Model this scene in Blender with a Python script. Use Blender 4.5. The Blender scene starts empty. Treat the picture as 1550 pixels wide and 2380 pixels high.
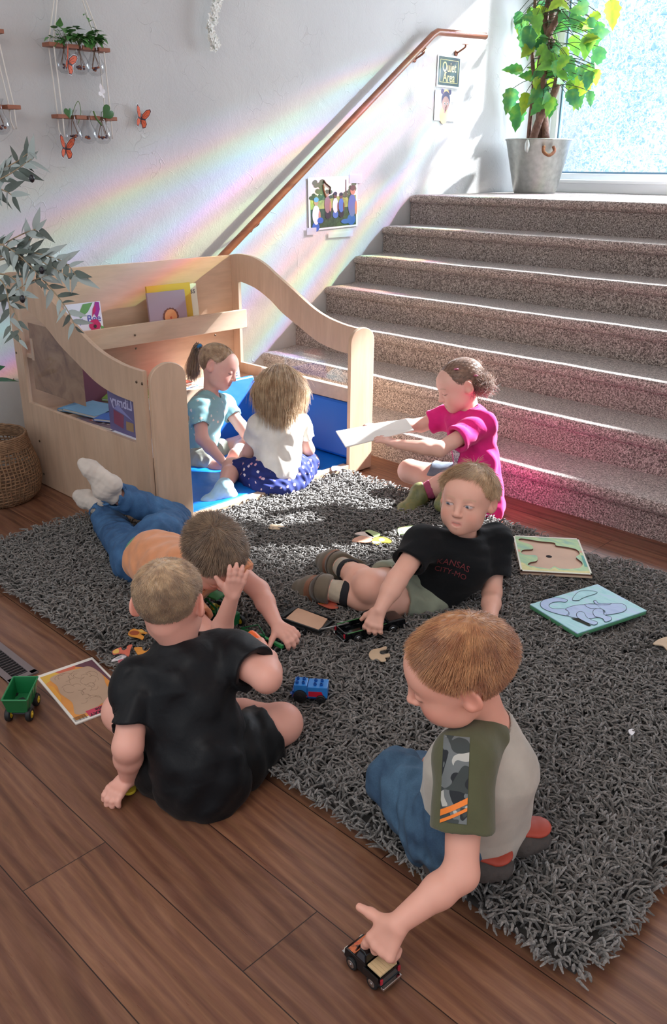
import bpy, bmesh, math, random, time
import numpy as np
from mathutils import Vector, Matrix
T0 = time.time()
random.seed(7)
RNG = np.random.default_rng(7)
D = bpy.data
SC = bpy.context.scene
COL = SC.collection
PI = math.pi

# ---------------------------------------------------------------- camera frame
F_PX = 1987.5; CXP = 775.0; CYP = 1190.0
CAM = np.array([3.80, 0.0, 1.34])
def _rot(y, p, r):
    y, p, r = math.radians(y), math.radians(p), math.radians(r)
    f = np.array([math.sin(y)*math.cos(p), math.cos(y)*math.cos(p), -math.sin(p)])
    rt = np.array([math.cos(y), -math.sin(y), 0.0]); up = np.cross(rt, f)
    c, s = math.cos(r), math.sin(r)
    return np.array([c*rt+s*up, -(-s*rt+c*up), f])
RC = _rot(-43.959, 22.007, 0.497)
def _ray(px, py):
    return RC.T @ np.array([(px-CXP)/F_PX, (py-CYP)/F_PX, 1.0])
def P(px, py, x=None, y=None, z=None, d=None):
    """point of the place that was measured at a spot of the photograph, on a known plane"""
    r = _ray(px, py)
    if x is not None: t = (x-CAM[0])/r[0]
    elif y is not None: t = (y-CAM[1])/r[1]
    elif z is not None: t = (z-CAM[2])/r[2]
    else: t = d
    return CAM + r*t
def depth(p): return float((RC @ (np.array(p, float)-CAM))[2])

# ---------------------------------------------------------------- materials
def srgb(h):
    if isinstance(h, str):
        h = h.lstrip('#'); v = [int(h[i:i+2], 16)/255 for i in (0, 2, 4)]
    else: v = list(h)
    return tuple([(c/12.92 if c <= 0.04045 else ((c+0.055)/1.055)**2.4) for c in v])+(1.0,)
MATS = {}
class NT:
    def __init__(s, name):
        s.m = D.materials.new(name); s.m.use_nodes = True
        s.t = s.m.node_tree; s.n = s.t.nodes; s.l = s.t.links
        s.b = s.n['Principled BSDF']; s.out = s.n['Material Output']
    def add(s, typ, **kw):
        nd = s.n.new(typ)
        for k, v in kw.items():
            if k.startswith('i_'):
                nd.inputs[k[2:].replace('_', ' ')].default_value = v
            else: setattr(nd, k, v)
        return nd
    def ln(s, a, b): s.l.new(a, b)
    def coord(s, kind='Object', scale=(1, 1, 1), rot=(0, 0, 0)):
        tc = s.add('ShaderNodeTexCoord'); mp = s.add('ShaderNodeMapping')
        mp.inputs['Scale'].default_value = scale; mp.inputs['Rotation'].default_value = rot
        s.ln(tc.outputs[kind], mp.inputs['Vector']); return mp.outputs['Vector']
    def noise(s, vec, scale=5, detail=3, rough=.5, dist=0):
        n = s.add('ShaderNodeTexNoise'); n.inputs['Scale'].default_value = scale
        n.inputs['Detail'].default_value = detail; n.inputs['Roughness'].default_value = rough
        n.inputs['Distortion'].default_value = dist
        if vec is not None: s.ln(vec, n.inputs['Vector'])
        return n
    def ramp(s, fac, stops, interp='LINEAR'):
        r = s.add('ShaderNodeValToRGB'); cr = r.color_ramp; cr.interpolation = interp
        while len(cr.elements) < len(stops): cr.elements.new(0.5)
        for e, (p, c) in zip(cr.elements, stops):
            e.position = p; e.color = c
        s.ln(fac, r.inputs['Fac']); return r.outputs['Color']
    def mix(s, fac, a, b, mode='MIX'):
        m = s.add('ShaderNodeMix', data_type='RGBA', blend_type=mode)
        if isinstance(fac, (int, float)): m.inputs[0].default_value = fac
        else: s.ln(fac, m.inputs[0])
        for v, i in ((a, 6), (b, 7)):
            if isinstance(v, tuple): m.inputs[i].default_value = v
            else: s.ln(v, m.inputs[i])
        return m.outputs[2]
    def math(s, op, a, b=None, c=None, clamp=False):
        m = s.add('ShaderNodeMath', operation=op); m.use_clamp = clamp
        for i, v in enumerate((a, b, c)):
            if v is None: continue
            if isinstance(v, (int, float)): m.inputs[i].default_value = v
            else: s.ln(v, m.inputs[i])
        return m.outputs[0]
    def bump(s, h, strength=.3, dist=.01):
        b = s.add('ShaderNodeBump'); b.inputs['Strength'].default_value = strength
        b.inputs['Distance'].default_value = dist
        s.ln(h, b.inputs['Height']); s.ln(b.outputs['Normal'], s.b.inputs['Normal']); return b
    def set(s, **kw):
        for k, v in kw.items():
            k = k.replace('_', ' ')
            if isinstance(v, (int, float, tuple)): s.b.inputs[k].default_value = v
            else: s.ln(v, s.b.inputs[k])
        return s.m
def mat(name, col, rough=.6, metal=0, bump=None, var=0, **kw):
    """plain material with a little variation and relief"""
    if name in MATS: return MATS[name]
    t = NT(name); c = srgb(col); v = t.coord()
    if var:
        n = t.noise(v, kw.pop('vscale', 12), 4)
        dk = tuple([x*(1-var) for x in c[:3]])+(1,); lt = tuple([min(1, x*(1+var)) for x in c[:3]])+(1,)
        t.ln(t.ramp(n.outputs['Fac'], [(.3, dk), (.7, lt)]), t.b.inputs['Base Color'])
    else: t.b.inputs['Base Color'].default_value = c
    t.b.inputs['Roughness'].default_value = rough; t.b.inputs['Metallic'].default_value = metal
    if bump:
        n = t.noise(v, bump[0], 3); t.bump(n.outputs['Fac'], bump[1], bump[2] if len(bump) > 2 else .002)
    for k, v in kw.items():
        t.b.inputs[k.replace('_', ' ')].default_value = v
    MATS[name] = t.m; return t.m
def wood(name, c1, c2, scale=8, rough=.45, axis=0, c3=None, stretch=14):
    if name in MATS: return MATS[name]
    t = NT(name); sc = [scale*1.0]*3; sc[axis] = scale/stretch
    v = t.coord('Object', tuple(sc)); n = t.noise(v, 3, 6, .6, 1.2)
    w = t.noise(v, 14, 3, .5, .2)
    col = t.ramp(n.outputs['Fac'], [(.25, srgb(c1)), (.75, srgb(c2))])
    fine = t.ramp(w.outputs['Fac'], [(.35, (.82, .82, .82, 1)), (.6, (1, 1, 1, 1))])
    col = t.mix(.5, col, fine, 'MULTIPLY')
    t.set(Base_Color=col, Roughness=rough); t.bump(w.outputs['Fac'], .12, .001)
    MATS[name] = t.m; return t.m

# ---------------------------------------------------------------- objects
def tag(o, label=None, cat=None, group=None, kind=None):
    if label: o['label'] = label
    if cat: o['category'] = cat
    if group: o['group'] = group
    if kind: o['kind'] = kind
    return o
def empty(name, loc=(0, 0, 0), rz=0, **kw):
    o = D.objects.new(name, None); o.location = loc; o.rotation_euler = (0, 0, rz)
    o.empty_display_size = .02
    COL.objects.link(o); return tag(o, **kw)
def link(name, me, mats, parent=None, **kw):
    o = D.objects.new(name, me)
    for m in (mats if isinstance(mats, (list, tuple)) else [mats]): me.materials.append(m)
    COL.objects.link(o)
    if parent is not None: o.parent = parent
    return tag(o, **kw)
def v3(a): return np.array(a, float)
def unit(a): a = v3(a); return a/max(1e-12, np.linalg.norm(a))
def frame(fwd, up=(0, 0, 1)):
    """columns: right, forward, up"""
    f = unit(fwd); r = np.cross(f, v3(up)); r = unit(r) if np.linalg.norm(r) > 1e-6 else v3((1, 0, 0))
    return np.column_stack([r, f, np.cross(r, f)])
class MB:
    def __init__(s): s.v = []; s.f = []; s.m = []; s.k = 0; s.M = None
    def put(s, vs, fs, mi=0):
        k = len(s.v)
        for p in vs:
            p = tuple(p)
            if s.M is not None: p = tuple(s.M @ Vector(p))
            s.v.append(p)
        for f in fs: s.f.append(tuple(i+k for i in f)); s.m.append(mi)
        return s
    def box(s, a, b, mi=0, bev=0):
        x0, y0, z0 = a; x1, y1, z1 = b
        vs = [(x, y, z) for z in (z0, z1) for y in (y0, y1) for x in (x0, x1)]
        return s.put(vs, [(0, 2, 3, 1), (4, 5, 7, 6), (0, 1, 5, 4), (2, 6, 7, 3), (0, 4, 6, 2), (1, 3, 7, 5)], mi)
    def obox(s, c, fr, size, mi=0):
        c = v3(c); hs = v3(size)/2
        vs = [c+fr@(hs*v3((x, y, z))) for z in (-1, 1) for y in (-1, 1) for x in (-1, 1)]
        return s.put(vs, [(0, 2, 3, 1), (4, 5, 7, 6), (0, 1, 5, 4), (2, 6, 7, 3), (0, 4, 6, 2), (1, 3, 7, 5)], mi)
    def prism(s, pts, h0, h1, fr=None, org=(0, 0, 0), mi=0, mside=None):
        """outline pts (u,v) extruded along w from h0 to h1; fr columns u,v,w"""
        fr = np.eye(3) if fr is None else fr; o = v3(org); n = len(pts)
        vs = [o+fr@v3((u, v, h)) for h in (h0, h1) for u, v in pts]
        s.put(vs, [tuple(range(n))[::-1], tuple(range(n, 2*n))], mi)
        k = len(s.v)-2*n
        for i in range(n):
            j = (i+1) % n; s.f.append((k+i, k+j, k+n+j, k+n+i)); s.m.append(mi if mside is None else mside)
        return s
    def tube(s, pts, r, seg=8, mi=0, cap=True, up=None):
        pts = [v3(p) for p in pts]; n = len(pts)
        rs = list(r) if hasattr(r, '__len__') else [r]*n
        prev = None; rings = []
        for i, p in enumerate(pts):
            t = unit(pts[min(i+1, n-1)]-pts[max(i-1, 0)])
            if prev is None:
                a = np.cross(t, (0, 0, 1.0));
                if np.linalg.norm(a) < 1e-3: a = np.cross(t, (0, 1.0, 0))
                a = unit(a)
            else: a = unit(prev-t*np.dot(prev, t))
            prev = a; b = np.cross(t, a)
            rings.append([p+rs[i]*(a*math.cos(2*PI*k/seg)+b*math.sin(2*PI*k/seg)) for k in range(seg)])
        vs = [q for rg in rings for q in rg]; fs = []
        for i in range(n-1):
            for k in range(seg):
                fs.append((i*seg+k, i*seg+(k+1) % seg, (i+1)*seg+(k+1) % seg, (i+1)*seg+k))
        if cap: fs += [tuple(range(seg))[::-1], tuple(range((n-1)*seg, n*seg))]
        return s.put(vs, fs, mi)
    def lathe(s, prof, c=(0, 0, 0), seg=24, mi=0, fr=None, cap=True):
        c = v3(c); fr = np.eye(3) if fr is None else fr; vs = []; n = len(prof)
        for r, z in prof:
            for k in range(seg):
                a = 2*PI*k/seg; vs.append(c+fr@v3((r*math.cos(a), r*math.sin(a), z)))
        fs = [(i*seg+k, i*seg+(k+1) % seg, (i+1)*seg+(k+1) % seg, (i+1)*seg+k) for i in range(n-1) for k in range(seg)]
        if cap:
            if prof[0][0] > 1e-5: fs.append(tuple(range(seg))[::-1])
            if prof[-1][0] > 1e-5: fs.append(tuple(range((n-1)*seg, n*seg)))
        return s.put(vs, fs, mi)
    def ell(s, c, r, fr=None, seg=16, rings=10, mi=0):
        r = v3(r) if hasattr(r, '__len__') else v3((r, r, r)); c = v3(c); fr = np.eye(3) if fr is None else fr
        vs = []
        for i in range(rings+1):
            th = PI*i/rings
            for k in range(seg):
                a = 2*PI*k/seg
                vs.append(c+fr@(r*v3((math.sin(th)*math.cos(a), math.sin(th)*math.sin(a), -math.cos(th)))))
        fs = [(i*seg+k, i*seg+(k+1) % seg, (i+1)*seg+(k+1) % seg, (i+1)*seg+k) for i in range(rings) for k in range(seg)]
        return s.put(vs, fs, mi)
    def build(s, name, mats, parent=None, smooth=False, bevel=0, bseg=2, loc=None, **kw):
        me = D.meshes.new(name); me.from_pydata([tuple(map(float, p)) for p in s.v], [], s.f); me.validate()
        o = link(name, me, mats, parent, **kw)
        me = o.data
        if len(me.polygons) == len(s.m): me.polygons.foreach_set('material_index', s.m)
        if smooth is True: me.polygons.foreach_set('use_smooth', [True]*len(me.polygons))
        elif smooth: me.shade_smooth() if False else me.polygons.foreach_set('use_smooth', [True]*len(me.polygons)); 
        bm = bmesh.new(); bm.from_mesh(me); bmesh.ops.remove_doubles(bm, verts=bm.verts, dist=1e-6)
        bmesh.ops.recalc_face_normals(bm, faces=bm.faces)
        if smooth and smooth is not True:
            for e in bm.edges:
                if len(e.link_faces) == 2 and e.calc_face_angle(0) > math.radians(smooth): e.smooth = False
        bm.to_mesh(me); bm.free()
        if bevel:
            m = o.modifiers.new('bevel', 'BEVEL'); m.width = bevel; m.segments = bseg; m.limit_method = 'ANGLE'
        if loc is not None: o.location = loc
        return o
def npmesh(name, V, Q, mats, parent=None, smooth=True, cols=None, **kw):
    """fast mesh from numpy arrays (quads or tris)"""
    me = D.meshes.new(name); V = np.asarray(V, np.float32); Q = np.asarray(Q, np.int32); k = Q.shape[1]
    me.vertices.add(len(V)); me.vertices.foreach_set('co', V.ravel())
    me.loops.add(Q.size); me.loops.foreach_set('vertex_index', Q.ravel())
    me.polygons.add(len(Q)); me.polygons.foreach_set('loop_start', np.arange(0, Q.size, k, dtype=np.int32))
    me.polygons.foreach_set('loop_total', np.full(len(Q), k, np.int32))
    me.update(calc_edges=True)
    me.polygons.foreach_set('use_smooth', np.full(len(Q), bool(smooth)))
    if cols is not None:
        at = me.color_attributes.new('Col', 'FLOAT_COLOR', 'POINT')
        c = np.ones((len(V), 4), np.float32); c[:, :3] = cols; at.data.foreach_set('color', c.ravel())
    return link(name, me, mats, parent, **kw)
def copy_tree(o, parent=None):
    c = o.copy(); COL.objects.link(c); c.parent = parent
    for ch in [x for x in D.objects if x.parent == o]: copy_tree(ch, c)
    return c
def text_mesh(txt, size=1.0, bold=0.0, extrude=0.0):
    """letter outlines as vertices and faces centred on the origin in the xy plane"""
    cu = D.curves.new('lettering', 'FONT'); cu.body = txt; cu.size = size; cu.align_x = 'CENTER'; cu.align_y = 'CENTER'
    cu.offset = bold; cu.extrude = extrude; cu.resolution_u = 3
    o = D.objects.new('lettering', cu); COL.objects.link(o)
    dg = bpy.context.evaluated_depsgraph_get(); me = D.meshes.new_from_object(o.evaluated_get(dg))
    V = [tuple(v.co) for v in me.vertices]; Fs = [tuple(p.vertices) for p in me.polygons]
    D.objects.remove(o); D.curves.remove(cu); D.meshes.remove(me)
    return V, Fs
def put_text(mb, txt, c, fr, size, mi=0, bold=0.0, lift=.0006, mirror=False, squash=1.0):
    V, Fs = text_mesh(txt, size, bold); s = -1 if mirror else 1
    mb.put([v3(c)+fr@v3((s*x*squash, y, lift)) for x, y, z in V], [f[::s] for f in Fs], mi)
def smoothpts(pts, n=6, closed=False):
    """Catmull-Rom through points"""
    pts = [v3(p) for p in pts]; out = []; N = len(pts); rg = N if closed else N-1
    for i in range(rg):
        if closed: p0, p1, p2, p3 = pts[i-1], pts[i], pts[(i+1) % N], pts[(i+2) % N]
        else: p0, p1, p2, p3 = pts[max(i-1, 0)], pts[i], pts[i+1], pts[min(i+2, N-1)]
        for k in range(n):
            t = k/n
            out.append(.5*((2*p1)+(-p0+p2)*t+(2*p0-5*p1+4*p2-p3)*t*t+(-p0+3*p1-3*p2+p3)*t**3))
    if not closed: out.append(pts[-1])
    return out
NPILE = 52000
# ================================================================ the room
R7 = .1655; TR = .2627; Y0S = 3.0665; LZ = 1.176; YW = 6.02; XE = 3.4; YL = Y0S+6*TR
# floor: long planks running across, with end joints
def m_floor():
    t = NT('wood_plank_floor'); v = t.coord('Object')
    br = t.add('ShaderNodeTexBrick'); br.offset = .37; br.offset_frequency = 2; br.squash = 1
    for k, val in dict(Scale=1.0).items(): br.inputs[k].default_value = val
    br.inputs['Brick Width'].default_value = 1.22; br.inputs['Row Height'].default_value = .188
    br.inputs['Mortar Size'].default_value = .0011; br.inputs['Mortar Smooth'].default_value = .0
    br.inputs['Color1'].default_value = (0, 0, 0, 1); br.inputs['Color2'].default_value = (1, 1, 1, 1)
    br.inputs['Mortar'].default_value = (.5, .5, .5, 1)
    mp = t.add('ShaderNodeMapping'); mp.inputs['Location'].default_value = (FLX, FLY, 0)
    t.ln(v, mp.inputs['Vector']); t.ln(mp.outputs[0], br.inputs['Vector'])
    # plank-wise shift of the grain
    sx = t.add('ShaderNodeVectorMath', operation='MULTIPLY'); t.ln(br.outputs['Color'], sx.inputs[0]); sx.inputs[1].default_value = (7, 3.1, 0)
    ad = t.add('ShaderNodeVectorMath', operation='ADD'); t.ln(v, ad.inputs[0]); t.ln(sx.outputs[0], ad.inputs[1])
    m2 = t.add('ShaderNodeMapping'); m2.inputs['Scale'].default_value = (1.1, 7.5, 1); t.ln(ad.outputs[0], m2.inputs['Vector'])
    g1 = t.noise(m2.outputs[0], 1.5, 7, .62, 2.2)
    w = t.add('ShaderNodeTexWave', wave_type='RINGS', rings_direction='Z'); w.inputs['Scale'].default_value = .9
    w.inputs['Distortion'].default_value = 9; w.inputs['Detail'].default_value = 4; w.inputs['Detail Scale'].default_value = .8; t.ln(m2.outputs[0], w.inputs['Vector'])
    m3 = t.add('ShaderNodeMapping'); m3.inputs['Scale'].default_value = (3, 70, 1); t.ln(ad.outputs[0], m3.inputs['Vector'])
    g2 = t.noise(m3.outputs[0], 3, 4, .6, .6)
    col = t.ramp(g1.outputs['Fac'], [(.22, srgb('#4a322b')), (.45, srgb('#744c3c')), (.62, srgb('#8a6150')), (.85, srgb('#a27a61'))])
    col = t.mix(.40, col, t.ramp(w.outputs['Fac'], [(.0, srgb('#5a3a2c')), (.5, srgb('#96704f')), (1, srgb('#7c5740'))]))
    col = t.mix(.55, col, t.ramp(g2.outputs['Fac'], [(.3, (.68, .66, .64, 1)), (.62, (1.0, 1.0, 1.0, 1))]), 'MULTIPLY')
    tone = t.ramp(br.outputs['Color'], [(0, (.82, .80, .80, 1)), (1, (1.1, 1.06, 1.0, 1))])
    col = t.mix(1.0, col, tone, 'MULTIPLY')
    col = t.mix(br.outputs['Fac'], col, srgb('#2b1c16'))
    rr = t.ramp(g2.outputs['Fac'], [(.3, (.38, .38, .38, 1)), (.7, (.27, .27, .27, 1))])
    t.set(Base_Color=col, Roughness=rr)
    hb = t.math('SUBTRACT', g2.outputs['Fac'], t.math('MULTIPLY', br.outputs['Fac'], 3.0))
    t.bump(hb, .12, .002); return t.m
FLX, FLY = 0.0, 0.0
FLY = -(0.693 % .188); FLX = -2.916
MB().box((-.1, -2.2, -.05), (6.2, YW+.2, 0)).build('floor', m_floor(), kind='structure')

def m_wall(name, c, c2):
    t = NT(name); v = t.coord('Object')
    n = t.noise(v, 1.3, 4, .6); big = t.noise(v, 5, 6, .65, .8); fine = t.noise(v, 95, 3, .6)
    rid = t.add('ShaderNodeTexVoronoi', feature='DISTANCE_TO_EDGE'); mp = t.add('ShaderNodeMapping'); mp.inputs['Scale'].default_value = (2.2, 2.2, 1.5)
    ds = t.noise(v, 2.5, 3); ad = t.add('ShaderNodeVectorMath', operation='ADD'); t.ln(v, ad.inputs[0])
    sc = t.add('ShaderNodeVectorMath', operation='SCALE'); sc.inputs['Scale'].default_value = .6; t.ln(ds.outputs['Color'], sc.inputs[0]); t.ln(sc.outputs[0], ad.inputs[1])
    t.ln(ad.outputs[0], mp.inputs['Vector']); t.ln(mp.outputs[0], rid.inputs['Vector'])
    mask = t.ramp(t.noise(v, 3.1, 2).outputs['Fac'], [(.52, (0, 0, 0, 1)), (.6, (1, 1, 1, 1))])
    line = t.ramp(rid.outputs['Distance'], [(0, (1, 1, 1, 1)), (.016, (0, 0, 0, 1))])
    lm = t.math('MULTIPLY', line, mask)
    h = t.math('ADD', t.math('MULTIPLY', big.outputs['Fac'], .9), t.math('MULTIPLY', fine.outputs['Fac'], .22))
    h = t.math('ADD', h, t.math('MULTIPLY', lm, .5))
    t.set(Base_Color=t.ramp(n.outputs['Fac'], [(.3, srgb(c)), (.7, srgb(c2))]), Roughness=.62)
    t.bump(h, .45, .012); return t.m
M_WALL = m_wall('textured_white_plaster', '#bfc0c0', '#c9cac8')
MB().box((-.12, -2.2, 0), (0, YW+.2, 3.1)).build('wall_left', M_WALL, kind='structure')
# window wall with opening
WX0, WX1, WZ0, WZ1 = .155, 3.16, 1.262, 2.98
wb = MB()
wb.box((0, YW, 0), (WX0, YW+.16, 3.1)); wb.box((WX1, YW, 0), (6.2, YW+.16, 3.1))
wb.box((WX0, YW, 0), (WX1, YW+.16, WZ0)); wb.box((WX0, YW, WZ1), (WX1, YW+.16, 3.1))
wb.build('wall_back', M_WALL, kind='structure')
MB().box((-.12, -.0, 3.1), (6.2, YW+.2, 3.16)).build('ceiling', mat('ceiling_white', '#e9e8e4', .8), kind='structure')
# window: frame and patterned pane
M_VINYL = mat('white_vinyl', '#eef1f4', .35)
w1 = empty('window_1', (WX0, YW, WZ0), kind='structure')
def rel(mb, o): mb.M = Matrix.Translation(-Vector(o.location)); return mb
fb = rel(MB(), w1); ft = .045
for a, b in (((WX0, YW+.02, WZ0), (WX0+ft, YW+.1, WZ1)), ((WX1-ft, YW+.02, WZ0), (WX1, YW+.1, WZ1)),
             ((WX0, YW+.02, WZ0), (WX1, YW+.1, WZ0+ft)), ((WX0, YW+.02, WZ1-ft), (WX1, YW+.1, WZ1))): fb.box(a, b)
fb.build('window_frame', M_VINYL, w1, bevel=.004, kind='structure')
sb = rel(MB(), w1)
for a, b in (((WX0+ft, YW+.045, WZ0+ft), (WX0+ft+.012, YW+.075, WZ1-ft)), ((WX1-ft-.012, YW+.045, WZ0+ft), (WX1-ft, YW+.075, WZ1-ft)),
             ((WX0+ft, YW+.045, WZ0+ft), (WX1-ft, YW+.075, WZ0+ft+.012)), ((WX0+ft, YW+.045, WZ1-ft-.012), (WX1-ft, YW+.075, WZ1-ft))): sb.box(a, b)
sb.build('glazing_bead', mat('grey_gasket', '#5d7f95', .5), w1, kind='structure')
def m_pane():
    t = NT('patterned_window_film'); v = t.coord('Object')
    vo = t.add('ShaderNodeTexVoronoi', feature='DISTANCE_TO_EDGE'); vo.inputs['Scale'].default_value = 30; vo.inputs['Randomness'].default_value = 1
    ds = t.noise(v, 26, 4); ad = t.add('ShaderNodeVectorMath', operation='ADD'); t.ln(v, ad.inputs[0])
    sc = t.add('ShaderNodeVectorMath', operation='SCALE'); sc.inputs['Scale'].default_value = .11; t.ln(ds.outputs['Color'], sc.inputs[0]); t.ln(sc.outputs[0], ad.inputs[1]); t.ln(ad.outputs[0], vo.inputs['Vector'])
    cell = t.add('ShaderNodeTexVoronoi'); cell.inputs['Scale'].default_value = 34; t.ln(ad.outputs[0], cell.inputs['Vector'])
    a = t.ramp(cell.outputs['Distance'], [(.15, srgb('#86b2e4')), (.45, srgb('#a9cbf2')), (.85, srgb('#dbeaff'))])
    e = t.ramp(vo.outputs['Distance'], [(0, (1, 1, 1, 1)), (.12, (0, 0, 0, 1))])
    col = t.mix(e, a, srgb('#ffffff'))
    tint = t.ramp(t.noise(v, 2.2, 3).outputs['Fac'], [(.35, srgb('#9fc9ee')), (.55, srgb('#d3e6ff')), (.68, srgb('#e9e2ff'))])
    col = t.mix(.45, col, tint, 'MULTIPLY')
    em = t.add('ShaderNodeEmission'); t.ln(col, em.inputs['Color']); em.inputs['Strength'].default_value = PANE_E
    tr = t.add('ShaderNodeBsdfTransparent'); tr.inputs['Color'].default_value = (.93, .96, 1, 1)
    gl = t.add('ShaderNodeBsdfGlossy'); gl.inputs['Roughness'].default_value = .15
    mx = t.add('ShaderNodeMixShader'); sx = t.add('ShaderNodeSeparateXYZ'); t.ln(v, sx.inputs[0])   # one stretch made less clear to hold back sun on the stair wall
    fx = t.ramp(t.math('MULTIPLY', sx.outputs[0], .5), [(.10, (PANE_F,)*3+(1,)), (.17, (.16,)*3+(1,)), (.46, (.16,)*3+(1,)), (.56, (PANE_F,)*3+(1,))]); t.ln(fx, mx.inputs['Fac'])
    t.ln(em.outputs[0], mx.inputs[1]); t.ln(tr.outputs[0], mx.inputs[2]); t.ln(mx.outputs[0], t.out.inputs['Surface'])
    return t.m
PANE_E, PANE_F = 1.15, .66
pb = rel(MB(), w1); pb.box((WX0+ft, YW+.057, WZ0+ft), (WX1-ft, YW+.061, WZ1-ft)); pb.build('window_pane', m_pane(), w1, kind='structure')
si = MB(); si.box((WX0-.02, YW-.03, WZ0-.022), (WX1+.02, YW+.02, WZ0+.004)); si.build('trim_1', M_VINYL, bevel=.006, kind='structure')
ob = MB(); ob.box((WX0-.05, YW-.012, LZ), (WX1+.02, YW, WZ0-.02)); ob.build('baseboard_back', M_VINYL, bevel=.004, kind='structure')

# carpeted stairs: every step its own part, with rounded nose and looped pile
def m_carpet():
    t = NT('speckled_carpet'); v = t.coord('Object'); n = t.noise(v, 320, 2, .6); b = t.noise(v, 130, 3, .7); big = t.noise(v, 2.5, 2)
    s = t.math('ADD', t.math('MULTIPLY', n.outputs['Fac'], .5), t.math('MULTIPLY', b.outputs['Fac'], .5))
    col = t.ramp(s, [(.40, srgb('#3d3634')), (.47, srgb('#7d716b')), (.53, srgb('#ab9d95')), (.60, srgb('#ddd4cd'))])
    col = t.mix(.25, col, t.ramp(big.outputs['Fac'], [(.3, (.8, .8, .8, 1)), (.7, (1.05, 1.05, 1.05, 1))]), 'MULTIPLY')
    t.set(Base_Color=col, Roughness=.95, Sheen_Weight=.35, Sheen_Roughness=.4); t.bump(s, .9, .006); return t.m
M_CARPET = m_carpet()
stairs = empty('carpeted_staircase', (1.6, Y0S, 0), label='staircase of seven wide steps in speckled beige-brown carpet rising to the window', cat='stairs')
def step(k, last=False):
    z0, z1 = k*R7, (k+1)*R7 if not last else LZ; y0 = Y0S+k*TR
    prof = [(y0+.0, z0-.01), (y0+.0, z1-.06), (y0-.004, z1-.052)]
    for i in range(9):
        a = -PI/2+PI*i/8*.98; prof.append((y0-.012-.020*math.cos(a)-.004, z1-.026+.026*math.sin(a)))
    yb = y0+TR+.02 if not last else YW-.004
    prof += [(y0+.05, z1+.0), (y0+TR*.5, z1-.002), (yb, z1), (yb, z0-.01)]
    mb = rel(MB(), stairs); nseg = 60; x0, x1 = .0+.004, 3.6
    n = len(prof); vs = []; rg = np.random.default_rng(k)
    ph = rg.uniform(0, 6, 4)
    for i in range(nseg+1):
        x = x0+(x1-x0)*i/nseg; wob = .0015*math.sin(x*7+ph[0])+.001*math.sin(x*17+ph[1])
        rnd = .022*math.exp(-(x-x0)/.02)
        for j, (y, z) in enumerate(prof):
            vs.append((x, y+wob+(rnd if 2 <= j <= 11 else 0), z+wob*.5-(rnd*.5 if 6 <= j <= 13 else 0)))
    fs = [(i*n+j, (i+1)*n+j, (i+1)*n+j+1, i*n+j+1) for i in range(nseg) for j in range(n-1)]
    fs += [tuple(range(n)), tuple(range(nseg*n, nseg*n+n))[::-1]]
    mb.put(vs, fs); o = mb.build('landing' if last else 'step', M_CARPET, stairs, smooth=50); return o
for k in range(7): step(k, k == 6)

# handrail
M_RAIL = wood('reddish_rail_wood', '#7a4630', '#a8694a', 6, .3, 1)
M_BRZ = mat('bronze_bracket_metal', '#8a5a48', .35, .7)
rail = empty('handrail', (0, 3.1, .9), label='reddish-brown round wooden handrail rising along the wall beside the stairs', cat='handrail')
RX = .075
pts = [P(520, 592, x=RX), P(1013, 74, x=RX), P(1128, 84, x=RX)]
pts[0] = pts[0]+(pts[0]-pts[1])*.18
mid = [pts[0]+(pts[1]-pts[0])*t for t in (0, .3, .6, .9, .985)]+[pts[1]+(pts[2]-pts[1])*.03, pts[1]+(pts[2]-pts[1])*.5, pts[2]]
rb = rel(MB(), rail); rb.tube(mid, .0205, 20); rb.build('rail', M_RAIL, rail, smooth=40)
for (a, b) in (((985, 108), (984, 132)), ((1082, 95), (1078, 128)), ((600, 505), (600, 530))):
    p = P(*a, x=RX); mb = rel(MB(), rail)
    q = v3((0.004, p[1], p[2]-.065))
    mb.tube(smoothpts([p+v3((0, 0, -.018)), p+v3((0, 0, -.035)), v3((.035, p[1], p[2]-.055)), q+v3((.006, 0, 0))]), .006, 8)
    mb.lathe([(0, 0), (.018, 0), (.018, .004), (.012, .008), (0, .009)], q, 14, fr=np.column_stack([(0, 1, 0), (0, 0, 1), (1, 0, 0)]))
    mb.obox(p+v3((0, 0, -.02)), frame(unit(pts[1]-pts[0]) if a[0] < 1000 else (0, 1, 0)), (.018, .045, .004))
    mb.build('rail_bracket', M_BRZ, rail, smooth=40)
# ================================================================ reading nook
M_BIRCH = wood('pale_birch_plywood', '#c2a187', '#d4b69c', 3.2, .42, 2, stretch=7)
M_BIRCHX = wood('pale_birch_board', '#c8a68b', '#d9bca1', 3.2, .42, 1, stretch=7)
M_EDGE = wood('plywood_edge', '#b98d68', '#d0a57e', 20, .5, 0)
def m_acrylic():
    t = NT('clear_acrylic'); g = t.add('ShaderNodeBsdfGlossy'); g.inputs['Roughness'].default_value = .04
    tr = t.add('ShaderNodeBsdfTransparent'); tr.inputs['Color'].default_value = (.97, .98, 1, 1)
    fr = t.add('ShaderNodeLayerWeight'); fr.inputs['Blend'].default_value = .12
    mx = t.add('ShaderNodeMixShader'); t.ln(t.math('MULTIPLY_ADD', fr.outputs['Facing'], .12, .02), mx.inputs[0]); t.ln(tr.outputs[0], mx.inputs[1]); t.ln(g.outputs[0], mx.inputs[2])
    t.ln(mx.outputs[0], t.out.inputs['Surface']); return t.m
M_ACR = m_acrylic()
M_SCREW = mat('screw_steel', '#6b5a4a', .35, .8)
nook = empty('reading_nook', (.75, 2.3, 0), label='pale birch reading nook with curved side panels, rounded posts and clear side windows', cat='reading nook')
XB, XF, YA, YB = .24, 1.21, 1.695, 2.90; TH = .018
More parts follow.
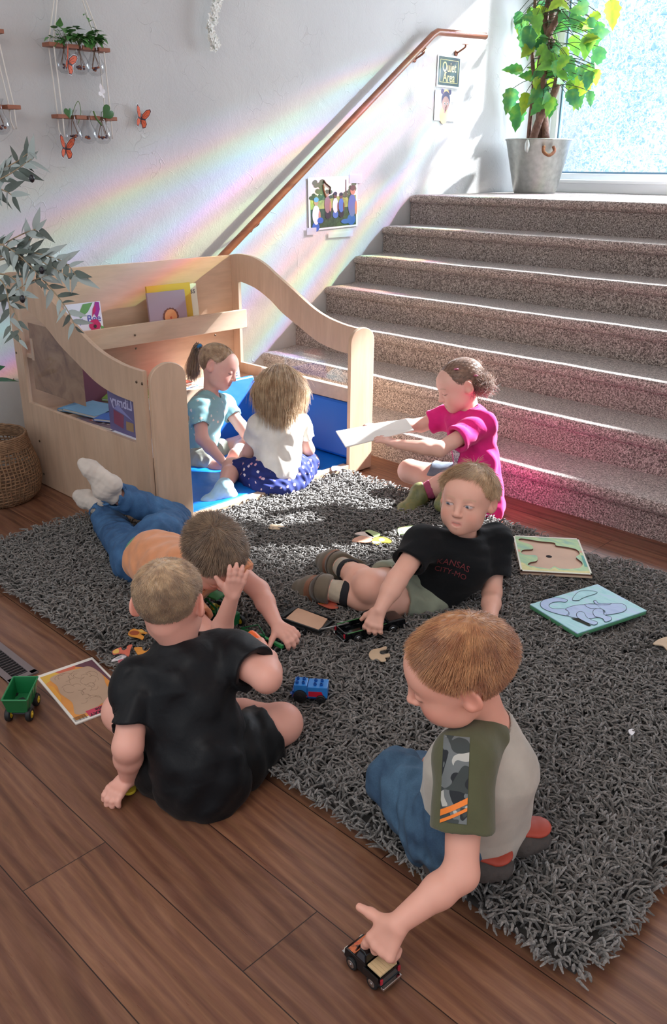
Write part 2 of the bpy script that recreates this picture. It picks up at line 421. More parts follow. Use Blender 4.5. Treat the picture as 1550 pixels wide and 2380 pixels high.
topc = [(XB, .915), (.32, .925), (.43, .917), (.52, .888), (.60, .845), (.71, .79), (.85, .718), (.95, .683), (1.05, .664), (1.12, .657), (XF, .655)]
openc = [(.31, .79), (.36, .785), (.45, .765), (.55, .722), (.64, .668), (.755, .617), (.88, .563), (1.0, .538), (1.135, .530)]
def side_panel(y0, flip):
    mb = rel(MB(), nook); n = 48
    tp = [p[:2] for p in smoothpts([(a, b, 0) for a, b in topc], 6)]; oc = [p[:2] for p in smoothpts([(a, b, 0) for a, b in openc], 6)]
    def at(c, x):
        xs = [p[0] for p in c]; return float(np.interp(x, xs, [p[1] for p in c]))
    def solid(xs, lo, hi):
        m = len(xs); vs = []
        for y in (y0, y0+TH):
            for x in xs: vs.append((x, y, lo(x))); vs.append((x, y, hi(x)))
        fs = []
        for i in range(m-1):
            a = 2*i; b = 2*i+2; o = 2*m
            fs += [(a, b, b+1, a+1), (o+a, o+a+1, o+b+1, o+b), (a+1, b+1, o+b+1, o+a+1), (a, o+a, o+b, b)]
        fs += [(0, 1, 2*m+1, 2*m), (2*m-2, 4*m-2, 4*m-1, 2*m-1)]
        mb.put(vs, fs)
    xo0, xo1 = openc[0][0], openc[-1][0]
    solid(np.linspace(XB, xo0, 5), lambda x: .004, lambda x: at(tp, x))
    solid(np.linspace(xo0, xo1, 40), lambda x: .004, lambda x: .372)
    solid(np.linspace(xo0, xo1, 40), lambda x: at(oc, x), lambda x: at(tp, x))
    solid(np.linspace(xo1, XF, 5), lambda x: .004, lambda x: at(tp, x))
    o = mb.build('side_panel', M_BIRCH, nook)
    g = rel(MB(), nook); ym = y0+TH/2
    xs = np.linspace(xo0-.006, xo1+.006, 30); vs = []
    for y in (ym-.002, ym+.002):
        for x in xs: vs += [(x, y, .368), (x, y, at(oc, min(max(x, xo0), xo1))+.005)]
    m = len(xs); fs = []
    for i in range(m-1):
        a = 2*i; b = a+2; q = 2*m
        fs += [(a, b, b+1, a+1), (q+a, q+a+1, q+b+1, q+b)]
    g.put(vs, fs); g.build('side_window', M_ACR, nook, label='clear acrylic window')
    return o
pa = side_panel(YA, 0); side_panel(YB, 1)
# posts on the front face with rounded tops
def post(y0, y1):
    c = (y0+y1)/2; r = (y1-y0)/2; pr = [(y0, .004), (y1, .004), (y1, .612)]
    pr += [(c+r*math.cos(PI*i/12), .614+.062*math.sin(PI*i/12)) for i in range(1, 12)]+[(y0, .612)]
    mb = rel(MB(), nook); mb.prism(pr, XF, XF+TH, fr=np.column_stack([(0, 1, 0), (0, 0, 1), (1, 0, 0)]))
    mb.build('post', M_BIRCH, nook, bevel=.003, smooth=35)
post(1.7135, 1.872); post(2.768, 2.925)
bb = rel(MB(), nook); bb.box((XB, YA+TH, .004), (XB+TH, YB, .915)); bb.build('back_panel', M_BIRCHX, nook, bevel=.0015)
lb = rel(MB(), nook); lb.box((.352, YA+TH, .562), (.37, YB, .655)); lb.build('ledge_board', M_BIRCHX, nook, bevel=.002)
sb2 = rel(MB(), nook); sb2.box((XB+TH, YA+TH, .568), (.352, YB, .586)); sb2.build('shelf', M_BIRCHX, nook, bevel=.0015)
bn = rel(MB(), nook); bn.box((.482, YA+TH, .02), (.50, YB, .335)); bn.box((XB+TH, YA+TH, .30), (.482, YB, .318)); bn.build('back_bench', M_BIRCHX, nook, bevel=.002)
b3 = rel(MB(), nook); b3.box((.50, YA+TH, .302), (1.19, 1.868, .318)); b3.box((.50, 1.851, .03), (1.19, 1.868, .302)); b3.build('side_bench', mat('white_laminate', '#dcdfe8', .3), nook, bevel=.002)
fr_ = rel(MB(), nook); fr_.box((1.19, 1.713, .022), (1.228, 2.768, .05)); fr_.build('front_sill', M_BIRCHX, nook, bevel=.003)
rr = rel(MB(), nook); rr.box((.50, 2.872, .31), (1.19, YB-.001, .376)); rr.build('side_rail', M_BIRCHX, nook, bevel=.002)
for (px, py) in ((317, 888), (330, 892), (92, 1025), (102, 1101), (38, 820), (32, 882)):
    p = P(px, py, y=YA-.001); mb = rel(MB(), nook); mb.lathe([(0, .003), (.0045, .002), (.0055, 0)], p, 10, fr=np.column_stack([(1, 0, 0), (0, 0, 1), (0, -1, 0)])); mb.build('screw', M_SCREW, nook, smooth=True)
for (px, py) in ((314, 779), (316, 810), (500, 779)):
    p = P(px, py, x=.371); mb = rel(MB(), nook); mb.lathe([(0, .003), (.0045, .002), (.0055, 0)], p, 10, fr=np.column_stack([(0, 1, 0), (0, 0, 1), (1, 0, 0)])); mb.build('screw', M_SCREW, nook, smooth=True)
# blue mats
M_BLUE = mat('blue_vinyl', '#0c62c8', .42, bump=(6, .25, .02))
M_BLUE2 = mat('bright_blue_vinyl', '#0a74d6', .38, bump=(5, .4, .03))
def cushion(name, prismpts, fr, org, h, m, **kw):
    mb = MB(); mb.prism(prismpts, 0, h, fr=fr, org=org); return mb.build(name, m, None, bevel=.012, bseg=3, smooth=50, **kw)
cushion('floor_mat', [(.505, 1.874), (1.186, 1.874), (1.186, 2.862), (.505, 2.862)], np.eye(3), (0, 0, .024), .028, M_BLUE2, label='bright blue vinyl floor mat lying inside the reading nook', cat='mat')
a = math.radians(14); cushion('seat_cushion', [(.86, 0), (1.183, 0), (1.183, .258), (.86, .258)], np.column_stack([(1, 0, 0), (0, math.sin(a)*.9, math.cos(a)), (0, -math.cos(a), math.sin(a))]), (0, 2.835, .054), .03, M_BLUE, label='blue vinyl cushion propped upright against the right side of the nook beside the post', cat='cushion')
a = math.radians(16); cushion('seat_cushion', [(2.50, 0), (2.80, 0), (2.80, .30), (2.50, .30)], np.column_stack([(0, 1, 0), (-math.sin(a), 0, math.cos(a)), (math.cos(a), 0, math.sin(a))]), (.585, 0, .06), .03, M_BLUE, label='blue vinyl cushion leaning against the bench at the back of the nook', cat='cushion')

# ---------------------------------------------------------------- books
M_PAGE = mat('page_block', '#e9e3d4', .8)
def book(name, org, fr, w, h, th, cover, art=None, **kw):
    """fr columns: width dir, height dir, outward normal; org = lower left corner of the cover front"""
    root = empty(name, tuple(org), **kw)
    mc = mat('cover_'+cover.strip('#'), cover, .4)
    def loc(mb): mb.M = Matrix.Translation(-Vector(tuple(map(float, org)))); return mb
    o = v3(org); b = loc(MB())
    for zz in (0, -th+.002): b.prism([(0, 0), (w, 0), (w, h), (0, h)], zz-.002, zz, fr=fr, org=o)
    b.prism([(-.002, 0), (0, 0), (0, h), (-.002, h)], -th, 0, fr=fr, org=o)
    b.build('cover', mc, root, bevel=.0006)
    pg = loc(MB()); pg.prism([(.0, .003), (w-.003, .003), (w-.003, h-.003), (.0, h-.003)], -th+.002, -.002, fr=fr, org=o); pg.build('pages', M_PAGE, root)
    if art:
        mb = loc(MB()); mats = art(mb, o, fr, w, h); mb.build('cover_art', mats, root)
    return root
def blob(mb, o, fr, c, pts, mi, lift=.0008):
    mb.put([v3(o)+fr@v3((c[0]+x, c[1]+y, lift)) for x, y in pts], [tuple(range(len(pts)))], mi)
def circ(r, n=18, ry=None, a0=0, a1=2*PI): return [(r*math.cos(a0+(a1-a0)*i/n), (ry or r)*math.sin(a0+(a1-a0)*i/n)) for i in range(n)]
FY = np.column_stack([(0, 1, 0), (-.10, 0, .995), (.995, 0, .10)])   # leaning on the back panel, facing the room
def art_bee(mb, o, fr, w, h):
    put_text(mb, 'Busy', o+fr@v3((w*.22, h*.60, 0)), fr, .040, 0, .0004); put_text(mb, 'Bee', o+fr@v3((w*.76, h*.60, 0)), fr, .046, 0, .0006)
    for k in range(6): blob(mb, o, fr, (w*.76+.014*math.cos(k*PI/3), .080+.012*math.sin(k*PI/3)), circ(.016), 1, .0008+k*.00003)
    blob(mb, o, fr, (w*.76, .076), circ(.008), 4, .0015)
    blob(mb, o, fr, (w*.5, h-.05), [(-.03, 0), (.0, .045), (.05, .048), (.02, .01), (-.02, -.015)], 2)
    blob(mb, o, fr, (w*.85, h-.045), [(0, -.028), (.02, .01), (.02, .042), (.0, .045), (-.016, .0)], 3, .001)
    blob(mb, o, fr, (w*.78, h-.04), [(-.012, -.025), (.01, .0), (.012, .03), (-.004, .01)], 1, .0013)
    blob(mb, o, fr, (w*.92, .06), [(-.005, .02), (.015, .01), (.016, -.02), (.004, -.01)], 2)
    return [mat('ink_blue_violet', '#5a5bb0', .5), mat('ink_magenta', '#c62366', .5), mat('ink_leaf_green', '#6aa35c', .5), mat('ink_purple', '#a02c93', .5), mat('ink_dark', '#3a2530', .5)]
book('picture_book', (.345, 1.905, .59), FY, .175, .182, .012, '#e6eaf4', art_bee, label='white picture book with purple and green petals and the word Bee on the ledge', cat='book', group='books standing on the nook ledge')
def art_face(mb, o, fr, w, h):
    c = (w*.55, .075)
    for k in range(16): blob(mb, o, fr, (c[0]+.037*math.cos(k*PI/8), c[1]+.034*math.sin(k*PI/8)), circ(.010, 8), 0)
    blob(mb, o, fr, c, circ(.036), 1, .001); blob(mb, o, fr, (c[0], c[1]-.004), circ(.006), 2, .0012)
    return [mat('ink_brown_curls', '#7a4438', .5), mat('ink_orange', '#e2935e', .5), mat('ink_red_nose', '#c7553a', .5)]
book('picture_book', (.352, 2.328, .589), FY, .215, .195, .010, '#a58a94', art_face, label='mauve picture book with a round orange face, front one on the ledge', cat='book', group='books standing on the nook ledge')
book('picture_book', (.330, 2.345, .589), FY, .25, .222, .012, '#d2a637', None, label='yellow-gold picture book behind the mauve one on the ledge', cat='book', group='books standing on the nook ledge')
def art_ess(mb, o, fr, w, h):
    put_text(mb, 'ess', o+fr@v3((w-.035, h-.035, 0)), fr, .04, 0, .0006)
    return [mat('ink_grey', '#6d6a66', .5)]
book('picture_book', (.312, 2.475, .589), FY, .17, .212, .010, '#e9e2cc', art_ess, label='cream picture book with the letters ess, hindmost by the yellow one on the ledge', cat='book', group='books standing on the nook ledge')
# lying and leaning books on the benches
def flatbook(p, ang, w, h, th, col, tilt=0, tx=0, **kw):
    f = np.array(Matrix.Rotation(ang, 3, 'Z') @ Matrix.Rotation(tilt, 3, 'Y') @ Matrix.Rotation(tx, 3, 'X')); return book('picture_book', v3(p), f, w, h, th, col, kw.pop('art', None), **kw)
def art_comic(mb, o, fr, w, h):
    rg = random.Random(3); 
    for k in range(26): blob(mb, o, fr, (rg.uniform(.02, w-.03), rg.uniform(.02, h-.02)), circ(rg.uniform(.006, .018), 7, rg.uniform(.005, .012)), k % 4, .0007+k*.00002)
    return [mat('ink_comic_red', '#b8484a', .5), mat('ink_comic_white', '#eee6e0', .5), mat('ink_comic_green', '#6d7f56', .5), mat('ink_comic_dark', '#43364a', .5)]
G2 = 'picture books lying on the nook bench'
flatbook((.36, 1.80, .335), .35, .22, .17, .012, '#5b9fd0', label='light blue picture book lying at the wall end of the bench under the window', cat='book', group=G2)
flatbook((.42, 1.79, .350), .15, .21, .17, .012, '#7fb6dc', label='pale blue picture book lying on top of the light blue one on the bench', cat='book', group=G2)
flatbook((.56, 1.78, .332), .1, .22, .15, .012, '#7d6a78', art=art_comic, label='picture book with crowded red and white drawings lying on the side bench', cat='book', group=G2)
flatbook((.66, 1.80, .350), .5, .14, .13, .012, '#3f74c4', label='small bright blue picture book lying beside the crowded cover on the bench', cat='book', group=G2)
flatbook((.45, 2.02, .335), .2, .2, .16, .014, '#e6e6df', tx=.15, label='white picture book lying askew at the back of the bench', cat='book', group=G2)
flatbook((.40, 2.00, .352), .5, .2, .13, .012, '#7fae3c', tx=.2, label='lime green and yellow picture book lying on the white one', cat='book', group=G2)
mb_fr = np.column_stack([unit((.25, 1, 0)), (0, 0, 1), np.cross(unit((.25, 1, 0)), (0, 0, 1))])
book('picture_book', (.345, 1.93, .325), mb_fr, .19, .17, .014, '#7b3550', None, label='maroon picture book standing upright at the back of the nook bench', cat='book', group=G2)
G3 = 'books on the bench behind the ponytail girl'
for k, (c, lb) in enumerate((('#c9533f', 'red'), ('#e5e0d6', 'off-white'), ('#4a86c2', 'blue'))):
    flatbook((.29+k*.012, 2.27+k*.01, .334+(2-k)*.015), .1*k, .17, .2, .013, c, label=lb+' picture book in the short stack beside the ponytail', cat='book', group=G3)
def art_code(mb, o, fr, w, h):
    for k in range(3):
        for j in range(2): blob(mb, o, fr, (w-.03+j*.012, h-.03-k*.012), [(-.005, -.004), (.005, -.004), (.005, .004), (-.005, .004)], 0)
    return [mat('ink_grey_block', '#7a7d84', .5)]
book('picture_book', (.47, 2.60, .335), np.column_stack([(.1, .99, .0), (-.15, 0, .99), (.98, -.1, .15)]), .15, .075, .01, '#d9dbe4', art_code, label='white booklet with grey squares leaning at the bench edge by the girls', cat='book')
# sheets taped inside the side window
def m_sheet():
    t = NT('sunfaded_brown_sheet'); v = t.coord('Object', (1, 1, 1)); n = t.noise(v, 9, 5, .6, 1.5); m = t.noise(v, 4, 3)
    c = t.ramp(n.outputs['Fac'], [(.3, srgb('#7d6353')), (.5, srgb('#a58468')), (.7, srgb('#b89a7a'))]); c = t.mix(t.math('MULTIPLY', m.outputs['Fac'], .4), c, srgb('#8d5f55'))
    t.set(Base_Color=c, Roughness=.5); return t.m
def sheet(name, org, fr, w, h, m, art=None, th=.0012, **kw):
    root = MB(); root.prism([(0, 0), (w, 0), (w, h), (0, h)], -th, 0, fr=fr, org=org)
    mats = [m]
    if art:
        add = MB(); am = art(add, v3(org), fr, w, h); root.put(add.v, add.f); root.m[-len(add.f):] = [x+1 for x in add.m]; mats += am
    return root.build(name, mats, None, **kw)
FXm = np.column_stack([(1, 0, 0), (0, 0, 1), (0, -1, 0)])
sheet('picture_sheet', (.345, YA+TH+.004, .435), FXm, .41, .285, m_sheet(), label='large sun-faded brown picture sheet taped behind the nook side window', cat='poster')
def art_lib(mb, o, fr, w, h):
    put_text(mb, 'Library', o+fr@v3((w*.46, h-.045, 0)), fr, .052, 0, .0012, mirror=True)
    mb.put([o+fr@v3((x, y, .0007)) for x, y in ((.03, .03), (.095, .02), (.105, .075), (.035, .085))], [(0, 1, 2, 3)], 1)
    mb.put([o+fr@v3((x, y, .0009)) for x, y in ((.115, .02), (.165, .02), (.168, .055), (.118, .055))], [(0, 1, 2, 3)], 2)
    mb.put([o+fr@v3((x, y, .0008)) for x, y in ((.035, .09), (.10, .08), (.17, .062), (.12, .085), (.07, .11))], [(0, 1, 2, 3, 4)], 3)
    return [mat('ink_pale_lilac', '#c9c3e2', .5), mat('ink_dull_red', '#8e4660', .5), mat('ink_ochre', '#a58459', .5), mat('ink_lilac_line', '#8f8fc4', .5)]
sheet('library_sheet', (.925, YA+TH+.004, .378), FXm, .2, .165, mat('violet_paper', '#6a628f', .5), art_lib, label='violet sheet reading Library in mirror writing behind the side window by the post', cat='poster')
# woven basket
bk = empty('woven_basket', (.30, 1.46, 0), label='brown open-weave seagrass basket standing on the floor left of the nook', cat='basket')
M_ROPE = mat('seagrass_cord', '#8b6b50', .85, bump=(160, .8, .003), var=.3, vscale=40)
BC = v3((.355, 1.475, 0)); prof = [(.0, .150), (.03, .180), (.09, .192), (.15, .187), (.20, .17), (.25, .155), (.285, .148)]
def brad(z): return float(np.interp(z, [p[0] for p in prof], [p[1] for p in prof]))
mbk = rel(MB(), bk); rows = 17
for i in range(rows):
    z = .006+.225*i/(rows-1); r = brad(z)
    mbk.tube([BC+v3(((r+.002*math.sin(k*2.1+i))*math.cos(2*PI*k/40), (r+.002*math.sin(k*2.1+i))*math.sin(2*PI*k/40), z+.0018*math.sin(k*1.7+i*2))) for k in range(41)], .0036, 5, cap=False)
for k in range(64):
    a = 2*PI*k/64; mbk.tube([BC+v3(((brad(z)+.001)*math.cos(a+.02*math.sin(z*60+k)), (brad(z)+.001)*math.sin(a+.02*math.sin(z*60+k)), z)) for z in np.linspace(.004, .235, 10)], .0030, 5, cap=False)
mbk.build('woven_side', M_ROPE, bk, smooth=True)
mr = rel(MB(), bk)
for i in range(8):
    z = .235+.007*i; r = brad(z)+.001
    mr.tube([BC+v3(((r+.0016*math.sin(k*2.9+i))*math.cos(2*PI*k/60), (r+.0016*math.sin(k*2.9+i))*math.sin(2*PI*k/60), z+.001*math.sin(k*2.3+i*2))) for k in range(61)], .0046, 6, cap=False)
mr.build('braided_rim', M_ROPE, bk, smooth=True)
mf = rel(MB(), bk); mf.lathe([(0, .002), (.15, .002), (.15, .008), (0, .008)], BC, 24); mf.build('basket_base', M_ROPE, bk)
# ================================================================ plants and wall decoration
M_ROPEW = mat('white_cotton_cord', '#e6e2da', .8)
M_RED = wood('red_brown_wood', '#8a5440', '#a86c52', 14, .5, 1)
def m_glass():
    t = NT('clear_glass'); g = t.add('ShaderNodeBsdfGlossy'); g.inputs['Roughness'].default_value = .03
    tr = t.add('ShaderNodeBsdfTransparent'); tr.inputs['Color'].default_value = (.93, .94, .95, 1)
    lw = t.add('ShaderNodeLayerWeight'); lw.inputs['Blend'].default_value = .35
    mx = t.add('ShaderNodeMixShader'); t.ln(t.math('MULTIPLY', lw.outputs['Facing'], .55), mx.inputs[0]); t.ln(tr.outputs[0], mx.inputs[1]); t.ln(g.outputs[0], mx.inputs[2])
    t.ln(mx.outputs[0], t.out.inputs['Surface']); return t.m
M_GLASS = m_glass()
M_LEAFD = mat('ivy_leaf_green', '#558a4a', .45, var=.35, vscale=30)
M_STEMG = mat('green_stem', '#5f7d45', .6)
M_ROOT = mat('brown_root', '#7a5a44', .8)
M_PEB = mat('dark_pebbles', '#5b4654', .35, var=.6, vscale=60)
def leaf(mb, c, d, up, L, W, mi=0, heart=False, fold=.25, seg=6, serr=0, droop=.2):
    """a folded leaf blade: two rows of quads each side of the midrib"""
    d = unit(d); s = unit(np.cross(d, up)); u = np.cross(s, d); vs = []; c = v3(c)
    for i in range(seg+1):
        t = i/seg
        w = (math.sin(PI*min(1, t*.98+.02)**(.62 if not heart else .38)))*W/2
        if serr and i not in (0, seg): w *= 1+serr*(1 if i % 2 else -1)
        b = c+d*L*(t-(.12*0 if not heart else 0))-u*droop*L*t*t
        vs += [b-s*w+u*fold*w, b, b+s*w+u*fold*w]
    fs = []
    for i in range(seg):
        a = 3*i; fs += [(a, a+1, a+4, a+3), (a+1, a+2, a+5, a+4)]
    mb.put(vs, fs, mi)
def bulb(c, plant, lb, first=False, scale=1.0, **kw):
    """teardrop hanging vase with roots, pebbles and its cutting; c = centre of the neck at shelf height"""
    o = empty('bulb_vase', tuple(c), label=lb, cat='vase', **kw); c = v3(c)
    prof = [(r_*1.16, z_*1.12) for r_, z_ in [(0, -.098), (.018, -.095), (.030, -.083), (.034, -.068), (.030, -.048), (.018, -.025), (.013, -.008), (.014, .012), (.021, .022), (.0215, .0245)]]
    g = rel(MB(), o); g.lathe(prof, c, 20, cap=False); g.build('glass', M_GLASS, o, smooth=True)
    p = rel(MB(), o); rg = random.Random(int(c[1]*1000))
    for k in range(11):
        a = rg.uniform(0, 6.28); r = rg.uniform(0, .02); p.ell(c+v3((r*math.cos(a), r*math.sin(a), -.088+rg.uniform(0, .012)+r*.2)), (.007, .006, .0045), seg=7, rings=4, mi=k % 2)
    p.build('pebbles', [M_PEB, mat('orange_pebbles', '#a8603f', .5)], o, smooth=True, kind='stuff')
    if plant:
        r_ = rel(MB(), o)
        for k in range(6):
            a = rg.uniform(0, 6.28); q = [c+v3((0, 0, -.005)), c+v3((.006*math.cos(a), .006*math.sin(a), -.03)), c+v3((.02*math.cos(a+.4), .02*math.sin(a+.4), -.06-rg.uniform(0, .02)))]
            r_.tube(smoothpts(q, 4), .0011, 4)
        r_.build('roots', M_ROOT, o)
    return o
def shelf_planter(name, xy, ztop, halfw, lb, tiers=(0, -.277), apex=None, shift=(0, .008)):
    o = empty(name, (xy[0], xy[1], ztop), label=lb, cat='hanging planter')
    x, y = xy
    for k, dz in enumerate(tiers):
        yy = y+shift[k]; b = rel(MB(), o); n = 3 if True else 0
        b.box((x-.028, yy-halfw, ztop+dz), (x-.006, yy+halfw, ztop+dz+.016))
        xs = [-halfw, -halfw*.50, -halfw*.42, -halfw*.02]
        seg = [(-1, -.56), (-.44, -.05), (.07, .46), (.62, 1.0)] if k == 0 else [(-1, -.60), (-.40, -.06), (.06, .40), (.60, 1.0)]
        for a, c_ in seg: b.box((x-.007, yy+halfw*a, ztop+dz), (x+.032, yy+halfw*c_, ztop+dz+.016))
        b.build('wooden_shelf', M_RED, o, bevel=.0012)
    ap = apex or (x-.035, y-.0, ztop+.42)
    for sy in (-1, 1):
        for sx in (-.020, .022):
            y0, y1 = y+shift[0]+sy*halfw*.82, y+shift[1]+sy*halfw*.82
            r = rel(MB(), o)
            r.tube([ap, v3((x+sx, y0, ztop+.016)), v3((x+sx, y0, ztop)), v3((x+sx+.001, (y0+y1)/2, ztop+tiers[1]/2)), v3((x+sx, y1, ztop+tiers[1]+.016)), v3((x+sx, y1, ztop+tiers[1]-.045)), v3((x+sx*.6, y1+.006, ztop+tiers[1]-.075))], .0030, 6)
            for zz in (ztop+.018, ztop-.003, ztop+tiers[1]-.003): r.ell((x+sx, y0 if zz > ztop-.1 else y1, zz), (.005, .005, .004), seg=8, rings=5)
            r.build('cord', M_ROPEW, o, smooth=True)
    return o
SY = 2.238; SZ = 1.802
SH = shelf_planter('hanging_shelf', (.065, SY), SZ, .148, 'two-tier red-brown wooden shelf hanging on white cords on the white wall')
rgp = random.Random(5)
for k, (dy, nm) in enumerate(((-.073, 'left'), (.0, 'middle'), (.075, 'right'))):
    c = (.080, SY+dy+.002, SZ+.010)
    o = bulb(c, True, f'teardrop glass vase with ivy cuttings, {nm} of the upper shelf', group='vases on the upper hanging shelf')
    mb = rel(MB(), o); ms = rel(MB(), o)
    for j in range(17):
        a = rgp.uniform(0, 6.28); L = rgp.uniform(.03, .085); tip = v3(c)+v3((abs(math.cos(a))*L*.55+.0, math.sin(a)*L*.8, .02+L*rgp.uniform(.0, .62)))
        ms.tube(smoothpts([v3(c)+v3((0, 0, 0)), (v3(c)+tip)/2+v3((0, 0, .018)), tip], 4), .0012, 4)
        for q in range(2): leaf(mb, tip+v3((rgp.uniform(-.012, .012), rgp.uniform(-.015, .015), rgp.uniform(-.01, .01))), (rgp.uniform(.2, 1), rgp.uniform(-1, 1), rgp.uniform(-.5, .5)), (0, 0, 1), .040, .032, 0, True)
    if k == 2:
        v = smoothpts([v3(c), v3(c)+v3((.01, .0, .05)), v3(c)+v3((.0, -.015, .10)), v3(c)+v3((.0, -.03, .135))], 5); ms.tube(v, .0012, 4)
        for q in v[6::2]: leaf(mb, q, (.4, rgp.uniform(-1, 1), rgp.uniform(-.3, .5)), (0, 0, 1), .026, .013)
    mb.build('leaves', M_LEAFD, o, smooth=True, kind='stuff'); ms.build('stems', M_STEMG, o, kind='stuff')
M_POTHOS = mat('heart_leaf_green', '#3c6a38', .35, var=.2, vscale=10)
for k, (dy, nm) in enumerate(((-.072, 'left'), (.001, 'middle'), (.075, 'right'))):
    c = (.080, SY+dy+.008, SZ-.277+.010)
    o = bulb(c, k != 1, ('teardrop glass vase with a heart-leaf cutting, %s of the lower shelf' % nm) if k != 1 else 'teardrop glass vase without a leaf, middle of the lower shelf', group='vases on the lower hanging shelf')
    if k == 1: continue
    lf = P(160, 262, x=.10) if k == 0 else P(251, 262, x=.11)
    mb = rel(MB(), o); pts = []; W = .022 if k == 0 else .033
    fr = frame((.25, 0, 1) if k == 0 else (.0, .1, 1), (1, 0, 0)); fr = np.column_stack([(0, 1, 0), (0, 0, 1), (1, 0, 0)])
    for i in range(24):
        a = 2*PI*i/24; x = math.sin(a)**3; y = (13*math.cos(a)-5*math.cos(2*a)-2*math.cos(3*a)-math.cos(4*a))/16
        pts.append((x*W*.95, y*W*1.12))
    ang = .1 if k == 0 else -.9; ca, sa = math.cos(ang), math.sin(ang)
    vs = [lf+fr@v3((0, 0, .004))]+[lf+fr@v3((u*ca-v*sa, u*sa+v*ca, -abs(u)*.25)) for u, v in pts]
    mb.put(vs, [(0, i+1, (i+1) % 24+1) for i in range(24)])
    mb.build('heart_leaf', M_POTHOS, o, smooth=True)
    ms = rel(MB(), o); ms.tube(smoothpts([v3(c)+v3((0, 0, -.01)), v3(c)+v3((.01, 0, .025)), lf+v3((-.003, 0, -.012))], 5), .0013, 5)
    if k == 0:
        ms.tube(smoothpts([v3(c), P(175, 245, x=.09), P(183, 236, x=.09), P(188, 262, x=.09), P(182, 287, x=.10)], 5), .0014, 5)
    else: ms.tube(smoothpts([v3(c)+v3((0, 0, -.03)), P(224, 275, x=.1), P(217, 258, x=.1)], 5), .004, 6)
    ms.build('stem', M_STEMG, o, smooth=True)
# second planter, only its edge shows at the left of the picture
S2 = shelf_planter('hanging_shelf', (.065, 1.91-.148+.02), 1.828, .148, 'wooden hanging shelf cut off by the left edge of the view', tiers=(0, -.277), shift=(-.035, .0))
c = P(5, 268, x=.08); o = bulb((.080, float(c[1])-.012, 1.828-.277+.01), True, 'glass vase with dark roots on the cut-off shelf at the left edge')
mb = rel(MB(), o); leaf(mb, v3(o.location)+v3((.0, -.02, .02)), (.2, .3, 1), (1, 0, 0), .05, .035, 0, True); mb.build('heart_leaf', M_POTHOS, o, smooth=True)
# paper butterflies
M_BFO = mat('butterfly_orange', '#d8613a', .6); M_BFK = mat('butterfly_black', '#3b2a33', .6); M_BFW = mat('butterfly_paper_white', '#e9e6e8', .7)
def butterfly(c, ang, size, lb, tilt=0.0, white=False, half=False):
    o = empty('paper_butterfly', tuple(c), label=lb, cat='butterfly decoration', group='paper butterflies on the wall')
    base = Matrix.Rotation(tilt, 3, 'Z') @ Matrix.Rotation(ang, 3, 'X'); base = np.array(base)
    fore = [(.0, .0), (.05, .28), (.28, .62), (.52, .72), (.58, .6), (.50, .32), (.30, .04)]; hind = [(.0, .0), (.3, .04), (.42, -.18), (.36, -.42), (.18, -.5), (.04, -.22)]
    sides = ((1, .35), (-1, .30)) if not half else ((1, .25),)
    for s, fold in sides:
        u = base@v3((math.sin(fold), s*math.cos(fold), 0)); v = base@v3((0, 0, 1)); n = np.cross(u, v)
        mb = rel(MB(), o)
        for shp in (fore, hind):
            for grow, mi, lf in ((1.12, 2, 0), (1.0, 1, .0006), (.82, 0, .0012)):
                cx = sum(p[0] for p in shp)/len(shp); cy = sum(p[1] for p in shp)/len(shp)
                if white and mi < 2: continue
                mb.put([v3(c)+size*(u*(cx+(a-cx)*grow)+v*(cy+(b-cy)*grow))+n*lf*s*(1 if s > 0 else 1) for a, b in shp], [tuple(range(len(shp)))], mi)
        if not white:
            for e in [(.35, .5), (.42, .35), (.2, .3), (.3, -.2), (.2, -.4)]:
                mb.tube([v3(c)+n*lf, v3(c)+size*(u*e[0]+v*e[1])+n*.0015*s], .0006, 4, 1)
        mb.build('wing', [M_BFO, M_BFK, M_BFW], o)
    b = rel(MB(), o); b.tube([v3(c)-base@v3((0, 0, size*.3)), v3(c)+base@v3((0, 0, size*.32))], .0016, 6); b.build('butterfly_body', M_BFW if white else M_BFK, o)
    return o
butterfly(P(157, 146, x=.125), -.5, .085, 'orange and black paper butterfly in front of the upper left glass vase', .6)
butterfly(P(327, 277, x=.012), -.25, .078, 'orange and black paper butterfly alone on the wall right of the planter', .1)
butterfly(P(152, 347, x=.075), -.15, .078, 'orange and black paper butterfly at the lower end of a white cord', .2)
butterfly(P(236, 215, x=.095), 1.2, .045, 'white paper butterfly clipped on the right cords between the shelves', .5, True)
# white trailing flowers
vn = empty('flower_garland', tuple(P(495, 40, x=.05)), label='white trailing flower garland hanging down from above on the wall', cat='artificial flowers')
M_PETAL = mat('white_petal', '#eef0ea', .6); mb = rel(MB(), vn); mst = rel(MB(), vn)
path = smoothpts([P(497, -30, x=.05), P(500, 10, x=.06), P(490, 60, x=.055), P(497, 112, x=.05)], 8); mst.tube(path, .0016, 5)
for q in path[2:]:
    for k in range(5):
        cc = q+v3((rgp.uniform(0, .02), rgp.uniform(-.025, .025), rgp.uniform(-.01, .01))); a0 = rgp.uniform(0, 6)
        for j in range(4): leaf(mb, cc, (rgp.uniform(0, .8), math.cos(a0+j*1.57), math.sin(a0+j*1.57)), (1, 0, 0), .015, .012, 0, False, .2, 3)
        mst.tube([q, cc], .0008, 4)
mb.build('blossoms', M_PETAL, vn, smooth=True, kind='stuff'); mst.build('stem', mat('pale_green_stem', '#a9b88f', .6), vn)
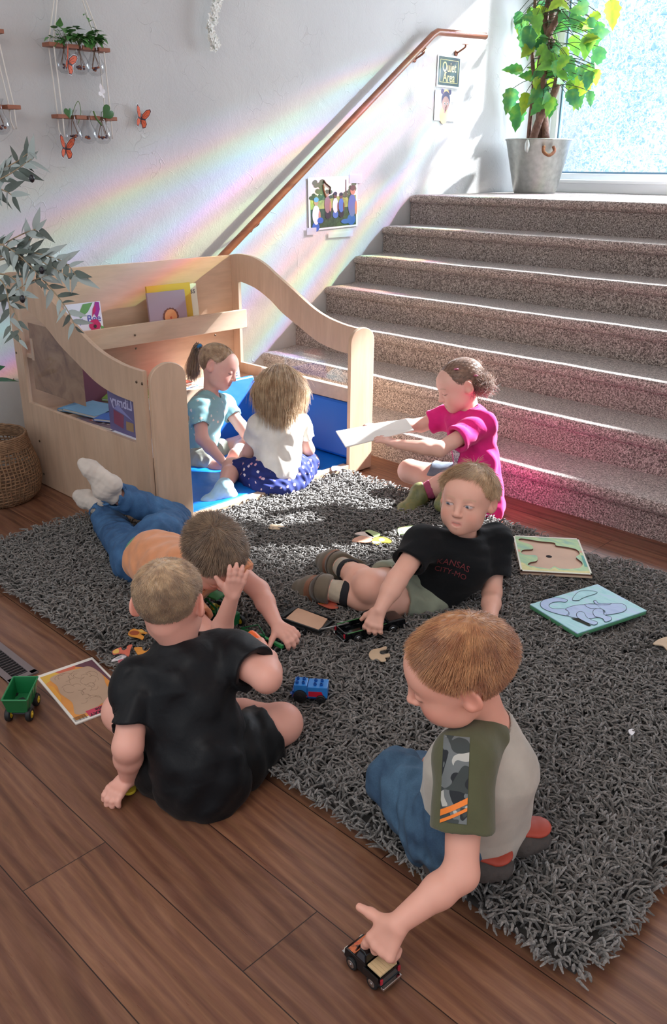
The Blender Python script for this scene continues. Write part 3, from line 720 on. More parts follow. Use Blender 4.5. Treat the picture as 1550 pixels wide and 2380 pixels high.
# signs
FW = np.column_stack([(0, 1, 0), (0, 0, 1), (1, 0, 0)])
def wsheet(name, tl, br, m, art, th=.0012, x=.006, rot=0, **kw):
    a, b = P(*tl, x=x), P(*br, x=x); w, h = b[1]-a[1], a[2]-b[2]; ca, sa = math.cos(rot), math.sin(rot)
    fr = FW@np.array([[ca, -sa, 0], [sa, ca, 0], [0, 0, 1]]); return sheet(name, (x, a[1], b[2]), fr, w, h, m, art, th, **kw)
def art_quiet(mb, o, fr, w, h):
    mb.put([o+fr@v3((x, y, .0006)) for x, y in ((.012, .012), (w-.012, .012), (w-.012, h-.012), (.012, h-.012))], [(0, 1, 2, 3)], 0)
    for a, b, c_, d_ in ((.028, .028, w-.028, .031), (.028, h-.031, w-.028, h-.028), (.028, .028, .031, h-.028), (w-.031, .028, w-.028, h-.028)):
        mb.put([o+fr@v3((x, y, .0010)) for x, y in ((a, b), (c_, b), (c_, d_), (a, d_))], [(0, 1, 2, 3)], 1)
    put_text(mb, 'Quiet', o+fr@v3((w/2, h*.62, .0006)), fr, .080, 1, .0006, squash=.78); put_text(mb, 'Area', o+fr@v3((w/2, h*.31, .0006)), fr, .080, 1, .0006, squash=.80)
    return [mat('chalkboard_green', '#2f4a4f', .4, var=.25, vscale=20), mat('pale_yellow_lettering', '#efe7a0', .6)]
M_LAM = mat('laminated_white_paper', '#e4e9f4', .25)
wsheet('quiet_area_sign', (1018, 124), (1068, 207), M_LAM, art_quiet, label='dark green laminated sign reading Quiet Area in yellow letters under the handrail end', cat='sign')
def art_girl(mb, o, fr, w, h):
    c = (w*.48, h*.60)
    blob(mb, o, fr, (w*.42, h*.20), circ(.045, 18, .055), 3); blob(mb, o, fr, (w*.47, h*.37), [(-.012, -.02), (.012, -.02), (.010, .02), (-.010, .02)], 1, .0010)
    blob(mb, o, fr, (c[0], c[1]+.018), circ(.045, 20, .052), 0); blob(mb, o, fr, (c[0]-.038, c[1]+.065), circ(.016), 0, .0009); blob(mb, o, fr, (c[0]+.04, c[1]+.065), circ(.016), 0, .0009)
    blob(mb, o, fr, (c[0], c[1]-.004), circ(.038, 20, .043), 1, .0012)
    blob(mb, o, fr, (c[0]+.002, c[1]+.062), [(-.035, -.01), (-.02, .012), (.0, .018), (.02, .012), (.035, -.01), (.02, .002), (0, .007), (-.02, .002)], 2, .0014)
    for s in (-1, 1):
        blob(mb, o, fr, (c[0]+s*.015+.004, c[1]-.004), circ(.0065, 12, .008), 5, .0015); blob(mb, o, fr, (c[0]+s*.015+.005, c[1]-.005), circ(.0038, 10, .0055), 4, .0017)
    blob(mb, o, fr, (c[0]+.004, c[1]-.028), circ(.006, 10, .002), 4, .0015); mb.tube([o+fr@v3((c[0]+.004, c[1]-.05, .002)), o+fr@v3((c[0]+.010, c[1]-.015, .002))], .003, 5, 1)
    put_text(mb, 'Shh', o+fr@v3((w*.82, h*.60, .0004)), fr, .022, 4)
    return [mat('ink_hair_navy', '#4a4a72', .5), mat('ink_skin_tan', '#b58e8c', .5), mat('ink_crown_yellow', '#e8c489', .5), mat('ink_dress_yellow', '#dcc08e', .5), mat('ink_eye_dark', '#2f2a3a', .5), M_LAM]
wsheet('cartoon_sheet', (1012, 208), (1059, 283), M_LAM, art_girl, label='laminated sheet with a cartoon girl in a yellow dress below the Quiet Area sign', cat='poster')
def art_photo(mb, o, fr, w, h):
    def R(x0, y0, x1, y1, mi, l=.0007): mb.put([o+fr@v3((x*w, y*h, l)) for x, y in ((x0, y0), (x1, y0), (x1, y1), (x0, y1))], [(0, 1, 2, 3)], mi)
    def E(x, y, rx, ry, mi, l, n=14): blob(mb, o, fr, (x*w, y*h), circ(rx*w, n, ry*h), mi, l)
    R(.035, .035, .965, .40, 0); R(.035, .40, .965, .62, 1); R(.035, .62, .965, .955, 2)
    rg = random.Random(4)
    for k in range(34): E(rg.uniform(.06, .94), rg.uniform(.58, .72), rg.uniform(.03, .07), rg.uniform(.02, .05), 3 if k % 2 else 0, .0008+k*.00001)
    for k in range(16): E(.08+rg.uniform(0, .2), .72+rg.uniform(0, .2), .05, .05, 3, .0012+k*.00001, 8)
    for k in range(8): E(.84+rg.uniform(0, .1), .74+rg.uniform(0, .16), .04, .05, 3, .0012+k*.00001, 8)
    mb.tube([o+fr@v3((x*w, y*h, .002)) for x, y in ((.42, .68), (.43, .80), (.34, .88), (.30, .93))], .006, 6, 5)
    R(.74, .6, .76, .93, 5, .0014)
    def kid(x, y, s, shirt, pants, hair, skin, lean=0):
        E(x, y-.22*s, .055*s, .07*s, pants, .0020); E(x+lean, y-.05*s, .055*s, .14*s, shirt, .0022)
        E(x+lean*1.6, y+.13*s, .033*s, .05*s, skin, .0024); E(x+lean*1.6, y+.165*s, .036*s, .035*s, hair, .0026)
        E(x+lean+.05*s, y-.08*s, .016*s, .09*s, skin, .0027)
    kid(.13, .36, 1.35, 6, 7, 8, 9, .01); kid(.38, .53, 1.15, 10, 11, 5, 9, -.01); kid(.53, .50, 1.05, 6, 12, 11, 13); kid(.65, .49, 1.0, 12, 11, 11, 13); kid(.86, .50, 1.6, 14, 7, 5, 9, .02)
    mb.tube([o+fr@v3((x*w, y*h, .003)) for x, y in ((.35, .62), (.30, .76), (.29, .86))], .0045, 6, 9)
    E(.22, .18, .06, .06, 7, .0028); E(.74, .12, .10, .05, 7, .0028)
    return [mat('print_dark_grass', '#2e4a2e', .5, var=.4, vscale=60), mat('print_lawn', '#97a24e', .5, var=.3, vscale=40), mat('print_sky_haze', '#e7d9cf', .5), mat('print_foliage', '#53603a', .5), M_LAM, mat('print_trunk_brown', '#5b3c33', .5),
            mat('print_white_shirt', '#d5d7e2', .5), mat('print_blue_jeans', '#2f5ba8', .5), mat('print_blue_hat', '#5d8fcc', .5), mat('print_skin', '#b98067', .5), mat('print_mauve_shirt', '#8f6b68', .5), mat('print_black', '#23202a', .5), mat('print_blue_coat', '#4a6fb5', .5), mat('print_dark_skin', '#6a4236', .5), mat('print_plaid_blue', '#5b6aa5', .5)]
wsheet('photo_poster', (718, 413), (831, 530), M_LAM, art_photo, rot=.03, label='laminated photo poster of children sitting on grass taped on the wall below the handrail', cat='poster')
M_TAPE = mat('clear_tape', '#dfe3ea', .15, Alpha=.55)
for (a, b) in (((812, 405), (842, 425)), ((763, 540), (820, 549)), ((713, 530), (735, 545))):
    pa_, pb_ = P(*a, x=.008), P(*b, x=.008); MB().box((.0085, pa_[1], pb_[2]), (.0092, pb_[1], pa_[2])).build('tape_strip', M_TAPE, None, label='clear tape strip beside the children photo poster', cat='tape', group='tape strips round the photo poster')

# ---------------------------------------------------------------- tree in galvanised bucket on the landing
BY = 5.62; bc = P(1246, 440, y=BY); bc[2] = LZ; bc[0] = .325
tree = empty('potted_tree', tuple(bc), label='artificial tree with twisted brown stems and bright green leaves in a galvanised bucket', cat='artificial tree')
M_GALV = mat('galvanised_steel', '#b9bcb8', .38, .85, bump=(60, .15, .002), var=.15, vscale=30)
bu = rel(MB(), tree); bu.lathe([(0, .002), (.140, .0), (.150, .02), (.222, .335), (.232, .345), (.226, .350), (.216, .336), (.146, .03), (0, .03)], bc, 40)
bu.build('bucket', M_GALV, tree, smooth=40)
fl = rel(MB(), tree); fl.lathe([(0, .30), (.205, .30), (.205, .29)], bc, 24); fl.build('moss_fill', mat('dry_moss', '#6c5a44', .9, bump=(50, .8, .01)), tree)
for s, px in ((1, 1288), (-1, 1227)):
    hp = P(px, 330, y=BY-.215); d = unit((hp-bc)*v3((1, 1, 0))); hp = bc+d*.222+v3((0, 0, .30)); sd = np.cross((0, 0, 1), d)
    h = rel(MB(), tree); 
    if s == 1:
        h.tube(smoothpts([hp-sd*.035+d*.006, hp-sd*.036+d*.02+v3((0, 0, -.035)), hp+d*.03+v3((0, 0, -.055)), hp+sd*.036+d*.02+v3((0, 0, -.03)), hp+sd*.03+d*.008], 5), .011, 8)
        h.build('rope_handle', mat('brown_rope', '#7e5238', .9, bump=(90, .8, .004)), tree, smooth=True)
    else:
        h.ell(hp+d*.006, (.018, .02, .045), seg=12, rings=8); h.build('handle_plate', M_GALV, tree, smooth=True)
M_BARK = mat('brown_bark', '#6e5044', .85, bump=(45, .9, .01), var=.4, vscale=25)
top = v3((0, 0, 1))
def Q(px, py, dy=0): return P(px, py, y=BY+dy)
trunks = [[Q(1228, 330), Q(1232, 280), Q(1240, 200), Q(1237, 120), Q(1241, 60), Q(1246, -60)],
          [Q(1250, 330, .03), Q(1256, 250, .0), Q(1262, 190, -.03), Q(1270, 110, .0), Q(1282, 40, .03), Q(1290, -60)],
          [Q(1238, 325, -.03), Q(1258, 268, -.04), Q(1290, 210, -.02), Q(1296, 140, .02), Q(1268, 60, .03), Q(1275, 0, .03), Q(1286, -70)],
          [Q(1268, 325, .02), Q(1262, 240, .05), Q(1256, 150, .04), Q(1275, 80, -.03), Q(1305, 20, -.02), Q(1310, -70)]]
for k, tk in enumerate(trunks):
    t_ = rel(MB(), tree); sp = smoothpts(tk, 6); t_.tube(sp, [(.028 if k > 0 else .016)*(1-.35*i/len(sp)) for i in range(len(sp))], 9); t_.build('trunk', M_BARK, tree, smooth=True)
def m_treeleaf():
    t = NT('bright_translucent_leaf'); v = t.coord('Object'); n = t.noise(v, 16, 3)
    oi = t.add('ShaderNodeVertexColor'); oi.layer_name = 'Col'
    c = t.ramp(n.outputs['Fac'], [(.35, srgb('#1f6232')), (.55, srgb('#55982a')), (.75, srgb('#a9bf2a'))])
    c = t.mix(.5, c, oi.outputs['Color'])
    t.set(Base_Color=c, Roughness=.45)
    tl = t.add('ShaderNodeBsdfTranslucent'); t.ln(c, tl.inputs['Color']); mx = t.add('ShaderNodeMixShader'); mx.inputs[0].default_value = .38
    t.ln(t.b.outputs[0], mx.inputs[1]); t.ln(tl.outputs[0], mx.inputs[2]); t.ln(mx.outputs[0], t.out.inputs['Surface']); return t.m
M_TLEAF = m_treeleaf(); rgl = np.random.default_rng(11)
LV, LF, LC = [], [], []
def bigleaf(c, d, nrm, L, W, col):
    d = unit(d); s = unit(np.cross(d, nrm)); u = np.cross(s, d); k0 = len(LV); n = 9
    for i in range(n+1):
        t = i/n; w = W/2*(math.sin(PI*min(1, t*.97+.03)**.62))*(1.12 if i % 2 else .86); b = c+d*L*t-u*.18*L*t*t
        LV.extend([b-s*w+u*.2*w, b+u*0, b+s*w+u*.2*w]); LC.extend([col, tuple(x*.7 for x in col), col])
    for i in range(n):
        a = k0+3*i; LF.extend([(a, a+1, a+4, a+3), (a+1, a+2, a+5, a+4)])
spots = []
for (cx, cy, rx, ry, n) in ((1230, 40, 40, 45, 12), (1240, 130, 35, 35, 8), (1330, 120, 70, 80, 30), (1300, 30, 60, 40, 12), (1380, 40, 30, 50, 8), (1320, 170, 55, 50, 16), (1270, 175, 30, 40, 8), (1290, 100, 40, 60, 8), (1345, 220, 30, 20, 3), (1270, 225, 25, 15, 4)):
    for k in range(n):
        while True:
            a, b = rgl.uniform(-1, 1, 2)
            if a*a+b*b < 1: break
        spots.append((cx+a*rx, cy+b*ry, rgl.uniform(.055, .10), None))
spots += [(1192, 205, .12, (-.1, -.9)), (1222, 215, .10, (.05, -1)), (1205, 240, .13, (.05, -1)), (1215, 165, .10, (-1, .15)), (1228, 60, .14, (.1, -.9)), (1340, 215, .08, (.1, -1)), (1285, 225, .09, (-.2, -.9)), (1375, 160, .13, (-.5, -.8)), (1400, 110, .10, (-.3, -.9)), (1390, 50, .12, (.0, -1)), (1420, 0, .12, (.3, -.9)), (1270, 195, .12, (-.5, -.6))]
st = rel(MB(), tree)
for (px, py, L, dd) in spots:
    c = P(px, py, y=BY+rgl.uniform(-.16, .14)); right = v3((.72, .69, 0))
    if dd is None: d = right*rgl.uniform(-.8, 1)+v3((0, 0, rgl.uniform(-1, .15)))+v3((rgl.uniform(-.4, .4), rgl.uniform(-.5, .1), 0))
    else: d = right*dd[0]+v3((0, -.15, dd[1]))
    col = [(.10, .36, .10), (.25, .50, .08), (.55, .65, .05), (.08, .28, .16)][int(rgl.integers(0, 4))]
    nrm = unit(v3((.5, -.8, .35))+rgl.uniform(-.5, .5, 3)); bigleaf(c, d, nrm, L*1.45, L*.92, col)
    ax = trunks[1][2]*v3((1, 1, 0)); c = v3((max(c[0], .04), c[1], c[2])); root = v3((ax[0], ax[1], c[2]+rgl.uniform(.0, .12))); m_ = (c+root)/2+v3((0, 0, .04)); st.tube(smoothpts([root, m_, c], 4), .0022, 4)
LVa = np.array(LV); LVa[:, 0] = np.maximum(LVa[:, 0], .02+.02*np.sin(LVa[:, 1]*40)**2); LVa = LVa-v3(tuple(tree.location)); npmesh('leaves', LVa, np.array(LF), M_TLEAF, tree, True, np.array(LC), kind='stuff')
st.build('twigs', mat('dark_green_twig', '#3c4a2a', .7), tree, smooth=True, kind='stuff')

# ---------------------------------------------------------------- grey-green olive tree at the left edge
ol = empty('olive_tree', (1.15, .62, 0), label='artificial olive tree with grey-green leaves and dark olives reaching in from the left edge', cat='artificial tree')
M_OL = mat('olive_leaf_top', '#55605a', .5, var=.3, vscale=14); M_OL2 = mat('olive_leaf_under', '#9aa6a4', .55); M_OLT = mat('olive_twig', '#9c8a70', .8); M_OLF = mat('black_olive', '#1c1a22', .25)
po = rel(MB(), ol); po.lathe([(0, 0), (.15, 0), (.17, .28), (.16, .28), (.15, .26), (0, .26)], ol.location, 24); po.build('plant_pot', mat('white_pot', '#d8d6d0', .5), ol, smooth=40)
tk = rel(MB(), ol); B0 = v3((1.15, .62, .26)); tk.tube(smoothpts([B0, B0+v3((.02, .02, .3)), P(-60, 640, d=2.75), P(-90, 420, d=2.8), P(-80, 250, d=2.8)], 6), .014, 8); tk.build('trunk', M_OLT, ol, smooth=True)
ob_ = rel(MB(), ol); olv = rel(MB(), ol); olf = rel(MB(), ol); rgo = np.random.default_rng(3)
CR = RC.T@v3((1, 0, 0)); CU = -(RC.T@v3((0, 1, 0))); CD = RC.T@v3((0, 0, 1))
def branch(pix, n, L=.052, spread=1.0, d0=2.7, d1=2.65):
    pts = smoothpts([P(a, b, d=d0+(d1-d0)*i/(len(pix)-1)) for i, (a, b) in enumerate(pix)], 8); ob_.tube(pts, [.0035*(1-.7*i/len(pts)) for i in range(len(pts))], 5)
    for k in range(n):
        i = int((.12+.88*k/max(1, n-1))*(len(pts)-1)); q = pts[i]; t = unit(pts[min(i+1, len(pts)-1)]-pts[max(i-1, 0)])
        sd = unit(np.cross(t, CD+rgo.uniform(-.6, .6, 3)))*(1 if k % 2 else -1); d = unit(t*rgo.uniform(.3, 1.0)+sd*rgo.uniform(.4, 1)*spread+rgo.uniform(-.25, .25, 3))
        l = L*rgo.uniform(.75, 1.2); leaf(olv, q, d, CD*-1+rgo.uniform(-.8, .8, 3), l*1.18, l*.36, int(rgo.integers(0, 2)), False, .15, 6, 0, .1)
branch([(-80, 440), (-20, 425), (30, 400), (75, 368)], 20, .062); branch([(-80, 430), (-10, 400), (40, 375), (70, 352)], 9, .045); branch([(-60, 440), (0, 440), (30, 455)], 9, .06)
branch([(-90, 600), (-10, 575), (50, 545), (90, 530)], 9, .055); branch([(-90, 590), (0, 595), (70, 600), (120, 620), (165, 650)], 22, .055); branch([(-80, 600), (20, 580), (90, 590), (150, 610), (180, 645)], 22, .055)
branch([(-60, 620), (40, 600), (100, 650), (150, 710), (175, 760)], 22, .055); branch([(-60, 640), (20, 640), (60, 690), (50, 690)], 10, .05); branch([(-80, 720), (0, 700), (60, 660), (110, 640)], 14, .055)
branch([(-60, 640), (0, 650), (20, 700), (25, 770)], 12, .05); branch([(-80, 570), (-10, 565), (40, 590), (90, 640)], 16, .06); branch([(60, 590), (72, 545), (84, 535)], 4, .055); branch([(-40, 660), (10, 690), (40, 740), (45, 790)], 8, .045)
for (a, b) in ((52, 695), (97, 628), (74, 415)): q_ = rel(MB(), ol); q_.ell(P(a, b, d=2.62), (.0085, .0085, .012), seg=10, rings=8); q_.build('olive', M_OLF, ol, smooth=True)
ob_.build('twigs', M_OLT, ol, smooth=True, kind='stuff'); olv.build('leaves', [M_OL, M_OL2], ol, smooth=True, kind='stuff')
# pothos leaves near the basket
pt = empty('trailing_houseplant', tuple(P(-40, 880, x=.05)), label='dark glossy green houseplant leaf at the left edge above the basket', cat='houseplant')
mb = rel(MB(), pt); leaf(mb, P(-12, 884, x=.30), (.25, 1, .0), (.3, 0, 1), .10, .04, 0, False, .1); leaf(mb, P(-14, 862, x=.30), (.2, .6, .3), (.5, 0, 1), .05, .04); mb.build('leaves', mat('glossy_dark_leaf', '#1f5b35', .25), pt, smooth=True)
ms = rel(MB(), pt); ms.tube([P(-60, 900, x=.1), P(-12, 884, x=.30)], .003, 6); ms.tube([P(-60, 900, x=.1), P(-14, 862, x=.30)], .003, 6); ms.build('stem', M_STEMG, pt)
# ================================================================ shag rug
RX0, RX1, RY0, RY1 = .885, 3.365, 1.085, 2.715
RUGZ = .034
rug = empty('shag_rug', (2.1, 1.9, 0), label='large charcoal grey shag rug lying on the wooden floor', cat='rug')
def m_yarn():
    t = NT('charcoal_yarn'); v = t.coord('Object'); n = t.noise(v, 230, 2); b = t.noise(v, 2.2, 3); c = t.add('ShaderNodeVertexColor'); c.layer_name = 'Col'
    col = t.ramp(n.outputs['Fac'], [(.3, srgb('#5f5b58')), (.7, srgb('#99948f'))])
    col = t.mix(1, col, c.outputs['Color'], 'MULTIPLY'); col = t.mix(.5, col, t.ramp(b.outputs['Fac'], [(.35, (.8, .8, .8, 1)), (.65, (1.1, 1.1, 1.1, 1))]), 'MULTIPLY')
    t.set(Base_Color=col, Roughness=.9, Sheen_Weight=.4, Sheen_Roughness=.5); t.bump(n.outputs['Fac'], .7, .003); return t.m
M_YARN = m_yarn()
rb_ = rel(MB(), rug); rb_.box((RX0+.02, RY0+.02, .001), (RX1-.02, RY1-.02, .012)); rb_.build('rug_backing', mat('rug_backing', '#3d3a38', .95), rug)
def pile(n, seed, seg=5, sides=4):
    rg = np.random.default_rng(seed)
    x = rg.uniform(RX0, RX1, n); y = rg.uniform(RY0, RY1, n)
    ok = ~((x < 1.232) & (y > 1.69)); x, y = x[ok], y[ok]; n = len(x)
    # lay direction drifts over the rug, edges flop outwards
    fx = np.sin(x*5.1+1.3*np.sin(y*4))+np.sin(y*7+x*2); fy = np.cos(y*4.7+1.7*np.sin(x*3))+np.sin(x*6-y*3)
    a = np.arctan2(fy, fx)+rg.normal(0, 1.5, n)
    dx, dy = np.cos(a), np.sin(a)
    ed = .03
    for m_, ux, uy in ((x < RX0+ed, -1, 0), (x > RX1-ed, 1, 0), (y < RY0+ed, 0, -1), (y > RY1-ed, 0, 1)):
        dx = np.where(m_, dx*.6+ux*.9, dx); dy = np.where(m_, dy*.6+uy*.9, dy)
    nn = np.hypot(dx, dy); dx, dy = dx/nn, dy/nn
    L = rg.uniform(.024, .042, n); H = rg.uniform(.018, .040, n); cur = rg.normal(0, .9, n); r0 = rg.uniform(.0021, .0031, n)
    for (bx, by, br) in FLAT:      # pile pressed down where things lie on it
        dd = np.hypot(x-bx, y-by); H = np.where(dd < br, H*.38, np.where(dd < br*1.25, H*.7, H))
    t = np.linspace(0, 1, seg)[None, :]
    px, py = -dy, dx
    s = t*L[:, None]; side = np.sin(t*PI*1.1)*cur[:, None]*.010
    X = x[:, None]+dx[:, None]*s+px[:, None]*side; Y = y[:, None]+dy[:, None]*s+py[:, None]*side
    Z = .010+H[:, None]*np.sin(np.clip(t*1.25, 0, 1)*PI*.62)-t**3*H[:, None]*.18*0+rg.normal(0, .0015, (n, seg))
    C = np.stack([X, Y, Z], -1)
    T = np.gradient(C, axis=1); T /= np.linalg.norm(T, axis=2, keepdims=True)+1e-9
    up = np.array([0, 0, 1.0]); A = np.cross(T, up); A /= np.linalg.norm(A, axis=2, keepdims=True)+1e-9; B = np.cross(T, A)
    rr = r0[:, None]*np.array([.8, 1.05, 1.0, 1.08, .55])[None, :seg]
    V = np.stack([C+rr[..., None]*(A*math.cos(2*PI*k/sides)+B*math.sin(2*PI*k/sides)) for k in range(sides)], 2)
    base = (np.arange(n)*seg*sides)[:, None, None]; i = np.arange(seg-1)[None, :, None]*sides; k = np.arange(sides)[None, None, :]; k2 = (k+1) % sides
    Q = np.stack([base+i+k, base+i+k2, base+i+sides+k2, base+i+sides+k], -1).reshape(-1, 4)
    cap = (np.arange(n)*seg*sides)[:, None]+(seg-1)*sides+np.arange(sides)[None, :]
    Q = np.vstack([Q, cap])
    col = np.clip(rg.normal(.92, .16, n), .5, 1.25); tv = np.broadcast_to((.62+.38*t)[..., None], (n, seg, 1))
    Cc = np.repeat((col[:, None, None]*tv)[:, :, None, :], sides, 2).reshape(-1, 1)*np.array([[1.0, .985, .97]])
    return V.reshape(-1, 3), Q, Cc
FLAT = []
for (a_, b_, r_) in ((1290, 1292, .14), (1240, 1290, .10), (1340, 1300, .11), (1360, 1415, .13), (1300, 1415, .10), (1430, 1415, .11), (1370, 1380, .10), (1370, 1450, .09), (318, 1472, .04), (285, 1512, .05), (330, 1510, .05), (268, 1520, .04), (643, 1222, .03),
                     (850, 1248, .07), (880, 1254, .05), (940, 1230, .04), (765, 1405, .04), (880, 1520, .05), (1540, 1500, .05), (716, 1625, .045), (720, 1440, .07), (800, 1470, .05), (860, 1465, .06), (910, 1450, .05), (520, 1450, .06), (570, 1470, .06), (620, 1490, .05), (760, 1450, .04), (680, 1420, .04)):
    q_ = P(a_, b_, z=RUGZ); FLAT.append((float(q_[0]), float(q_[1]), r_))
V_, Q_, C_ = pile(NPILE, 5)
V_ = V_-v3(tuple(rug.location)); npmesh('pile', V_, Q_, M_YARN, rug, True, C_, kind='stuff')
# ================================================================ things lying about
# floor vent
vp = [P(-40, 1480, z=0), P(-40, 1560, z=0)]
va = P(88, 1565, z=0)
vt = empty('floor_vent', (1.80, .93, 0), label='grey metal floor vent with black slots at the left edge beside the green wagon', cat='floor vent')
_va, _vb = P(89, 1564, z=0), P(22, 1591, z=0); VX0, VX1, VY0, VY1 = float(_va[0])-.46, float(_va[0]), float(_vb[1]), float(_va[1])
mb = rel(MB(), vt); w_ = .02
for a, b in (((VX0, VY0, .0), (VX1, VY0+w_, .006)), ((VX0, VY1-w_, 0), (VX1, VY1, .006)), ((VX0, VY0, 0), (VX0+w_, VY1, .006)), ((VX1-w_, VY0, 0), (VX1, VY1, .006))): mb.box(a, b)
M_VENT = mat('vent_grey_metal', '#8b7f80', .4, .5); mb.build('vent_frame', M_VENT, vt, bevel=.002)
mb = rel(MB(), vt)
for k in range(30):
    x = VX0+w_+.012+k*.0143
    if x < VX1-w_-.004: mb.box((x, VY0+w_, .0008), (x+.0028, VY1-w_, .0045))
mb.build('vent_slats', mat('vent_slat_metal', '#6d6466', .4, .6), vt)
mb = rel(MB(), vt); mb.box((VX0+.01, VY0+.01, .0001), (VX1-.01, VY1-.01, .0008)); mb.build('vent_duct', mat('vent_black', '#050505', .9), vt)

def quad_frame(a, b, c):
    """a corner, b along u, c along v"""
    u = unit(v3(b)-v3(a)); n = unit(np.cross(u, v3(c)-v3(a))); n = n if n[2] > 0 else -n; v = np.cross(n, u); return np.column_stack([u, v, n])
# autumn frame-tray puzzle, partly under the boy's knee
def flatq(z, a, b, c):
    A, B, C_ = P(*a, z=z), P(*b, z=z), P(*c, z=z); fr = quad_frame(A, B, C_); return A, fr, float(np.linalg.norm(B-A)), float(np.dot(C_-A, fr[:, 1]))
pz = empty('tray_puzzle', (2.0, .95, 0), label='cardboard autumn frame-tray puzzle with empty tan centre on the wood floor by the green wagon', cat='puzzle')
A, fr, w, h = flatq(.004, (83, 1572), (176, 1683), (207, 1520))
mb = rel(MB(), pz); mb.prism([(0, 0), (w, 0), (w, h*1.0), (0, h)], -.0035, 0, fr=fr, org=A); mb.build('tray_board', [mat('puzzle_white_card', '#e9e3da', .6)], pz)
def inset(mb, pts, mi, lift): mb.put([A+fr@v3((x*w, y*h, lift)) for x, y in pts], [tuple(range(len(pts)))], mi)
mb = rel(MB(), pz)
inset(mb, [(.05, .04), (.95, .04), (.95, .96), (.05, .96)], 0, .0004)
inset(mb, [(.05, .04), (.20, .04), (.13, .3), (.05, .38)], 1, .0006); inset(mb, [(.05, .60), (.13, .75), (.3, .9), (.6, .93), (.6, .96), (.05, .96)], 3, .0006)
inset(mb, [(.05, .30), (.12, .36), (.10, .62), (.05, .66)], 2, .0007); inset(mb, [(.55, .90), (.95, .82), (.95, .96), (.55, .96)], 4, .0006)
inset(mb, [(.2, .04), (.6, .04), (.5, .10), (.3, .12)], 4, .0006)
mb.build('printed_border', [mat('print_orange', '#dd9449', .5, var=.15), mat('print_yellow', '#dcb04a', .5), mat('print_coral', '#cf6a50', .5), mat('print_plum', '#6a4450', .5), mat('print_amber', '#e5a23e', .5)], pz)
cen = smoothpts([(.10*w, .42*h, 0), (.13*w, .16*h, 0), (.30*w, .17*h, 0), (.45*w, .13*h, 0), (.66*w, .18*h, 0), (.86*w, .10*h, 0), (.90*w, .35*h, 0), (.84*w, .58*h, 0), (.92*w, .82*h, 0), (.78*w, .88*h, 0), (.6*w, .82*h, 0), (.38*w, .90*h, 0), (.16*w, .84*h, 0), (.13*w, .65*h, 0)], 5, True)
mb = rel(MB(), pz); mb.put([A+fr@v3((p[0], p[1], .0009)) for p in cen], [tuple(range(len(cen)))], 0); 
rgz = random.Random(8)
for k in range(34):
    cx, cy = rgz.uniform(.18, .8)*w, rgz.uniform(.22, .78)*h; a0 = rgz.uniform(0, 6); rr = rgz.uniform(.012, .022)
    mb.tube([A+fr@v3((cx+rr*math.cos(a0+t*2.4), cy+rr*math.sin(a0+t*2.4)*.8, .0011)) for t in np.linspace(0, 1, 6)], .0004, 3, 1)
mb.build('bare_centre', [mat('greyboard', '#b79a82', .8, var=.06), mat('greyboard_line', '#8a7260', .8)], pz)
mb = rel(MB(), pz); inset(mb, [(.975, .25), (.87, .25), (.87, .99), (.985, .99)], 0, .0011)
for k in range(17): x = .0+.0115*k; inset(mb, [(.90, x+.02), (.975, x+.02), (.975, x+.020+rgz.choice((.003, .007))), (.90, x+.020+.005)], 1, .0012)
ft_ = np.column_stack([fr[:, 1], -fr[:, 0], fr[:, 2]])
put_text(mb, 'FRAME-TRAY', A+fr@v3((.955*w, .56*h, .0013)), ft_@np.diag([-1, -1, 1.]), .017, 1, .0003); put_text(mb, 'Puzzle', A+fr@v3((.905*w, .52*h, .0013)), ft_@np.diag([-1, -1, 1.]), .017, 1, .0003)
inset(mb, [(.89, .80), (.955, .80), (.955, .9), (.89, .9)], 2, .0013)
mb.build('printed_label', [mat('label_pink_red', '#c4405a', .5), mat('label_ink', '#2b2226', .5), mat('label_pale', '#e7c3c6', .5)], pz)
bh = rel(MB(), pz); bh.put([A+fr@v3((.93*w+.006*math.cos(k*.4), .955*h+.006*math.sin(k*.4), .0015)) for k in range(16)], [tuple(range(16))]); bh.build('hang_hole', mat('hole_black', '#0c0b0d', .9), pz)

# wooden cut-out boards at the right
def board(name, z, a, b, c, th, mtop, mside, cat, lab):
    A, fr, w, h = flatq(z, a, b, c); o = empty(name, tuple(A+fr@v3((w/2, h/2, -th))), label=lab, cat=cat); return o, A, fr, w, h
zb = RUGZ+.020
o1, A1, f1, w1, h1 = board('cutout_puzzle', zb, (1210, 1327), (1377, 1336), (1207, 1245), .014, None, None, 'puzzle', 'empty wooden puzzle board with green and yellow painted border nearest the stairs')
M_PLY = mat('raw_plywood', '#cfb29a', .7, var=.06); M_PAPER = mat('whitish_board', '#dfe2d2', .6)
mb = rel(MB(), o1); mb.prism([(0, 0), (w1, 0), (w1, h1), (0, h1)], -.014, -.006, fr=f1, org=A1); mb.build('backing_board', M_PLY, o1, bevel=.001)
hole = smoothpts([(x*w1, y*h1, 0) for x, y in ((.13, .16), (.30, .12), (.42, .10), (.5, .17), (.58, .12), (.84, .16), (.92, .30), (.86, .45), (.93, .55), (.90, .68), (.72, .74), (.62, .76), (.60, .84), (.40, .86), (.12, .92), (.08, .84), (.24, .74), (.25, .62), (.10, .58), (.07, .48), (.14, .44), (.28, .44), (.27, .30), (.16, .24))], 5, True)
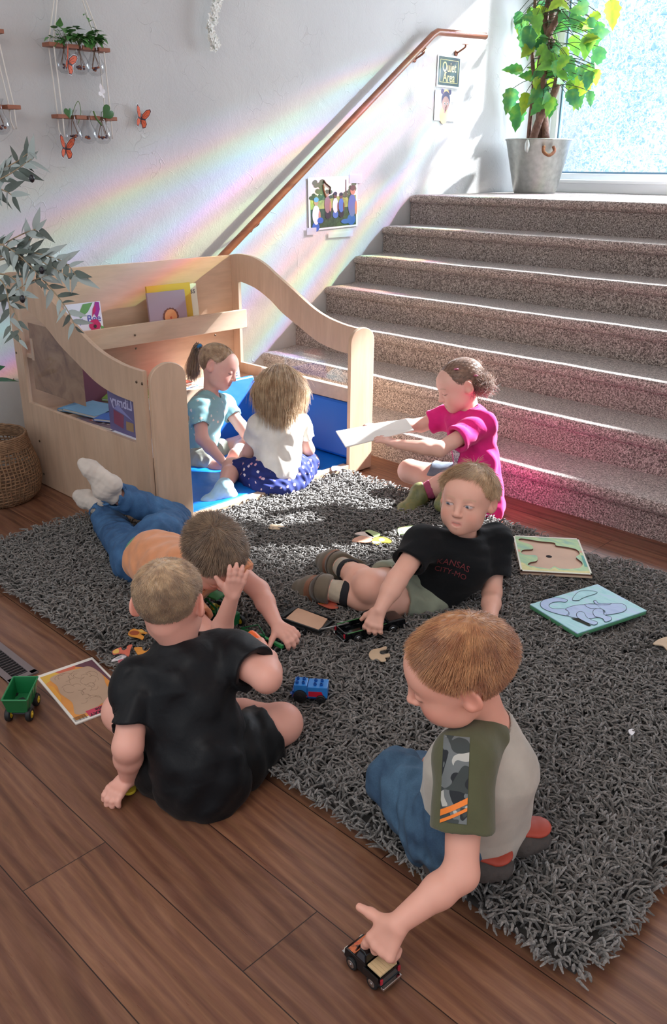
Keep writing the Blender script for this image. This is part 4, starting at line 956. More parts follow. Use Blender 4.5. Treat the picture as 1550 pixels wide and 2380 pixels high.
# plate with hole: triangulated ring through bmesh
def holed_plate(mb, outer, holes, z0, z1, A, fr, mi=0):
    bm = bmesh.new(); loops = [outer]+holes; es = []
    for L in loops:
        vs = [bm.verts.new((p[0], p[1], 0)) for p in L]; es += [bm.edges.new((vs[i], vs[(i+1) % len(vs)])) for i in range(len(vs))]
    bmesh.ops.triangle_fill(bm, use_beauty=True, use_dissolve=False, edges=es)
    bm.verts.index_update(); V = [tuple(v.co) for v in bm.verts]; Fc = [tuple(v.index for v in f.verts) for f in bm.faces]; bm.free()
    # drop faces inside holes
    def inside(pt, poly):
        x, y = pt; c = False; n = len(poly); j = n-1
        for i in range(n):
            xi, yi = poly[i][0], poly[i][1]; xj, yj = poly[j][0], poly[j][1]
            if (yi > y) != (yj > y) and x < (xj-xi)*(y-yi)/(yj-yi)+xi: c = not c
            j = i
        return c
    keep = []
    for f in Fc:
        cx = sum(V[i][0] for i in f)/3; cy = sum(V[i][1] for i in f)/3
        if not any(inside((cx, cy), H) for H in holes): keep.append(f)
    for z, flip in ((z0, True), (z1, False)): mb.put([A+fr@v3((v[0], v[1], z)) for v in V], keep, mi)
    for L in loops:
        n = len(L); vs = [A+fr@v3((p[0], p[1], z)) for z in (z0, z1) for p in L]; mb.put(vs, [(i, (i+1) % n, n+(i+1) % n, n+i) for i in range(n)], mi+1)
def m_paintboard(name, cols, scale=(5, 16, 5)):
    t = NT(name); v = t.coord('Object', scale); n = t.noise(v, 2.6, 4, .6, .6); st = [(.3+.4*i/(len(cols)-1), srgb(c)) for i, c in enumerate(cols)]
    t.set(Base_Color=t.ramp(n.outputs['Fac'], st), Roughness=.45); return t.m
mb = rel(MB(), o1); outer = [(0, 0), (w1, 0), (w1, h1), (0, h1)]
holed_plate(mb, outer, [[tuple(p[:2]) for p in hole]], -.006, 0, A1, f1)
mb.build('painted_plate', [m_paintboard('crayon_green', ['#7cae9a', '#9cc58e', '#bcd28e']), mat('burnt_cut_edge', '#6a473a', .8)], o1)
mb = rel(MB(), o1)
def strip(pts, mi, l=.0006): mb.put([A1+f1@v3((x*w1, y*h1, l)) for x, y in pts], [tuple(range(len(pts)))], mi)
strip([(0.0, 0), (1, 0), (1, .03), (0, .03)], 1); strip([(0, .97), (1, .97), (1, 1), (0, 1)], 1); strip([(0, 0), (.025, 0), (.025, 1), (0, 1)], 1); strip([(.975, 0), (1, 0), (1, 1), (.975, 1)], 1)
strip([(.025, .03), (.975, .03), (.975, .09), (.55, .07), (.5, .14), (.42, .07), (.25, .09), (.12, .13), (.06, .22), (.025, .22)], 0); strip([(.945, .58), (.975, .58), (.975, .64), (.93, .64)], 2); strip([(.93, .2), (.975, .2), (.975, .5), (.94, .5)], 3)
strip([(.025, .52), (.06, .52), (.06, .58), (.025, .58)], 2)
mb.build('crayon_border', [mat('crayon_yellow', '#d9d795', .6, var=.12, vscale=50), M_PAPER, mat('crayon_salmon', '#dba98c', .6), mat('crayon_teal', '#5fae9f', .6, var=.15, vscale=40)], o1)
mb = rel(MB(), o1); mb.put([A1+f1@v3((.47*w1+.011*math.cos(k*PI/9), .47*h1+.011*math.sin(k*PI/9), -.0054)) for k in range(18)], [tuple(range(18))]); mb.build('finger_hole', MATS['hole_black'], o1)
# blue dinosaur board
o2, A2, f2, w2, h2 = board('dinosaur_puzzle', RUGZ+.022, (1231, 1404), (1342, 1472), (1392, 1359), .016, None, None, 'puzzle', 'light blue wooden puzzle board with a violet long-necked dinosaur outline on the rug')
mb = rel(MB(), o2); mb.prism([(0, 0), (w2, 0), (w2, h2), (0, h2)], -.016, -.004, fr=f2, org=A2); mb.build('green_edge', mat('painted_green_edge', '#4f8e66', .5), o2, bevel=.003)
mb = rel(MB(), o2); mb.prism([(0, 0), (w2, 0), (w2, h2), (0, h2)], -.004, 0, fr=f2, org=A2); mb.build('painted_plate', m_paintboard('crayon_blue', ['#86c2cb', '#9cd0d3', '#a9bfe0']), o2, bevel=.0015)
M_VIO = m_paintboard('crayon_violet', ['#8fa6cf', '#a0b4da', '#93b9cf']); M_LINE = mat('cut_line', '#4a5560', .8)
def pc(pix, name, m, z=.0012):
    pts = smoothpts([P(1180+a/4.19, 1220+b/4.19, z=RUGZ+.022) for a, b in pix], 5, True)
    mb = rel(MB(), o2); mb.put([p+f2[:, 2]*z for p in pts], [tuple(range(len(pts)))], 0); mb.tube([p+f2[:, 2]*z for p in pts]+[pts[0]+f2[:, 2]*z], .0008, 4, 1, cap=False); mb.build(name, [m, M_LINE], o2)
pc([(575, 730), (560, 755), (500, 750), (430, 760), (400, 790), (440, 818), (555, 822), (595, 860), (570, 888), (420, 850), (335, 810), (318, 765), (360, 730), (470, 712)], 'dinosaur_tail', M_VIO)
pc([(560, 822), (640, 790), (750, 778), (850, 775), (960, 870), (930, 885), (860, 905), (780, 915), (660, 908), (575, 885), (597, 855)], 'dinosaur_body', M_VIO, .0010)
pc([(750, 778), (850, 776), (880, 770), (1100, 770), (1155, 810), (1120, 850), (1000, 875), (935, 878), (945, 840), (880, 820), (800, 815)], 'dinosaur_neck', M_VIO, .0014)
pc([(835, 745), (860, 742), (890, 768), (1000, 768), (980, 780), (870, 780)], 'dinosaur_head', M_VIO, .0016)
pc([(690, 850), (740, 858), (770, 905), (830, 935), (870, 950), (865, 970), (820, 975), (700, 920), (668, 880)], 'dinosaur_leg', M_VIO, .0018); pc([(850, 825), (920, 825), (940, 880), (1000, 900), (1005, 930), (950, 948), (920, 915), (850, 895), (828, 855)], 'dinosaur_leg', M_VIO, .0018)
pc([(630, 735), (650, 690), (700, 650), (780, 645), (865, 655), (850, 675), (770, 700), (720, 720), (690, 738)], 'cloud_piece', m_paintboard('crayon_pale_blue', ['#8cc3c8', '#9fd2d8']), .0014)
mb = rel(MB(), o2); gp = [P(1180+a/4.19, 1220+b/4.19, z=RUGZ+.022) for a, b in [(615, 910), (690, 912), (770, 945), (812, 985), (790, 990), (700, 950), (640, 925)]]
mb.put([p+f2[:, 2]*.0009 for p in gp], [tuple(range(len(gp)))]); mb.build('empty_slot', mat('slot_dark', '#2b2f24', .9), o2)

# loose jigsaw pieces
def jig(pix, cols, lb, z=RUGZ+.013, sc=None, th=.003, org=None, spots=(), name='puzzle_piece', group=None):
    """pix outline in picture coordinates (flat on the rug)"""
    pts = smoothpts([P(a, b, z=z) for a, b in pix], 4, True); c = sum(pts)/len(pts); o = empty(name, tuple(c-v3((0, 0, th))), label=lb, cat='puzzle piece', **(dict(group=group) if group else {}))
    mb = rel(MB(), o); n = len(pts); vs = [p-v3((0, 0, th)) for p in pts]+pts
    mb.put(vs, [tuple(range(n))[::-1], tuple(range(n, 2*n))]+[(i, (i+1) % n, n+(i+1) % n, n+i) for i in range(n)], 0)
    mb.build('piece_board', cols[0], o)
    for k, sp in enumerate(spots):
        s = smoothpts([P(a, b, z=z+.0006+k*.0003) for a, b in sp], 3, True); m2 = rel(MB(), o); m2.put(s, [tuple(range(len(s)))]); m2.build('printed_patch', cols[1+k], o)
    return o
def cropc(x0, y0, s, L): return [(x0+a/s, y0+b/s) for a, b in L]
J_OR = mat('piece_orange', '#e0963f', .5, var=.12, vscale=40); J_CO = mat('piece_coral', '#d9705a', .5); J_YE = mat('piece_yellow', '#e6bd62', .5); J_RU = mat('piece_rust', '#a8522f', .5, var=.2, vscale=60)
J_WH = mat('piece_white', '#e2dfe2', .5); J_LI = mat('piece_lilac', '#8f8199', .5); J_RO = mat('piece_rose', '#bb6a72', .5); J_TAN = mat('piece_bare_wood', '#cbb294', .7, var=.06); J_GR = mat('piece_green', '#a3bd82', .5, var=.1); J_PE = mat('piece_peach', '#cf9c83', .5)
J_YB = mat('piece_bright_yellow', '#dcc53e', .5); J_BL = mat('piece_sky_blue', '#8fb9cf', .5); J_GRY = mat('piece_grey', '#a9acb0', .5)
C2 = lambda L: cropc(240, 1420, 8.61, L)
jig(C2([(500, 440), (540, 385), (610, 352), (700, 372), (770, 362), (830, 410), (900, 445), (860, 455), (800, 440), (740, 455), (790, 490), (815, 520), (780, 565), (700, 530), (560, 500), (505, 475)]), [J_OR, J_RU, J_YE], 'orange and rust leaf-print puzzle piece on the rug beside the shaved head boy\'s ear', spots=[C2([(520, 440), (580, 395), (680, 400), (720, 440), (660, 480), (560, 475)]), C2([(700, 385), (770, 375), (820, 420), (760, 430)])])
jig(C2([(180, 820), (210, 780), (300, 740), (360, 730), (375, 775), (420, 780), (470, 750), (480, 700), (580, 672), (540, 780), (520, 880), (480, 890), (420, 850), (320, 840), (210, 862)]), [J_CO, J_YE], 'coral and yellow puzzle piece at the rug edge near the autumn tray', spots=[C2([(190, 820), (220, 785), (300, 755), (310, 835), (215, 852)])])
jig(C2([(165, 1005), (200, 960), (300, 905), (390, 865), (460, 868), (465, 910), (400, 950), (425, 985), (420, 1025), (340, 1052), (295, 1040), (290, 980)]), [J_WH, J_GRY, J_RO], 'white, grey and rose puzzle piece overlapping the rug edge behind the boy in black', z=RUGZ+.004, spots=[C2([(230, 960), (330, 905), (370, 910), (340, 950)]), C2([(300, 985), (390, 960), (420, 1000), (340, 1045), (300, 1035)])])
jig(C2([(615, 735), (700, 725), (775, 730), (790, 780), (850, 800), (900, 770), (940, 730), (1050, 720), (1050, 765), (900, 850), (720, 880), (650, 800)]), [J_OR, J_LI], 'orange puzzle piece with a lilac end next to the black-shirted shoulder', spots=[C2([(905, 775), (945, 735), (1045, 725), (1040, 765), (930, 795)])])
C3 = lambda L: cropc(600, 1180, 3.875, L)
jig(C3([(90, 172), (120, 150), (170, 150), (215, 140), (200, 155), (165, 165), (232, 165), (225, 178), (190, 180), (195, 192), (160, 192), (110, 188)]), [J_TAN], 'bare wood puzzle piece lying in the sunny part of the rug')
jig(C3([(960, 215), (1000, 200), (1060, 215), (1100, 240), (1050, 265), (1000, 250)]), [J_GR], 'pale green puzzle piece in the cluster in the middle of the rug')
jig(C3([(868, 232), (920, 218), (980, 218), (1030, 250), (1040, 272), (980, 258), (920, 245)]), [mat('piece_pinkish_white', '#ddcfc6', .6)], 'pinkish white puzzle piece between the green and the tan one')
jig(C3([(845, 300), (870, 272), (940, 252), (1020, 275), (1030, 290), (980, 312), (890, 306)]), [J_PE], 'tan puzzle piece nearest the lying shoes in the rug cluster')
jig(C3([(1030, 285), (1070, 265), (1140, 265), (1195, 295), (1190, 315), (1110, 312), (1070, 328), (1030, 318)]), [J_YB, J_WH, J_BL], 'yellow puzzle piece with a white oval and blue corner in the rug cluster', spots=[C3([(1085, 285), (1110, 275), (1140, 285), (1130, 300), (1100, 300)]), C3([(1032, 300), (1060, 302), (1105, 310), (1070, 325), (1034, 315)])])
jig(C3([(1258, 185), (1300, 172), (1370, 158), (1415, 172), (1370, 210), (1310, 235), (1265, 232)]), [J_GR, J_PE, J_WH], 'green puzzle piece with a tan patch close to the boy in the lettered shirt', spots=[C3([(1265, 190), (1310, 172), (1340, 180), (1300, 212), (1270, 210)]), C3([(1350, 178), (1385, 168), (1395, 180), (1365, 190)])])
jig(C3([(538, 855), (590, 850), (630, 870), (620, 842), (680, 850), (718, 880), (715, 900), (660, 905), (620, 895), (560, 870)]), [J_CO, J_OR], 'coral puzzle piece just below the strapped shoe', spots=[C3([(542, 856), (585, 853), (600, 866), (565, 868)])])
C5 = lambda L: cropc(440, 1340, 2.98, L)
jig(C5([(1245, 530), (1270, 505), (1320, 495), (1360, 482), (1365, 500), (1325, 510), (1318, 530), (1340, 540), (1380, 532), (1388, 552), (1355, 560), (1362, 582), (1330, 586), (1300, 568), (1275, 578), (1250, 560)]), [J_TAN], 'bare wood puzzle piece with a hooked arm below the black pickup')
jig([(1518, 1496), (1535, 1484), (1560, 1480), (1590, 1500), (1570, 1520), (1552, 1512), (1540, 1500)], [J_TAN], 'bare wood puzzle piece cut off by the right edge on the rug')
jig([(1460, 1698), (1470, 1693), (1476, 1700), (1468, 1708)], [J_WH], 'tiny white scrap of a puzzle piece on the rug at the right')
jig(cropc(420, 770, 3.52, [(1232, 1115), (1250, 1098), (1300, 1105), (1325, 1115), (1300, 1125), (1320, 1145), (1270, 1135), (1240, 1140)]), [mat('piece_pale_lilac', '#c9c9de', .5)], 'pale lilac puzzle piece at the foot of the right nook post', z=.057)

# ------- vehicles
M_TYRE = mat('black_rubber', '#141416', .6); M_BLKP = mat('glossy_black_paint', '#0c0d10', .12); M_CHR = mat('chrome', '#c9c9c9', .15, 1)
M_DGREEN = mat('tractor_green', '#17693a', .3); M_YEL = mat('rim_yellow', '#d8b92c', .4)
def wheel(parent, c, ax, r, w, rim, name='wheel', rimr=.55):
    ax = unit(ax); t = v3((0, 0, 1)) if abs(ax[2]) < .9 else v3((1, 0, 0)); u = unit(np.cross(ax, t)); fr = np.column_stack([u, np.cross(ax, u), ax]); mb = rel(MB(), root_of(parent))
    mb.lathe([(0, -w/2), (r*.86, -w/2), (r, -w*.32), (r, w*.32), (r*.86, w/2), (r*rimr, w/2), (r*rimr*.9, w*.38), (0, w*.36)], c, 22, fr=fr)
    o = mb.build(name, M_TYRE, parent, smooth=35)
    for s in (-1, 1):
        m2 = rel(MB(), root_of(parent)); m2.lathe([(0, 0), (r*rimr, 0), (r*rimr*.9, w*.06), (r*.2, w*.08), (r*.18, w*.2), (0, w*.2)], v3(c)+ax*s*w*(.49 if s > 0 else .5), 16, fr=fr@np.diag([1, s, s]))
        m2.build('rim', rim, o, smooth=35)
    return o
def root_of(o): return o if o.parent is None else root_of(o.parent)
def carframe(p, q):
    """x forward from p to q on the ground, y left, z up"""
    f = unit((v3(q)-v3(p))*v3((1, 1, 0))); return np.column_stack([f, np.cross((0, 0, 1), f), (0, 0, 1)])
# green wagon
wg = empty('toy_wagon', (1.98, .87, 0), label='green metal toy gravity wagon with yellow rims on the wood floor at the left', cat='toy wagon')
wz0, wz1 = .032, .074
cor = [P(3, 1628, z=wz1), P(62, 1628, z=wz1), P(88, 1573, z=wz1), P(31, 1573, z=wz1)]
cen_ = sum(cor)/4; bot = [cen_+(p-cen_)*.80 for p in cor]; bot = [v3((p[0], p[1], wz0)) for p in bot]
mb = rel(MB(), wg); t_ = .0025
def wallq(a, b, c, d): # thick panel
    n = unit(np.cross(b-a, d-a))*t_; vs = [a, b, c, d, a-n, b-n, c-n, d-n]; mb.put(vs, [(0, 1, 2, 3), (7, 6, 5, 4), (0, 4, 5, 1), (1, 5, 6, 2), (2, 6, 7, 3), (3, 7, 4, 0)])
for i in range(4): j = (i+1) % 4; wallq(bot[i], bot[j], cor[j], cor[i])
wallq(bot[0], bot[1], bot[2], bot[3]); mb.build('wagon_box', M_DGREEN, wg)
mb = rel(MB(), wg)
for i in range(4): mb.tube([cor[i], cor[(i+1) % 4]], .0022, 6)
for k in range(3): f_ = .25+.25*k; mb.tube([bot[1]*(1-f_)+bot[2]*f_, cor[1]*(1-f_)+cor[2]*f_], .0018, 5)
mb.build('box_rim', mat('tractor_green_light', '#2a7d4b', .3), wg)
mb = rel(MB(), wg)
for k in range(5): f_ = .25+.125*k; a = bot[0]*(1-f_)+bot[1]*f_; b = bot[3]*(1-f_)+bot[2]*f_; mb.tube([a+(b-a)*.05+v3((0, 0, .002)), a+(b-a)*.55+v3((0, 0, .002))], .0013, 5)
mb.build('floor_ribs', MATS['tractor_green_light'], wg)
side = unit(cor[1]-cor[0]); lng = unit(cor[3]-cor[0]); hw = np.linalg.norm(cor[1]-cor[0])/2; hl = np.linalg.norm(cor[3]-cor[0])/2
c0 = v3((cen_[0], cen_[1], 0))
mb = rel(MB(), wg)
for s in (-1, 1): a = c0+lng*s*hl*.62; mb.tube([a-side*hw*.8+v3((0, 0, .02)), a+side*hw*.8+v3((0, 0, .02))], .003, 6)
mb.box(tuple(c0+v3((-.008, -.008, .018))), tuple(c0+v3((.008, .008, .04)))); mb.tube([c0-lng*hl*.62+v3((0, 0, .022)), c0+lng*hl*.62+v3((0, 0, .022))], .004, 6)
mb.build('axle_frame', mat('black_frame', '#1a1b1c', .5), wg)
for s in (-1, 1):
    for q in (-1, 1): wheel(wg, c0+lng*s*hl*.62+side*q*hw*.82+v3((0, 0, .0175)), side*q, .0175, .014, M_YEL)

# blue and red brick truck
lt = empty('brick_truck', tuple(P(716, 1625, z=RUGZ)), label='blue and red plastic building-brick truck with black wheels and studs on the rug', cat='toy truck')
LA, LB = P(678, 1632, z=RUGZ), P(760, 1637, z=RUGZ); Lf = carframe(LA, LB); L = float(np.linalg.norm((LB-LA)*v3((1, 1, 0)))); W_ = L*.50; Lo = LA+Lf[:, 1]*0.004
M_LB = mat('brick_blue', '#2f7ecb', .25); M_LBD = mat('brick_dark_blue', '#15509c', .3); M_LR = mat('brick_red', '#c0203a', .25)
def lb_(mb, x0, x1, y0, y1, z0, z1, mi=0, tap=0):
    vs = []
    for z, t in ((z0, 0), (z1, tap)):
        for y in (y0+t, y1-t):
            for x in (x0+t, x1-t): vs.append(Lo+Lf@v3((x*L, y*L, z*L)))
    mb.put(vs, [(0, 2, 3, 1), (4, 5, 7, 6), (0, 1, 5, 4), (2, 6, 7, 3), (0, 4, 6, 2), (1, 3, 7, 5)], mi)
mb = rel(MB(), lt); lb_(mb, .44, 1.0, 0, .46, .16, .50); lb_(mb, .05, .42, .02, .44, .30, .53); lb_(mb, .36, .5, .04, .42, .15, .44, 0); mb.build('body', M_LB, lt, bevel=.0012)
mb = rel(MB(), lt); lb_(mb, .0, .46, .05, .41, .10, .32); lb_(mb, .44, .98, .06, .40, .08, .18); lb_(mb, -.08, .02, .17, .29, .08, .14); mb.build('chassis', M_LBD, lt, bevel=.001)
for y0, y1 in ((-.03, .06), (.40, .49)):
    mb = rel(MB(), lt); arc = [(.02, .18), (.12, .34), (.34, .34), (.44, .18), (.40, .18), (.31, .29), (.15, .29), (.06, .18)]
    mb.prism([(a*L, b*L) for a, b in arc], -y1*L, -y0*L, fr=np.column_stack([Lf[:, 0], Lf[:, 2], -Lf[:, 1]]), org=Lo); mb.build('mudguard', M_LR, lt, bevel=.0008)
for yy in (-.004, .455):
    mb = rel(MB(), lt); mb.prism([(a*L, b*L) for a, b in ((.47, .20), (.90, .20), (.84, .36), (.47, .36))], -yy*L-.0016, -yy*L+.0006, fr=np.column_stack([Lf[:, 0], Lf[:, 2], -Lf[:, 1]]), org=Lo); mb.build('red_side_panel', M_LR, lt)
for x, z in ((.13, .53), (.31, .53), (.64, .50), (.82, .50)):
    for y in (.13, .33):
        mb = rel(MB(), lt); mb.lathe([(.045*L, 0), (.045*L, .065*L), (.030*L, .065*L), (.028*L, .02*L), (0, .02*L)], Lo+Lf@v3((x*L, y*L, z*L)), 14, fr=Lf); mb.build('stud', M_LBD, lt, smooth=35)
for x, r in ((.23, .19), (.82, .135)):
    for y in (-.01, .47): wheel(lt, Lo+Lf@v3((x*L, y*L, r*L)), Lf[:, 1], r*L, .10*L, mat('dark_hub', '#17181c', .5), rimr=.5)

# black pickup and trailer on the rug
def vehicle_body(mb, fr, o, prof, w, mi=0, z=0):
    """side profile (x,z) extruded across the width with slightly narrowed top"""
    n = len(prof); vs = []; zt = max(p[1] for p in prof)
    for s in (-1, 1):
        for x, zz in prof: k = 1-.10*max(0, (zz/zt-.55))/.45; vs.append(v3(o)+fr@v3((x, s*w/2*k, zz)))
    mb.put(vs, [tuple(range(n)), tuple(range(n, 2*n))[::-1]]+[(i, n+i, n+(i+1) % n, (i+1) % n) for i in range(n)], mi)
def pickup(name, a, b, w, lb, H=.075, bed=None, z=RUGZ, flame=False, **kw):
    """a rear bumper point, b front bumper point on the ground"""
    o = empty(name, tuple(v3(a)), label=lb, cat='toy truck', **kw); fr = carframe(a, b); L = float(np.linalg.norm((v3(b)-v3(a))*v3((1, 1, 0)))); O = v3((a[0], a[1], z)); h = H
    def part(nm, prof, ww, m, bev=.0015): mb = rel(MB(), o); vehicle_body(mb, fr, O, [(x*L, zz*h) for x, zz in prof], ww, 0); return mb.build(nm, m, o, bevel=bev, smooth=40)
    part('lower_body', [(0, .22), (.10, .20), (.14, .34), (.26, .34), (.30, .18), (.66, .18), (.70, .34), (.84, .34), (.88, .20), (1.0, .24), (1.0, .50), (.97, .56), (.40, .58), (.40, .36), (.02, .36), (0, .3)], w*.96, M_BLKP)
    for s in (-1, 1):
        mb = rel(MB(), o); mb.prism([(x*L, zz*h) for x, zz in ((0, .34), (.42, .34), (.42, .60), (.02, .60))], s*w/2-.003, s*w/2+.0, fr=np.column_stack([fr[:, 0], fr[:, 2], -fr[:, 1]])@np.diag([1, 1, 1]), org=O); mb.build('bed_side', M_BLKP, o, bevel=.001)
    mb = rel(MB(), o); mb.obox(O+fr@v3((.012*L, 0, .46*h)), fr, (.02*L, w*.94, .26*h)); mb.build('tailgate', M_BLKP, o, bevel=.001)
    part('cab', [(.40, .56), (.42, .92), (.47, 1.0), (.62, 1.0), (.72, .60), (.74, .56)], w*.90, mat('cab_black', '#0a0b0d', .2), .003)
    part('hood', [(.70, .50), (.72, .62), (.94, .60), (.985, .52), (.985, .45), (.70, .45)], w*.92, M_BLKP, .003)
    M_WIN = mat('toy_window_glass', '#3a4048', .08)
    for s in (-1, 1):
        mb = rel(MB(), o); mb.prism([(x*L, zz*h) for x, zz in ((.435, .64), (.45, .90), (.60, .90), (.67, .64))], s*w*.432-.0006, s*w*.432+.0012, fr=np.column_stack([fr[:, 0], fr[:, 2], -fr[:, 1]]), org=O); mb.build('side_glass', M_WIN, o)
    mb = rel(MB(), o); p0, p1 = O+fr@v3((.722*L, 0, .63*h)), O+fr@v3((.640*L, 0, .95*h)); up_ = unit(p1-p0); mb.obox((p0+p1)/2+fr@v3((.003, 0, .001)), np.column_stack([up_, fr[:, 1], np.cross(up_, fr[:, 1])]), (float(np.linalg.norm(p1-p0))*.85, w*.72, .0012)); mb.build('windscreen', M_WIN, o)
    for s in (-1, 1):
        mb = rel(MB(), o); mb.obox(O+fr@v3((-.001, s*w*.42, .46*h)), fr, (.003, w*.10, .18*h)); mb.build('tail_light', mat('lamp_red', '#b02034', .3), o, bevel=.0005)
        mb = rel(MB(), o); mb.obox(O+fr@v3((L*.995, s*w*.36, .44*h)), fr, (.004, w*.16, .10*h)); mb.build('headlight', mat('lamp_clear', '#d8d4c8', .2), o, bevel=.0005)
    mb = rel(MB(), o); mb.obox(O+fr@v3((-.004, 0, .24*h)), fr, (.008, w*.9, .09*h)); mb.build('rear_bumper', M_CHR, o, bevel=.001)
    mb = rel(MB(), o); mb.obox(O+fr@v3((L+.003, 0, .26*h)), fr, (.008, w*.92, .12*h)); mb.build('front_bumper', M_CHR, o, bevel=.001)
    if bed:
        mb = rel(MB(), o)
        for k in range(6): mb.obox(O+fr@v3((.21*L, (k-2.5)*w*.135, .60*h)), fr, (.35*L, w*.128, .004))
        mb.build('bed_planks', bed, o, bevel=.0004)
    for x in (.20, .77):
        for s in (-1, 1): wheel(o, O+fr@v3((x*L, s*w*.46, .21*h)), fr[:, 1]*s, .215*h, w*.16, M_CHR, rimr=.62)
    return o, fr, O, L
zr = RUGZ-.004
pu, pf, pO, pL = pickup('toy_pickup', P(790, 1490, z=zr), P(930, 1452, z=zr), .066, 'black toy pickup truck with a green side stripe under the boy\'s hand on the rug', H=.066, z=zr)
for s in (-1, 1):
    mb = rel(MB(), pu); mb.prism([(x*pL, zz*.066) for x, zz in ((.03, .585), (.66, .585), (.66, .615), (.03, .615))], s*.033-.0006, s*.033+.0016, fr=np.column_stack([pf[:, 0], pf[:, 2], -pf[:, 1]]), org=pO); mb.build('green_stripe', mat('stripe_green', '#4f8a52', .4), pu)
tr = empty('toy_trailer', tuple(P(700, 1455, z=zr)), label='black toy flatbed trailer with a pale wooden deck behind the pickup', cat='toy trailer')
zd = RUGZ+.030
ta = [P(667, 1445, z=zd), P(745, 1465, z=zd), P(760, 1441, z=zd), P(692, 1413, z=zd)]
ta = [P(664, 1437, z=zd), P(743, 1464, z=zd), P(761, 1438, z=zd), P(692, 1412, z=zd)]
mb = rel(MB(), tr); mb.put(ta+[p-v3((0, 0, .004)) for p in ta], [(0, 1, 2, 3), (7, 6, 5, 4), (0, 4, 5, 1), (1, 5, 6, 2), (2, 6, 7, 3), (3, 7, 4, 0)]); mb.build('wooden_deck', mat('deck_wood', '#c9a184', .6, var=.06), tr)
tc = sum(ta)/4; tl = unit(ta[1]-ta[0]); tw = unit(np.cross((0, 0, 1), tl)); tf = np.column_stack([tl, tw, (0, 0, 1)])
tlL = float(np.linalg.norm(ta[1]-ta[0])); tW = float(abs(np.dot(ta[3]-ta[0], tw)))
M_BF = mat('black_frame', '#1a1b1c', .5)
mb = rel(MB(), tr)
for s in (-1, 1): mb.obox(tc+tf@v3((0, s*(tW/2+.003), -.004)), tf, (tlL*1.15, .005, .010))
mb.obox(tc+tf@v3((tlL*.56, 0, -.004)), tf, (.008, tW, .010)); mb.obox(tc+tf@v3((-tlL*.56, 0, -.002)), tf, (.014, tW, .010))
for s in (-1, 1): mb.obox(tc+tf@v3((-tlL*.10, s*(tW/2+.008), -.008)), tf, (tlL*.5, .012, .003))
mb.build('trailer_frame', M_BF, tr, bevel=.0006)
hit = P(810, 1448, z=RUGZ+.034)
mb = rel(MB(), tr); mb.tube([tc+tf@v3((tlL*.56, tW*.42, 0)), hit], .0026, 6); mb.tube([tc+tf@v3((tlL*.56, -tW*.42, 0)), hit], .0026, 6); mb.tube([(tc+tf@v3((tlL*.56, tW*.42, 0))+hit)/2, (tc+tf@v3((tlL*.56, -tW*.42, 0))+hit)/2], .0016, 5); mb.build('hitch', mat('grey_hitch', '#9a9a98', .35, .6), tr, smooth=True)
mb = rel(MB(), tr); e0 = tc+tf@v3((-tlL*.62, 0, 0))
for s in (-1, 1):
    for k in range(7): p = e0+tf@v3((-.035*k/6, s*tW*.32, .018*math.sin(k/6*PI*.8)+.0)); q = p+tf@v3((0, s*.010, 0)); mb.tube([p-tf@v3((0, .010, 0)), q], .0012, 4)
    for t in (-.010, .010): mb.tube([e0+tf@v3((0, s*tW*.32+t, 0)), e0+tf@v3((-.012, s*tW*.32+t, .016)), e0+tf@v3((-.030, s*tW*.32+t, .012)), e0+tf@v3((-.042, s*tW*.32+t, .024))], .0018, 5)
for k in range(9): mb.tube([e0+tf@v3((-.003-.0035*k, -tW*.2, -.002)), e0+tf@v3((-.003-.0035*k, tW*.2, -.002))], .0008, 4)
mb.build('loading_ramp', M_BF, tr)
for x in (-.12, .10):
    for s in (-1, 1): wheel(tr, tc+tf@v3((tlL*x, s*(tW/2+.004), -.018)), tw*s, .0125, .010, M_CHR, rimr=.62)
# green tractor with loader and mower arm, near the lying boy
tt = empty('toy_tractor', tuple(P(505, 1450, z=RUGZ)), label='green toy tractor with yellow rims and a front loader between the two boys', cat='toy tractor')
Z0 = RUGZ
TA, TB = P(500, 1450, z=Z0), P(560, 1475, z=Z0); tF = carframe(TA, TB); tO = P(515, 1448, z=Z0)
def tb(nm, c, size, m, bev=.002): mb = rel(MB(), tt); mb.obox(tO+tF@v3(c), tF, size); return mb.build(nm, m, tt, bevel=bev)
tb('engine_hood', (.035, 0, .042), (.065, .026, .028), M_DGREEN, .004); tb('chassis', (.01, 0, .024), (.11, .02, .016), M_DGREEN); tb('cab_floor', (-.025, 0, .036), (.04, .04, .008), M_DGREEN)
tb('seat', (-.03, 0, .048), (.014, .018, .016), mat('seat_yellow', '#cdb02e', .4)); tb('roof', (-.022, 0, .090), (.052, .046, .006), mat('canopy_green', '#4b9a5c', .35), .002)
mb = rel(MB(), tt)
for x in (-.044, .0):
    for s in (-1, 1): mb.tube([tO+tF@v3((x, s*.02, .036)), tO+tF@v3((x, s*.02, .088))], .0014, 5)
mb.build('cab_posts', M_BF, tt)
for s in (-1, 1):
    wheel(tt, tO+tF@v3((-.032, s*.032, .026)), tF[:, 1]*s, .028, .018, M_YEL, rimr=.6); wheel(tt, tO+tF@v3((.055, s*.026, .017)), tF[:, 1]*s, .018, .012, M_YEL, rimr=.6)
for s in (-1, 1): mb = rel(MB(), tt); mb.tube([tO+tF@v3((.0, s*.022, .06)), tO+tF@v3((-.05, s*.022, .085)), tO+tF@v3((-.10, s*.022, .05)), tO+tF@v3((-.115, s*.022, .015))], .0034, 6); mb.build('loader_arm', M_DGREEN, tt)
mb = rel(MB(), tt); mb.obox(tO+tF@v3((-.125, 0, .016)), tF, (.022, .062, .022)); mb.build('loader_bucket', M_DGREEN, tt, bevel=.003)
